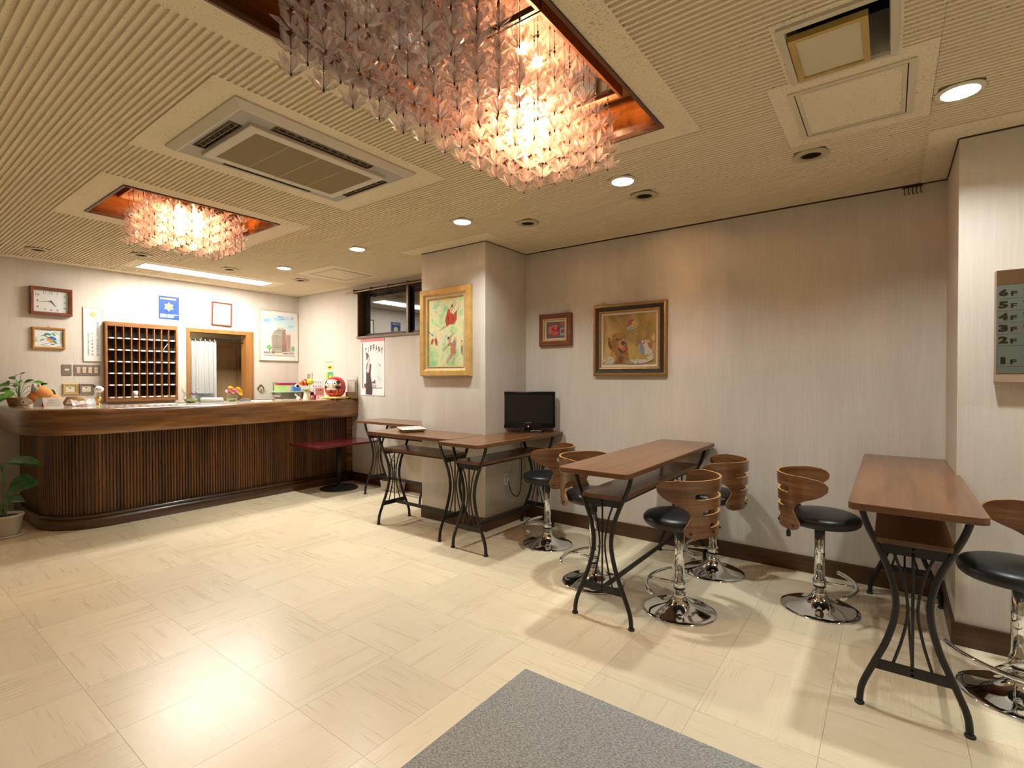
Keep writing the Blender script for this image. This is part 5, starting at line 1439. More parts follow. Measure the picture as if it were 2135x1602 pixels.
for sx, y_, cx_, sw in ((0, 0.10, -0.30, 0.90), (1, 0.135, 0.36, 0.80)):
    s_ = MB().ring(sw, H - 0.04, [(0, y_), (0, y_ - 0.022), (0.035, y_ - 0.022), (0.038, y_ - 0.008)], cx=cx_).build('sash', M_WALU, t)
    MB().box((cx_ - sw / 2 + 0.03, y_ - 0.012, -H / 2 + 0.05), (cx_ + sw / 2 - 0.03, y_ - 0.006, H / 2 - 0.05)).build('pane', M_PANE, s_)
    MB().box((cx_ + sw / 2 - 0.045, y_ - 0.03, -H / 2 + 0.02), (cx_ + sw / 2 - 0.01, y_ - 0.02, H / 2 - 0.02)).build('meeting_stile', plain('stile_tan', (0.30, 0.22, 0.13), 0.4), s_)
# curtain rail across the window top
t = empty('curtain_rail', (XW, (WY0 + WY1) / 2, WZ1 - 0.035), RW_, 'double brass curtain rail across the top of the window', 'curtain rail')
M_BRASS = plain('old_brass', (0.30, 0.19, 0.08), 0.35, metal=0.7)
for y_, z_ in ((-0.05, 0.0), (-0.085, -0.012)):
    MB().box((-W / 2 - 0.16, y_ - 0.006, z_ - 0.007), (W / 2 - 0.02, y_ + 0.006, z_ + 0.007)).build('rail', M_BRASS, t, bevel=0.002)
for q in (-0.72, -0.38, -0.05, 0.3, 0.62):
    MB().box((q - 0.012, -0.098, -0.024), (q + 0.012, 0.0, 0.022)).build('bracket', plain('bracket_grey', (0.16, 0.13, 0.10), 0.4, metal=0.5), t, bevel=0.003)
for q in (-0.55, -0.22, 0.12, 0.25):
    MB().tube([(q + 0.006 * math.cos(a), -0.085, -0.026 + 0.008 * math.sin(a)) for a in [2 * PI * k / 8 for k in range(8)]], 0.002, 5, closed=True).build('runner', M_IRON, t)

# ---- calendar poster
t = empty('wall_calendar', (XW, 5.305, 1.495), RW_, 'long white wall calendar with a woman in a long dark dress', 'calendar')
W, H = 0.47, 0.72
mb = MB(); n = 10
for i in range(n):
    u0, u1 = i / n, (i + 1) / n
    z0, z1 = H / 2 - H * u0, H / 2 - H * u1
    c0, c1 = -0.002 - 0.012 * max(0, u0 - 0.75) ** 2 * 6, -0.002 - 0.012 * max(0, u1 - 0.75) ** 2 * 6
    mb.quad((-W / 2, c0, z0), (W / 2, c0, z0), (W / 2, c1, z1), (-W / 2, c1, z1))
mb.build('sheet', M_PAPER, t, recalc=False)
MB().box((-W / 2 - 0.002, -0.006, H / 2 - 0.028), (W / 2 + 0.002, 0, H / 2 + 0.004)).build('binding_strip', plain('pink_strip', (0.72, 0.20, 0.26), 0.5), t)
for k, ch in enumerate('TIFFANY'):
    u = -0.13 + k * 0.053
    text_obj(ch, 0.075, M_INK, t, (u, -0.0028, 0.255 - 0.02 * abs(k - 3) ** 1.3 * 0.5), 'lettering', fit_h=0.072, fit_w=0.006 if ch == 'I' else 0.034, bold=0.0012)
dress = C('dress', (0.085, 0.045, 0.05)); hair = C('hair_brown', (0.17, 0.11, 0.075)); sk2 = C('skin_pale', (0.66, 0.58, 0.50))
L = [(C('pillar_grey', (0.42, 0.40, 0.37)), R4(0.04, 0.14, 0.10, 0.93)), (M_GREY, R4(0.085, 0.14, 0.10, 0.95)), (M_GREY, R4(0.06, 0.13, 0.92, 0.142)),
     (sk2, [(0.24, 0.46), (0.25, 0.56), (0.31, 0.60), (0.40, 0.575), (0.42, 0.52), (0.40, 0.40), (0.30, 0.38)]), (sk2, R4(0.30, 0.58, 0.345, 0.64)), (sk2, ell(0.335, 0.665, 0.045, 0.035)), (hair, ell(0.30, 0.70, 0.055, 0.03, 0.3)), (hair, ell(0.27, 0.735, 0.04, 0.03)), (hair, ell(0.275, 0.67, 0.03, 0.035)),
     (dress, [(0.22, 0.02), (0.24, 0.25), (0.25, 0.45), (0.31, 0.395), (0.37, 0.42), (0.41, 0.56), (0.455, 0.56), (0.42, 0.40), (0.44, 0.30), (0.51, 0.15), (0.50, 0.01)]), (dress, seg((0.25, 0.46), (0.30, 0.585), 0.025)), (hair, ell(0.56, 0.235, 0.07, 0.016)), (hair, ell(0.60, 0.255, 0.02, 0.025)), (hair, ell(0.20, 0.18, 0.05, 0.035)), (C('ledge_grey', (0.50, 0.47, 0.45)), R4(0.50, 0.155, 0.66, 0.20))]
for r_ in range(7):
    for c_ in range(6):
        L.append((C('cal_num', (0.52, 0.51, 0.49)), R4(0.66 + c_ * 0.045, 0.50 - r_ * 0.026, 0.675 + c_ * 0.045, 0.508 - r_ * 0.026)))
        if r_ < 5: L.append((C('cal_num', (0.52, 0.51, 0.49)), R4(0.66 + c_ * 0.045, 0.28 - r_ * 0.024, 0.675 + c_ * 0.045, 0.287 - r_ * 0.024)))
L.append((C('cal_ring', (0.66, 0.65, 0.62)), ell(0.78, 0.565, 0.035, 0.022))); L.append((C('cal_ring', (0.66, 0.65, 0.62)), ell(0.78, 0.325, 0.035, 0.022)))
flat_print('print', t, W, H, L, y=-0.006, step=0.0002)

# ---- directory board on the pillar
t = empty('floor_directory', (XP, -0.407 - 0.36, 1.602), RW_, 'dark floor directory board on the pillar listing floors 6F to 1F', 'sign')
W, H = 0.72, 0.535
MB().box((-W / 2, -0.050, -H / 2), (W / 2, 0, H / 2)).build('board', plain('board_side', (0.36, 0.24, 0.16), 0.45), t)
MB().box((-W / 2 + 0.002, -0.0525, -H / 2 + 0.042), (W / 2 - 0.002, -0.050, H / 2)).build('panel', plain('directory_panel', (0.15, 0.16, 0.13), 0.16, metal=0.3), t)
MB().box((-W / 2 + 0.002, -0.0535, H / 2 - 0.070), (W / 2 - 0.002, -0.0525, H / 2)).build('header_band', plain('directory_header', (0.10, 0.055, 0.025), 0.25), t)
M_DIR = plain('directory_letters', (0.020, 0.012, 0.005), 0.5, spec=0.2)
M_DIRG = plain('directory_silver', (0.36, 0.33, 0.30), 0.35, metal=0.4)
text_obj('ご案内', 0.06, M_DIRG, t, (-W / 2 + 0.095, -0.0538, H / 2 - 0.040), align='LEFT', fit_h=0.042, name='heading')
rowz = [0.160, 0.102, 0.045, -0.010, -0.066, -0.165]
rown = ['客室', '客室', '客室', '客室', '', 'フロント']
for z_, f_, tx in zip(rowz, '654321', rown):
    text_obj(f_, 0.05, M_DIR, t, (-W / 2 + 0.026, -0.0527, z_), fit_w=0.034 if f_ != '1' else 0.018, fit_h=0.034, bold=0.003, name='floor_number')
    text_obj('F', 0.04, M_DIR, t, (-W / 2 + 0.062, -0.0527, z_ - 0.006), fit_w=0.022, fit_h=0.022, bold=0.0015, name='floor_letter')
    if tx: text_obj(tx, 0.03, M_DIR, t, (-W / 2 + 0.092, -0.0527, z_ + 0.006), align='LEFT', fit_h=0.024, name='room_lettering')
    MB().box((-W / 2 + 0.004, -0.0528, z_ - 0.0295), (W / 2 - 0.004, -0.0525, z_ - 0.0285)).build('row_line', M_DIR, t)

# ---- hooks under the ceiling
t = empty('hook_rail', (XR, -0.105, CEIL - 0.012), RW_, 'small dark rail of hooks under the ceiling in the right corner', 'hooks')
MB().box((-0.05, -0.016, -0.004), (0.05, 0.0, 0.006)).build('rail', M_WALU, t)
for k in range(5):
    x_ = -0.04 + k * 0.02
    MB().tube(spline([(x_, -0.008, -0.003), (x_, -0.009, -0.03), (x_ + 0.003, -0.012, -0.048), (x_ + 0.008, -0.012, -0.042)], 4), 0.0022, 5).build('hook', M_WALU, t)

# =================================================================== PLANTS
def leaf_mesh(name, L, W, mat, droop=0.25, fold=0.18, heart=False, n=8):
    """leaf blade from the origin along +y, upper side +z"""
    vs_ = []; fs = []
    for i in range(n + 1):
        t_ = i / n
        w = W / 2 * (math.sin(PI * min(1, t_ ** (0.62 if heart else 0.8))) ** (0.8 if heart else 0.9))
        if i == 0: w = W * (0.18 if heart else 0.05)
        if i == n: w = 0.0005
        y = L * t_; z = -droop * L * t_ * t_
        for s_ in (-1, -0.5, 0, 0.5, 1):
            vs_.append((s_ * w, y - (0.05 * L * abs(s_) if (heart and i < 2) else 0), z + fold * abs(s_) * w))
    for i in range(n):
        for j in range(4):
            a = i * 5 + j
            fs.append((a, a + 1, a + 6, a + 5))
    mb = MB(); mb.add(vs_, fs, 0, True)
    return mb.mesh(name, mat, recalc=False)
def leaf_mat(name, c1, c2, rough=0.25):
    m, t_, b = nt(name)
    tc = N(t_, 'ShaderNodeTexCoord')
    nz = N(t_, 'ShaderNodeTexNoise'); nz.inputs['Scale'].default_value = 14; nz.inputs['Detail'].default_value = 4
    t_.links.new(tc.outputs['Object'], nz.inputs['Vector'])
    r = N(t_, 'ShaderNodeValToRGB'); r.color_ramp.elements[0].position = 0.35; r.color_ramp.elements[1].position = 0.65
    r.color_ramp.elements[0].color = (*c1, 1); r.color_ramp.elements[1].color = (*c2, 1)
    t_.links.new(nz.outputs['Fac'], r.inputs['Fac']); t_.links.new(r.outputs['Color'], b.inputs['Base Color'])
    b.inputs['Roughness'].default_value = rough
    b.inputs['Subsurface Weight'].default_value = 0.0
    return m
M_LEAF = leaf_mat('big_leaf_green', (0.012, 0.085, 0.018), (0.05, 0.19, 0.035), 0.22)
M_POTHOS = leaf_mat('pothos_green', (0.05, 0.19, 0.02), (0.16, 0.36, 0.045), 0.3)
M_STEM = plain('stem_green', (0.10, 0.22, 0.05), 0.5)
def put_leaf(me, parent, base, direc, roll=0.0, name='leaf'):
    o = link(name, me, parent)
    d = Vector(direc).normalized()
    up = Vector((0, 0, 1)) if abs(d.z) < 0.95 else Vector((1, 0, 0))
    x = d.cross(up).normalized(); z = x.cross(d)
    m = Matrix((x, d, z)).transposed()
    m = m @ Matrix.Rotation(roll, 3, 'Y')
    o.rotation_euler = m.to_euler(); o.location = base
    return o
# ---- floor plant at the left of the counter
RT = Vector((0.598, -0.801, 0)); FWD = Vector((0.801, 0.598, 0))
t = empty('potted_plant', (0.86, 6.06, 0), 0, 'potted plant with big glossy leaves at the left end of the counter', 'plant')
M_POT = plain('pot_cream', (0.62, 0.57, 0.46), 0.35)
MB().lathe([(0.0, 0.012), (0.088, 0.012), (0.095, 0.02), (0.118, 0.17), (0.124, 0.172), (0.124, 0.19), (0.112, 0.19), (0.105, 0.165), (0.0, 0.165)], 30, cap=False).build('pot', M_POT, t)
MB().lathe([(0.0, 0.0), (0.115, 0.0), (0.135, 0.022), (0.130, 0.024), (0.112, 0.010), (0.0, 0.010)], 30, cap=False).build('saucer', M_POT, t)
MB().lathe([(0.0, 0.172), (0.108, 0.168)], 20, cap=False).build('soil', plain('soil', (0.05, 0.035, 0.02), 0.9, bump=0.5, bscale=90), t)
for k, (lat, dep, z, L, W, dirl, dird, dirz, roll) in enumerate([(0.02, -0.02, 0.645, 0.36, 0.15, 1.0, -0.15, 0.06, 0.35), (0.03, 0.02, 0.44, 0.27, 0.17, 1.0, -0.2, 0.12, 1.0), (0.05, -0.06, 0.335, 0.24, 0.10, 1.0, -0.3, 0.10, 0.5), (-0.05, -0.05, 0.42, 0.22, 0.13, -0.8, -0.5, 0.1, -0.7), (-0.04, 0.03, 0.56, 0.30, 0.14, -1.0, 0.1, 0.05, -0.6), (0.0, 0.05, 0.85, 0.28, 0.11, -0.2, 0.6, 0.1, 0.3), (-0.02, -0.08, 0.30, 0.22, 0.12, -0.5, -1.0, 0.1, 0.0), (0.05, 0.05, 0.86, 0.24, 0.10, 0.6, -0.9, 0.05, 0.2)]):
    if k in (5, 7): continue
    b = RT * lat + FWD * dep + Vector((0, 0, z))
    d = RT * dirl + FWD * dird + Vector((0, 0, dirz))
    me = leaf_mesh('leaf', L, W, M_LEAF, 0.16, 0.25)
    put_leaf(me, t, b, d, roll)
    MB().tube(spline([(lat * 0.2, dep * 0.4, 0.165), tuple(b * 0.5 + Vector((0, 0, 0.10))), tuple(b)], 5), 0.006, 6, r_end=0.0035).build('stem', M_STEM, t)
# ---- pothos in a basket on the counter
t = empty('pothos_basket', (1.085, 6.87, CT), 0, 'trailing pothos in a woven basket on the left end of the counter', 'plant')
M_WICK = plain('wicker', (0.30, 0.18, 0.08), 0.6, var=0.5, vscale=90, bump=0.8, bscale=120)
mb = MB()
for k in range(6):
    r_ = 0.068 + 0.004 * k; z_ = 0.009 + k * 0.0135
    mb.tube([((r_ + 0.003 * (1 if q % 2 else -1)) * math.cos(2 * PI * q / 24), (r_ + 0.003 * (1 if q % 2 else -1)) * math.sin(2 * PI * q / 24), z_) for q in range(24)], 0.0075, 6, closed=True)
mb.build('basket', M_WICK, t)
MB().lathe([(0.0, 0.0), (0.066, 0.0), (0.086, 0.078), (0.0, 0.074)], 20, cap=False).build('basket_lining', plain('basket_lining', (0.10, 0.07, 0.035), 0.9), t)
me_pl = [leaf_mesh('pothos_leaf', 0.105, 0.062, M_POTHOS, 0.22, 0.3, True), leaf_mesh('pothos_leaf', 0.085, 0.050, M_POTHOS, 0.1, 0.45, True)]
for k, (lat, dep, z, dl_, dd, dz) in enumerate([(-0.10, 0.0, 0.20, -1, -0.2, 0.1), (-0.05, -0.04, 0.16, -0.8, -0.5, -0.2), (0.03, 0.02, 0.315, -1, 0.1, -0.05), (0.06, 0.0, 0.225, 0.9, 0.1, 0.35), (0.02, -0.03, 0.20, 0.3, -0.8, 0.3), (-0.02, 0.03, 0.22, -0.4, 0.6, 0.4), (-0.06, -0.05, 0.10, -0.3, -1, -0.3), (-0.12, 0.03, 0.22, -1, 0.3, 0.0), (0.10, 0.05, 0.23, 1.0, 0.2, -0.1), (0.17, 0.03, 0.19, 0.9, 0.1, 0.35), (0.0, -0.06, 0.13, -0.2, -1, -0.5), (-0.03, -0.02, 0.26, 0.2, -0.5, 0.2), (-0.09, -0.02, 0.08, -0.9, -0.3, -0.45), (0.29, 0.02, 0.15, 0.8, -0.1, -0.75)]):
    b = RT * lat + FWD * dep + Vector((0, 0, z))
    put_leaf(me_pl[k % 2], t, b, RT * dl_ + FWD * dd + Vector((0, 0, dz)), (1 if dl_ > 0 else -1) * (0.75 + 0.35 * math.sin(k * 2.1)), 'pothos_leaf')
    MB().tube(spline([(0, 0, 0.07), tuple(RT * lat * 0.4 + FWD * dep * 0.4 + Vector((0, 0, max(z, 0.1) * 0.85 + 0.02))), tuple(b)], 5), 0.0022, 5).build('vine', M_STEM, t)

# =================================================================== THINGS ON THE COUNTER
def on_counter(name, x, y, rz, label, cat, group=None):
    return empty(name, (x, y, CT), rz, label, cat, group)
VIEW = lambda x, y: math.atan2(y, x) - PI / 2      # turns a thing's front (-y) towards the viewer
# ---- horse plush
t = on_counter('horse_plush', 1.165, 6.54, VIEW(1.165, 6.54), 'orange plush horse head toy with a pale muzzle and bridle', 'toy')
t.scale = (0.85, 0.85, 0.85)
M_PLO = plain('plush_orange', (0.72, 0.30, 0.08), 0.95, bump=0.5, bscale=200, var=0.1, vscale=20)
M_PLW = plain('plush_cream', (0.82, 0.71, 0.61), 0.95, bump=0.5, bscale=200)
mb = MB(); mb.ball((0.03, 0, 0.135), 0.098, 0.075, 0.088, 20, 14); mb.ball((0.11, 0, 0.068), 0.10, 0.07, 0.066, 18, 12); mb.ball((-0.02, -0.01, 0.10), 0.075, 0.06, 0.065, 16, 10)
mb.build('head', M_PLO, t)
mb = MB(); mb.ball((-0.075, -0.015, 0.075), 0.06, 0.05, 0.045, 16, 10); mb.ball((-0.105, -0.018, 0.05), 0.042, 0.042, 0.045, 14, 10); mb.ball((-0.045, -0.012, 0.105), 0.045, 0.045, 0.05, 14, 10)
mb.build('muzzle', M_PLW, t)
MB().ball((-0.028, -0.05, 0.195), 0.030, 0.014, 0.034, 12, 8).build('eye_patch', plain('plush_teal', (0.28, 0.36, 0.33), 0.7), t)
MB().ball((-0.118, -0.056, 0.052), 0.008, 0.006, 0.008, 8, 6).build('nostril', M_INK, t)
for sx in (-0.035, 0.01):
    MB().ball((sx, 0.005, 0.232), 0.016, 0.014, 0.028, 10, 8).build('ear', plain('plush_pink', (0.68, 0.42, 0.34), 0.95), t)
M_STRAP = plain('bridle_brown', (0.10, 0.035, 0.015), 0.5)
mb = MB(); mb.tube(spline([(-0.09, -0.055, 0.112), (-0.055, -0.072, 0.085), (-0.02, -0.074, 0.062)], 5), 0.003, 6); mb.tube(spline([(-0.02, -0.074, 0.062), (0.04, -0.085, 0.08), (0.12, -0.072, 0.125)], 5), 0.003, 6)
mb.tube([(0.075 + 0.03 * math.cos(a), -0.078, 0.045 + 0.03 * math.sin(a)) for a in [2 * PI * k / 14 for k in range(14)]], 0.003, 6, closed=True); mb.tube([(0.135 + 0.033 * math.cos(a), -0.074, 0.04 + 0.033 * math.sin(a)) for a in [2 * PI * k / 14 for k in range(14)]], 0.003, 6, closed=True)
mb.build('bridle', M_STRAP, t)
MB().ball((0.01, -0.075, 0.065), 0.035, 0.015, 0.014, 10, 6).build('ribbon', plain('ribbon_red', (0.65, 0.06, 0.04), 0.6), t)
# ---- tent card
t = on_counter('tent_card', 1.225, 6.31, VIEW(1.225, 6.31) + 0.05, 'white folded notice card standing in front of the plush horse', 'sign')
mb = MB(); w_ = 0.118
mb.add([(-w_ / 2, -0.035, 0), (w_ / 2 + 0.02, -0.035, 0), (w_ / 2, 0.0, 0.088), (-w_ / 2 - 0.012, 0.0, 0.088), (-w_ / 2, 0.035, 0), (w_ / 2 + 0.02, 0.035, 0)], [(0, 1, 2, 3), (3, 2, 5, 4)])
mb.build('card', M_PAPER, t, recalc=False)
for k, tx in enumerate(('ご自由にどうぞ', 'どうぞお気軽にお取りください', 'お声をおかけくださいませ')):
    o = text_obj(tx, 0.01, M_GREY, t, (0.004, -0.0105 - 0.0085 * k - 0.001, 0.064 - 0.0215 * k), fit_w=0.07 if k == 0 else 0.105, fit_h=0.0085)
    o.rotation_euler = (-math.atan2(0.035, 0.088), 0, 0)
t = on_counter('leaflet_stand', 1.125, 6.36, VIEW(1.1, 6.42) - 0.35, 'small red and white leaflet leaning beside the folded card', 'leaflet')
mb = MB(); mb.add([(-0.03, 0, 0), (0.03, 0, 0), (0.04, 0.035, 0.085), (-0.02, 0.035, 0.085)], [(0, 1, 2, 3)]); mb.build('leaflet', plain('leaflet_blue', (0.45, 0.46, 0.52), 0.6), t, recalc=False)
mb = MB(); mb.add([(0.0, 0.01, 0), (0.05, 0.02, 0), (0.04, 0.036, 0.05), (0.0, 0.034, 0.06)], [(0, 1, 2, 3)]); mb.build('red_card', plain('leaflet_red', (0.45, 0.03, 0.04), 0.5), t, recalc=False)
# ---- woven bowl
t = on_counter('woven_basket', 1.455, 6.62, 0, 'small empty woven basket beside the plush horse', 'basket')
mb = MB()
for k in range(7):
    r_ = 0.088 - 0.006 * abs(k - 1) ; z_ = 0.008 + k * 0.012
    mb.tube([((r_ + 0.003 * (1 if q % 2 else -1)) * math.cos(2 * PI * q / 26), (r_ + 0.003 * (1 if q % 2 else -1)) * math.sin(2 * PI * q / 26), z_) for q in range(26)], 0.007, 6, closed=True)
mb.build('weave', plain('wicker_tan', (0.42, 0.26, 0.11), 0.6, var=0.5, vscale=100, bump=0.8, bscale=120), t)
MB().lathe([(0.0, 0.0), (0.075, 0.0), (0.075, 0.004), (0.0, 0.005)], 20, cap=False).build('bottom', M_WICK, t)
# ---- candy in clear wrap
def wrap_mat():
    m, t_, b = nt('clear_wrap')
    out = t_.nodes['Material Output']; t_.nodes.remove(b)
    tr = N(t_, 'ShaderNodeBsdfTransparent'); gl = N(t_, 'ShaderNodeBsdfPrincipled'); gl.inputs['Base Color'].default_value = (0.85, 0.82, 0.80, 1); gl.inputs['Roughness'].default_value = 0.15
    mx = N(t_, 'ShaderNodeMixShader'); mx.inputs[0].default_value = 0.45
    t_.links.new(tr.outputs[0], mx.inputs[1]); t_.links.new(gl.outputs[0], mx.inputs[2]); t_.links.new(mx.outputs[0], out.inputs[0])
    return m
M_WRAP = wrap_mat()
t = on_counter('candy_bag', 1.44, 6.33, 0.3, 'crumpled clear bag of pink sweets on the counter', 'bag')
mb = MB(); rng = random.Random(3)
vs_ = []; nx, ny = 9, 6
for j in range(ny):
    for i in range(nx):
        u, v = i / (nx - 1) - 0.5, j / (ny - 1)
        vs_.append((u * 0.20 + rng.uniform(-.006, .006), -0.05 + 0.10 * v + rng.uniform(-.006, .006), 0.006 + 0.05 * math.sin(PI * v) * (0.5 + abs(u)) + rng.uniform(0, 0.018)))
mb.add(vs_, [(j * nx + i, j * nx + i + 1, (j + 1) * nx + i + 1, (j + 1) * nx + i) for j in range(ny - 1) for i in range(nx - 1)])
mb.build('wrap', M_WRAP, t, recalc=False)
for k in range(5):
    MB().ball((-0.03 + 0.02 * k, 0.0 + 0.015 * (k % 2), 0.014), 0.012, 0.010, 0.009, 10, 6).build('sweet', plain('sweet_pink', (0.70, 0.34, 0.32), 0.4), t)
# ---- panda figurine on gold stand
t = on_counter('panda_figurine', 1.625, 6.52, VIEW(1.625, 6.52), 'white panda figurine head on a small gold stand beside the key rack', 'figurine')
MB().lathe([(0.0, 0.0), (0.022, 0.0), (0.024, 0.004), (0.008, 0.012), (0.008, 0.022), (0.016, 0.030), (0.010, 0.038), (0.022, 0.048), (0.030, 0.062), (0.022, 0.074), (0.008, 0.080), (0.0, 0.080)], 20, cap=False).build('gold_stand', plain('bright_gold', (0.80, 0.48, 0.10), 0.2, metal=0.9), t)
MB().lathe([(0.014, 0.078), (0.012, 0.10), (0.016, 0.125), (0.0, 0.126)], 14, cap=False).build('body', plain('figurine_tan', (0.52, 0.40, 0.26), 0.6), t)
MB().ball((0, 0, 0.155), 0.042, 0.036, 0.036, 18, 12).build('head', plain('figurine_white', (0.84, 0.82, 0.78), 0.4), t)
for sx in (-1, 1):
    MB().ball((sx * 0.03, 0.004, 0.186), 0.014, 0.009, 0.012, 10, 6).build('ear', M_INK, t)
    MB().ball((sx * 0.012, -0.034, 0.160), 0.005, 0.003, 0.005, 8, 5).build('eye', M_INK, t)
MB().ball((0, -0.037, 0.148), 0.005, 0.003, 0.003, 8, 5).build('nose', M_INK, t)
# ---- glass fish bowl with purple flowers
def glassy():
    m, t_, b = nt('vase_glass')
    out = t_.nodes['Material Output']; t_.nodes.remove(b)
    tr = N(t_, 'ShaderNodeBsdfTransparent'); tr.inputs[0].default_value = (0.94, 0.97, 0.95, 1)
    gl = N(t_, 'ShaderNodeBsdfGlossy'); gl.inputs['Roughness'].default_value = 0.03
    lw = N(t_, 'ShaderNodeLayerWeight'); lw.inputs[0].default_value = 0.5
    pw_ = N(t_, 'ShaderNodeMath', operation='POWER'); pw_.inputs[1].default_value = 3.0
    fr = N(t_, 'ShaderNodeMath', operation='MULTIPLY_ADD'); fr.inputs[1].default_value = 0.8; fr.inputs[2].default_value = 0.05
    t_.links.new(lw.outputs['Facing'], pw_.inputs[0]); t_.links.new(pw_.outputs[0], fr.inputs[0])
    mx = N(t_, 'ShaderNodeMixShader')
    t_.links.new(fr.outputs[0], mx.inputs[0]); t_.links.new(tr.outputs[0], mx.inputs[1]); t_.links.new(gl.outputs[0], mx.inputs[2]); t_.links.new(mx.outputs[0], out.inputs[0])
    return m
M_VASE = glassy()
def flower(parent, c, r, mat, n=9, name='flower', centre=None, tilt=(0, 0)):
    mb = MB()
    for ring_, (k_, rr_, zz) in enumerate(((n, 1.0, 0.15), (n - 2, 0.75, 0.42), (n - 4, 0.45, 0.6))):
        for q in range(max(3, k_)):
            a = 2 * PI * (q + 0.5 * ring_) / max(3, k_)
            ca, sa = math.cos(a), math.sin(a); w = r * 0.30
            def P(d, s_, z): return (d * ca - s_ * sa, d * sa + s_ * ca, z)
            mb.add([P(0, 0, 0), P(r * rr_ * 0.6, w, r * zz * 0.8), P(r * rr_, 0, r * zz), P(r * rr_ * 0.6, -w, r * zz * 0.8)], [(0, 3, 2, 1)])
    o = mb.build(name, mat, parent, c, (tilt[0], tilt[1], random.uniform(0, 3)), recalc=False)
    if centre:
        MB().ball((0, 0, r * 0.35), r * 0.22, n=8, m=5).build('flower_centre', centre, o)
    return o
t = on_counter('purple_flower_bowl', 2.345, 6.16, VIEW(2.345, 6.16), 'round glass bowl with purple flowers and greenery on the counter', 'vase')
bowl = [(0.0, 0.002), (0.03, 0.002), (0.055, 0.014), (0.072, 0.040), (0.074, 0.062), (0.064, 0.088), (0.048, 0.102), (0.050, 0.106)]
MB().lathe(bowl, 28, cap=False).build('bowl', M_VASE, t, recalc=False)
MB().lathe([(0.0, 0.004), (0.03, 0.005), (0.054, 0.018), (0.066, 0.040), (0.0, 0.041)], 24, cap=False).build('pebbles', plain('bowl_green', (0.30, 0.42, 0.14), 0.5, var=0.5, vscale=70), t)
for k in range(4):
    flower(t, (-0.012 + 0.02 * k, -0.01 * (k % 2), 0.085 + 0.012 * (k % 2)), 0.026, plain('petal_purple', (0.36, 0.16, 0.38), 0.6), 8, 'flower', plain('petal_pale', (0.70, 0.56, 0.66), 0.6), (0.3, 0.3 * (k - 1.5)))
me_g = leaf_mesh('sprig', 0.07, 0.028, leaf_mat('sprig_green', (0.10, 0.26, 0.07), (0.22, 0.40, 0.14), 0.5), 0.1, 0.3)
for k, (a, b_, c_) in enumerate(((-1, 0, 0.3), (-0.9, -0.3, 0.6), (-0.8, 0.2, 0.9), (-0.5, 0, 1.2), (0.7, 0, 0.4))):
    put_leaf(me_g, t, (-0.03 - 0.012 * k if a < 0 else 0.03, 0, 0.085 + 0.012 * k), (a, b_, c_), 0, 'sprig')
# ---- paper trays with the front desk sign
t = on_counter('document_tray', 2.56, 6.16, VIEW(2.535, 6.17), 'stack of papers in a grey tray behind the front desk sign', 'tray')
MB().box((-0.115, -0.08, 0.0), (0.115, 0.09, 0.022)).build('tray', plain('tray_grey', (0.42, 0.44, 0.44), 0.4), t, bevel=0.002)
MB().box((-0.11, -0.075, 0.022), (0.112, 0.085, 0.034)).build('papers', M_PAPER, t)
MB().box((-0.118, -0.083, 0.0), (-0.112, 0.092, 0.045)).build('tray_side', plain('tray_dark', (0.10, 0.12, 0.11), 0.4), t)
mb = MB(); mb.add([(-0.11, -0.085, 0.040), (0.105, -0.085, 0.036), (0.11, 0.06, 0.045), (-0.10, 0.06, 0.050)], [(0, 1, 2, 3)]); mb.build('loose_sheet', M_PAPER, t, recalc=False)
t = empty('front_desk_sign', (2.545, 6.30, CT), VIEW(2.55, 6.3), 'small grey desk sign with black katakana lettering', 'sign')
MB().box((-0.09, -0.004, 0.0), (0.09, 0.004, 0.10)).build('plate', plain('sign_plate_grey', (0.20, 0.20, 0.185), 0.6), t, bevel=0.002)
text_obj('フロント', 0.04, M_INK, t, (-0.008, -0.0045, 0.079), fit_w=0.130, fit_h=0.031, bold=0.0008)
# ---- vase with pink and yellow flowers
t = on_counter('pink_flower_vase', 2.775, 6.15, VIEW(2.775, 6.15), 'round glass vase with pink and yellow flowers in front of the doorway', 'vase')
MB().lathe([(r_ * 0.82, z_ * 0.82) for r_, z_ in bowl], 28, cap=False).build('bowl', M_VASE, t, recalc=False)
MB().lathe([(0.0, 0.004), (0.025, 0.005), (0.045, 0.016), (0.052, 0.035), (0.0, 0.036)], 20, cap=False).build('water_stems', bpy.data.materials['bowl_green'], t)
pk = plain('petal_pink', (0.80, 0.32, 0.32), 0.6); yl = plain('petal_yellow', (0.86, 0.62, 0.02), 0.6)
for k, (x_, z_, r_, m_) in enumerate(((-0.035, 0.115, 0.040, pk), (0.01, 0.125, 0.042, pk), (0.045, 0.108, 0.038, pk), (0.0, 0.098, 0.036, plain('petal_blush', (0.82, 0.50, 0.46), 0.6)), (-0.015, 0.155, 0.035, yl), (0.06, 0.145, 0.035, yl), (0.08, 0.115, 0.035, yl), (0.085, 0.085, 0.030, yl))):
    flower(t, (x_, -0.015 * (k % 3) + 0.01, z_), r_, m_, 11, 'flower', None, (0.7, 0.4 * (1 if x_ > 0.03 else -0.5)))
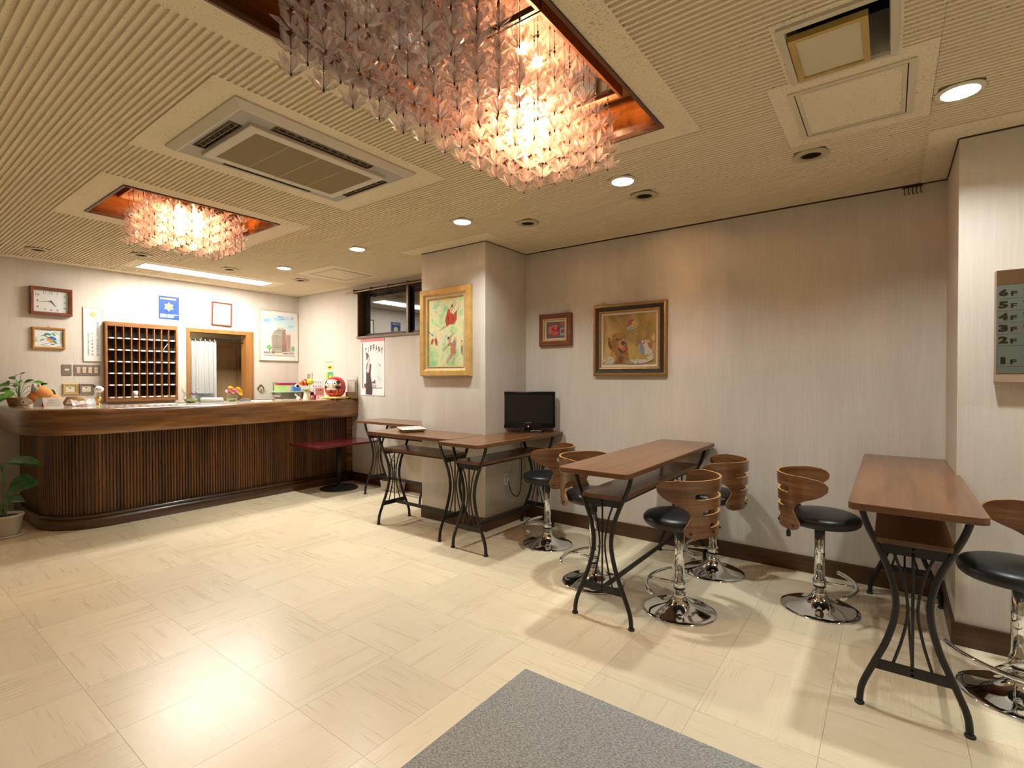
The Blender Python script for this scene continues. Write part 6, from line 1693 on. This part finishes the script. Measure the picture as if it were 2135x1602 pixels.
# ---- clipboard, papers
t = on_counter('pen_tray', 2.93, 6.16, VIEW(2.93, 6.16) + 0.1, 'black pen tray on the counter beside the pink flowers', 'tray')
mb = MB(); mb.add([(-0.06, -0.05, 0.004), (0.05, -0.05, 0.004), (0.065, 0.05, 0.026), (-0.045, 0.05, 0.026), (-0.06, -0.05, 0.0), (0.05, -0.05, 0.0), (0.065, 0.05, 0.0), (-0.045, 0.05, 0.0)], [(0, 1, 2, 3), (0, 4, 5, 1), (1, 5, 6, 2), (2, 6, 7, 3), (3, 7, 4, 0), (7, 6, 5, 4)])
mb.build('tray', plain('tray_charcoal', (0.07, 0.07, 0.075), 0.4), t)
MB().cyl((-0.04, 0.0, 0.022), (0.05, 0.01, 0.024), 0.004, 8).build('pen', M_GREY, t)
t = on_counter('register_book', 3.12, 6.17, VIEW(3.12, 6.17) - 0.1, 'dark covered register with white pages lying on the counter', 'book')
MB().box((-0.14, -0.06, 0.0), (0.13, 0.09, 0.006)).build('pages', M_PAPER, t)
MB().box((-0.14, -0.02, 0.006), (0.15, 0.10, 0.010)).build('cover', M_BLACK, t)
t = on_counter('paper_sheet', 2.05, 6.10, 0.05, 'white sheet lying on the counter below the key rack', 'paper')
MB().box((-0.12, -0.07, 0.0), (0.12, 0.07, 0.0015)).build('sheet', M_PAPER, t)
t = on_counter('dark_blotter', 2.27, 6.22, 0.05, 'thin dark desk blotter left of the purple flower bowl', 'blotter')
MB().box((-0.12, -0.07, 0.0), (0.12, 0.07, 0.002)).build('pad', plain('blotter_green', (0.05, 0.08, 0.06), 0.5), t)

# ---- daruma on cushion
cu = on_counter('daruma_cushion', 3.875, 5.755, VIEW(3.875, 5.755) + PI / 4, 'yellow cushion with orange tassels hanging over the counter edge', 'cushion')
mb = MB(); n = 10; hs = 0.145
vs_ = []; fs = []
for side in (1, -1):
    for j in range(n + 1):
        for i in range(n + 1):
            u, v = 2 * i / n - 1, 2 * j / n - 1
            e = (1 - abs(u) ** 3) * (1 - abs(v) ** 3)
            vs_.append((u * hs * (1 - 0.10 * (1 - abs(v)) * abs(u)), v * hs * (1 - 0.10 * (1 - abs(u)) * abs(v)), 0.019 + side * 0.019 * max(0, e) ** 0.5))
for k in range(2):
    o_ = k * (n + 1) ** 2
    for j in range(n):
        for i in range(n):
            a = o_ + j * (n + 1) + i
            f = (a, a + 1, a + n + 2, a + n + 1); fs.append(f if k == 0 else f[::-1])
mb.add(vs_, fs, 0, True)
mb.build('cushion', plain('cushion_yellow', (0.76, 0.48, 0.13), 0.8, var=0.2, vscale=40), cu)
M_TAS = plain('tassel_orange', (0.72, 0.14, 0.03), 0.8)
for sx, sy in ((-1, -1), (1, -1), (1, 1), (-1, 1)):
    MB().ball((sx * hs, sy * hs, 0.02), 0.008, n=8, m=6).build('tassel_knot', M_TAS, cu)
mb = MB()
for q in range(5):
    mb.tube([(-hs - 0.004 * q * 0.4, -hs - 0.002 * q, 0.018), (-hs - 0.006, -hs - 0.008, -0.005), (-hs - 0.006 - 0.003 * (q - 2), -hs - 0.010 + 0.003 * (q - 2), -0.055)], 0.0022, 5)
mb.build('tassel', M_TAS, cu)
dx_, dy_ = 3.885, 5.765
t = empty('daruma_doll', (dx_, dy_, CT + 0.0385), VIEW(dx_, dy_) - 0.42, 'round red daruma doll with a white face on a yellow cushion', 'doll')
RX, RZ = 0.130, 0.128
ZC = 0.120
prof = [(0.0, 0.0), (0.07, 0.0), (0.095, 0.008)]
for k in range(2, 15):
    a = -PI / 2 + PI * k / 14
    prof.append((RX * math.cos(a) if k > 2 else 0.105, max(0.012, ZC + RZ * math.sin(a))))
prof = [(0.0, 0.0), (0.075, 0.001), (0.100, 0.016), (0.120, 0.050), (0.130, 0.095), (0.131, 0.130), (0.124, 0.170), (0.108, 0.205), (0.082, 0.232), (0.050, 0.247), (0.020, 0.253), (0.0, 0.254)]
M_DRED = plain('daruma_red', (0.55, 0.022, 0.015), 0.3, coat=0.4, var=0.08, vscale=10)
MB().lathe(prof, 36, cap=False).build('body', M_DRED, t)
def rad_at(z):
    for (r0, z0), (r1, z1) in zip(prof, prof[1:]):
        if z0 <= z <= z1 and z1 > z0: return r0 + (r1 - r0) * (z - z0) / (z1 - z0)
    return 0.0
def decal(name, poly, mat, off, parent):
    """printed patch wrapped on the doll: poly in (angle deg from front, height)"""
    bm = bmesh.new()
    cx = sum(p[0] for p in poly) / len(poly); cz = sum(p[1] for p in poly) / len(poly)
    rings = []
    for f in (0.0001, 0.25, 0.5, 0.75, 1.0):
        rings.append([(cx + (p[0] - cx) * f, cz + (p[1] - cz) * f) for p in poly])
    mb = MB(); vs_ = []
    for rg in rings:
        for a, z in rg:
            r = rad_at(z) + off; an = -PI / 2 + math.radians(a)
            vs_.append((r * math.cos(an), r * math.sin(an), z + off * 0.3))
    n = len(poly); bm.free()
    mb.add(vs_, [(j * n + i, j * n + (i + 1) % n, (j + 1) * n + (i + 1) % n, (j + 1) * n + i) for j in range(4) for i in range(n)], 0, True)
    return mb.build(name, mat, parent, recalc=False)
M_FACE = plain('daruma_face', (0.80, 0.70, 0.58), 0.5)
decal('face', ell(0, 0.155, 56, 0.062, 0, 28), M_FACE, 0.0012, t)
for sx in (-1, 1):
    decal('cheek', ell(sx * 28, 0.150, 22, 0.048, 0, 20), plain('daruma_tan', (0.50, 0.32, 0.15), 0.5), 0.0018, t)
    decal('brow', ell(sx * 42, 0.180, 12, 0.020, 0, 14), M_INK, 0.0024, t)
    decal('moustache', ell(sx * 38, 0.118, 14, 0.022, 0, 14), M_INK, 0.0024, t)
    decal('eye', ell(sx * 22, 0.166, 11, 0.023, 0, 18), plain('eye_white', (0.85, 0.83, 0.78), 0.4), 0.003, t)
    decal('pupil', ell(sx * 21, 0.166, 4, 0.009, 0, 12), M_INK, 0.0038, t)
decal('mouth', [(-18, 0.112), (0, 0.122), (18, 0.112), (0, 0.116)], plain('mouth_dark', (0.25, 0.10, 0.06), 0.5), 0.0026, t)
M_GST = plain('daruma_gold', (0.68, 0.36, 0.07), 0.35, metal=0.3)
for a in (34, 52, 70, -34, -52, -70):
    decal('gold_stripe', [(a - 4, 0.025), (a + 3, 0.022), (a + 6, 0.085), (a, 0.088)], M_GST, 0.0016, t)
decal('chin_band', [(-34, 0.098), (34, 0.098), (22, 0.080), (-22, 0.080)], plain('chin_white', (0.78, 0.74, 0.68), 0.5), 0.0016, t)
decal('emblem', [(-14, 0.082), (14, 0.082), (10, 0.020), (-10, 0.020)], plain('daruma_gold2', (0.66, 0.22, 0.06), 0.4), 0.0014, t)
decal('emblem_mark', ell(0, 0.058, 9, 0.016, 0, 12), M_INK, 0.002, t)

# ---- white vase with orange flower and smiley ball pick
t = on_counter('white_flower_vase', 3.535, 5.86, VIEW(3.535, 5.86), 'small white vase with an orange flower and a smiling yellow ball', 'vase')
MB().lathe([(0.0, 0.0), (0.036, 0.0), (0.038, 0.006), (0.030, 0.06), (0.026, 0.092), (0.029, 0.105), (0.024, 0.105), (0.022, 0.09), (0.0, 0.088)], 24, cap=False).build('vase', plain('vase_ivory', (0.80, 0.77, 0.62), 0.3), t)
sm = MB().ball((0.045, -0.012, 0.225), 0.040, n=20, m=14).build('smiling_ball', plain('smiley_yellow', (0.78, 0.72, 0.02), 0.4), t)
for q in (0.032, 0.066):
    MB().ball((q, -0.048 if q < 0.05 else -0.044, 0.236), 0.004, 0.003, 0.006, 8, 5).build('ball_eye', M_INK, sm)
MB().tube([(0.045 + 0.020 * math.sin(a), -0.012 - 0.0405 * math.cos(a * 0.5) * 0.93, 0.222 - 0.014 * math.cos(a * 1.0)) for a in [-1.0 + 0.25 * k for k in range(9)]], 0.0016, 5).build('smile', M_INK, sm)
MB().cyl((0.02, -0.01, 0.09), (0.043, -0.012, 0.19), 0.0025, 6).build('pick', M_STEM, t)
of = plain('petal_orange', (0.82, 0.16, 0.02), 0.5)
for x_, z_ in ((-0.045, 0.225), (-0.012, 0.24), (-0.03, 0.195), (-0.065, 0.20), (0.0, 0.195)):
    flower(t, (x_, -0.02, z_), 0.034, of, 8, 'flower', None, (0.9, 0.2))
me_s2 = leaf_mesh('leaf', 0.075, 0.032, leaf_mat('vase_leaf', (0.16, 0.36, 0.06), (0.34, 0.50, 0.16), 0.5), 0.3, 0.2)
for k in range(9):
    a = 2 * PI * k / 9
    put_leaf(me_s2, t, (0.012 * math.cos(a), 0.012 * math.sin(a), 0.105), (math.cos(a), math.sin(a), 0.9), 0, 'leaf')
# ---- small ornaments by the vase
t = on_counter('bird_ornament', 3.455, 5.90, VIEW(3.455, 5.9), 'tiny white bird ornament left of the white vase', 'ornament')
MB().ball((0, 0, 0.022), 0.024, 0.018, 0.022, 14, 10).build('body', plain('ornament_white', (0.80, 0.74, 0.72), 0.4), t)
mb = MB().prism([(-0.045, 0.070), (-0.012, 0.030), (-0.004, 0.044), (-0.030, 0.078)], -0.003, 0.003, axis='y'); mb.build('tail', plain('ornament_cream', (0.74, 0.74, 0.58), 0.5), t)
MB().ball((0.018, -0.006, 0.012), 0.012, 0.012, 0.012, 10, 8).build('base', plain('ornament_red', (0.60, 0.05, 0.05), 0.4), t)
t = on_counter('red_box', 3.695, 5.96, VIEW(3.695, 5.96), 'small crimson box with a pink round label behind the vase', 'box')
MB().box((-0.035, -0.03, 0), (0.035, 0.03, 0.062)).build('carton', plain('crimson', (0.55, 0.02, 0.07), 0.4), t, bevel=0.003)
MB().lathe([(0.0, -0.033), (0.024, -0.033), (0.024, -0.030)], 16, axis='y', c=(-0.012, 0, 0.026), cap=False).build('round_label', plain('label_pink', (0.80, 0.30, 0.40), 0.5), t)
t = on_counter('orange_figurine', 3.625, 5.93, VIEW(3.6, 5.93), 'small orange flower figurine between the vase and the red box', 'figurine')
MB().lathe([(0.0, 0.0), (0.020, 0.0), (0.022, 0.02), (0.012, 0.05), (0.006, 0.09), (0.0, 0.09)], 14, cap=False).build('body', plain('figurine_peach', (0.75, 0.50, 0.26), 0.5), t)
flower(t, (0, -0.01, 0.095), 0.026, of, 8, 'flower', None, (0.9, 0))
MB().lathe([(0.0, 0), (0.024, 0), (0.024, 0.004), (0.0, 0.004)], 18, axis='y', c=(0.03, 0.0, 0.075), cap=False).build('dark_disc', M_INK, t)
t = on_counter('card_stand', 3.80, 5.985, VIEW(3.8, 5.985) + 0.1, 'pink printed card in a clear stand behind the daruma', 'card')
MB().box((-0.055, 0.0, 0.0), (0.055, 0.004, 0.145)).build('clear_plate', plain('stand_clear', (0.78, 0.74, 0.72), 0.3), t)
flat_print('printed_card', t, 0.10, 0.12, [(C('card_pink', (0.62, 0.26, 0.26)), FULL), (C('card_gold', (0.60, 0.34, 0.10)), ell(0.6, 0.62, 0.22, 0.20)), (C('card_red', (0.50, 0.08, 0.05)), [(0.3, 0.75), (0.6, 0.9), (0.9, 0.75), (0.9, 0.70), (0.3, 0.70)]), (C('card_pale', (0.76, 0.62, 0.60)), R4(0.0, 0.0, 1.0, 0.22))], y=-0.001, z0=0.022)
# ---- leaflet rack leaning on the wall
t = on_counter('leaflet_rack', 4.078, 5.665, VIEW(4.078, 5.665) - 0.35, 'brown rack of leaflets leaning on the wall right of the daruma', 'rack')
M_RKB = wood('rack_brown', (0.20, 0.12, 0.06), (0.32, 0.20, 0.10), (8, 8, 8), 0.5)
MB().box((-0.07, 0.005, 0.0), (0.07, 0.012, 0.26)).build('back_board', M_RKB, t)
for k, (c_, h_) in enumerate((((0.80, 0.79, 0.77), 0.30), ((0.62, 0.46, 0.30), 0.25), ((0.50, 0.52, 0.60), 0.24), ((0.70, 0.60, 0.46), 0.235))):
    MB().box((-0.065 + 0.008 * k, -0.006 - 0.012 * k, 0.01), (0.06 - 0.006 * k, -0.002 - 0.012 * k, h_)).build('leaflet', plain('leaflet_%d' % k, c_, 0.6), t)
MB().box((-0.072, -0.055, 0.0), (0.072, -0.05, 0.09)).build('front_board', M_RKB, t)
MB().box((-0.072, -0.055, 0.0), (0.072, 0.012, 0.008)).build('bottom_board', M_RKB, t)

# =================================================================== STAFF SIDE THINGS
t = empty('wall_shelf', (3.91, YB, 1.155), 0, 'pale green shelf on the wall behind the right end of the counter', 'shelf')
MB().box((-0.20, -0.24, 0.0), (0.205, 0.0, 0.016)).build('board', plain('shelf_green', (0.46, 0.60, 0.46), 0.4), t, bevel=0.002)
for sx in (-0.15, 0.15):
    MB().box((sx - 0.008, -0.16, -0.06), (sx + 0.008, 0.0, 0.0)).build('bracket', M_WHITE, t)
def shelf_thing(name, x, y, label, cat):
    return empty(name, (x, y, 1.155 + 0.0165), 0, label, cat)
t = shelf_thing('green_box', 3.83, YB - 0.10, 'lime green carton on the pale green wall shelf', 'box')
MB().box((-0.10, -0.06, 0.0), (0.10, 0.06, 0.085)).build('carton', plain('lime_carton', (0.44, 0.66, 0.20), 0.5), t, bevel=0.002)
MB().box((0.02, -0.0612, 0.01), (0.09, -0.06, 0.07)).build('label', plain('carton_label', (0.70, 0.60, 0.42), 0.6), t)
t = empty('pink_box', (3.90, YB - 0.10, 1.155 + 0.0165 + 0.0855), 0, 'flat dark pink box on top of the lime carton', 'box')
MB().box((-0.155, -0.055, 0.0), (0.10, 0.05, 0.034)).build('carton', plain('magenta_carton', (0.45, 0.03, 0.10), 0.5), t, bevel=0.002)
t = shelf_thing('tape_dispenser', 3.985, YB - 0.185, 'blue desk tape dispenser on the wall shelf', 'tape dispenser')
MB().prism([(-0.055, 0.0), (0.055, 0.0), (0.055, 0.055), (0.03, 0.045), (0.0, 0.04), (-0.03, 0.062), (-0.055, 0.07)], -0.022, 0.022, axis='y').build('body', plain('dispenser_blue', (0.04, 0.20, 0.58), 0.35), t, bevel=0.003)
mb = MB(); mb.lathe([(0.020, -0.012), (0.036, -0.012), (0.036, 0.012), (0.020, 0.012), (0.020, -0.012)], 22, axis='y', c=(0.012, 0, 0.070), cap=False); mb.build('tape_roll', plain('tape_white', (0.72, 0.72, 0.70), 0.4), t)
MB().cyl((0.012, -0.016, 0.07), (0.012, 0.016, 0.07), 0.02, 14).build('roll_core', M_BLACK, t)
t = outlet('wall_outlet', (3.767, YB, 1.243), 0, 'olive double outlet plate on the wall behind the counter', 0.075, 0.115, plain('outlet_olive', (0.34, 0.33, 0.22), 0.4))
t = empty('house_ornament', (3.555, YB, 1.215), 0, 'tiny house shaped ornament on the wall right of the doorway', 'ornament')
MB().prism([(-0.02, -0.035), (0.02, -0.035), (0.028, 0.005), (0.0, 0.04), (-0.028, 0.005)], -0.02, 0.0, axis='y').build('house', plain('ornament_ivory', (0.66, 0.62, 0.42), 0.5), t)
mb = MB(); mb.prism(seg((-0.045, -0.005), (0.0, 0.05), 0.012), -0.026, 0.0, axis='y'); mb.prism(seg((0.045, -0.005), (0.0, 0.05), 0.012), -0.026, 0.0, axis='y'); mb.build('roof', plain('ornament_roof', (0.10, 0.075, 0.05), 0.5), t)
MB().box((-0.008, -0.022, -0.03), (0.008, -0.02, -0.005)).build('door', plain('ornament_roof', (0.10, 0.075, 0.05), 0.5), t)
t = empty('thermostat', (XW, 6.72, 1.375), RW_, 'small grey thermostat on the wall above the counter corner', 'thermostat')
MB().box((-0.06, -0.018, -0.06), (0.06, 0, 0.06)).build('case', plain('thermostat_cream', (0.66, 0.56, 0.38), 0.5), t, bevel=0.003)
MB().box((-0.05, -0.020, -0.035), (0.025, -0.018, 0.045)).build('grille', plain('thermostat_grey', (0.32, 0.28, 0.21), 0.5), t)
t = empty('delivery_leaflet_pocket', (XW, 6.235, 1.42), RW_, 'clear hanging pocket with a yellow oval logo and green leaflets', 'leaflet holder')
W, H = 0.19, 0.30
MB().box((-W / 2, -0.004, -H / 2), (W / 2, 0, H / 2)).build('pocket', plain('pocket_clear', (0.66, 0.62, 0.56), 0.2), t)
cat = [(0.30, 0.775), (0.40, 0.80), (0.44, 0.86), (0.47, 0.83), (0.50, 0.86), (0.52, 0.82), (0.66, 0.82), (0.74, 0.84), (0.72, 0.80), (0.70, 0.78), (0.70, 0.735), (0.65, 0.765), (0.52, 0.765), (0.48, 0.73), (0.44, 0.75), (0.40, 0.765)]
flat_print('print', t, W, H, [(C('pocket_yellow', (0.82, 0.55, 0.02)), R4(0.06, -0.05, 0.28, 0.56)), (C('pocket_green', (0.06, 0.40, 0.20)), R4(0.30, -0.05, 0.94, 0.58)), (C('pocket_yellow', (0.82, 0.55, 0.02)), ell(0.62, 0.36, 0.16, 0.10)), (C('pocket_yellow', (0.82, 0.55, 0.02)), ell(0.52, 0.79, 0.34, 0.105)), (M_INK, cat)], y=-0.006)
MB().cyl((-W / 2, -0.004, H / 2 + 0.005), (W / 2, -0.004, H / 2 + 0.02), 0.002, 5).build('hanging_wire', M_GREY, t)
t = empty('price_list', (XW, 6.57, 1.235), RW_, 'pale price list with coloured icons on the wall behind the vase', 'notice')
W, H = 0.34, 0.24
lay = [(C('list_grey', (0.66, 0.62, 0.57)), FULL)]
cols_ = [C('ic_blue', (0.16, 0.22, 0.46)), C('ic_red', (0.55, 0.16, 0.12)), C('ic_plum', (0.36, 0.16, 0.34))]
for r_ in range(3):
    for c_ in range(4):
        lay.append((cols_[(r_ + c_) % 3], R4(0.30 + c_ * 0.17, 0.74 - r_ * 0.24, 0.38 + c_ * 0.17, 0.82 - r_ * 0.24)))
        lay.append((M_GREY, R4(0.28 + c_ * 0.17, 0.68 - r_ * 0.24, 0.40 + c_ * 0.17, 0.70 - r_ * 0.24)))
flat_print('sheet', t, W, H, lay, y=-0.004)
# ---- plastic bin under the far bar table
t = empty('plastic_bin', (4.02, 4.80, 0.0005), 0, 'clear plastic bin with green packets under the bar table by the window', 'bin')
MB().ringh(-0.075, 0.08, -0.14, 0.14, [(0.012, 0.0), (0.0, 0.11), (-0.004, 0.112), (-0.004, 0.118), (0.004, 0.118), (0.015, 0.006), (0.0749, 0.006)]).build('tub', plain('tub_frosted', (0.60, 0.52, 0.44), 0.35), t)
for k in range(3):
    MB().box((-0.05 + 0.006 * k, -0.11 + 0.075 * k, 0.008), (0.05, -0.045 + 0.075 * k, 0.122)).build('packet', plain('packet_green', (0.50, 0.58, 0.06), 0.5) if k != 1 else plain('packet_white', (0.70, 0.70, 0.64), 0.5), t)
text_obj('BRU', 0.03, M_INK, t, (-0.0815, -0.095, 0.060), fit_w=0.055, fit_h=0.03).rotation_euler = (0, 0, RW_)
tag(MB().tube(spline([(4.10, 4.83, 0.46), (4.06, 4.84, 0.40), (4.03, 4.86, 0.31), (4.05, 4.80, 0.26), (4.02, 4.76, 0.33), (4.03, 4.82, 0.36), (4.035, 4.86, 0.22), (4.04, 4.86, 0.13)], 6), 0.004, 6).build('appliance_cord', M_BLACK), 'black coiled cord between the outlet and the plastic bin', 'cord')
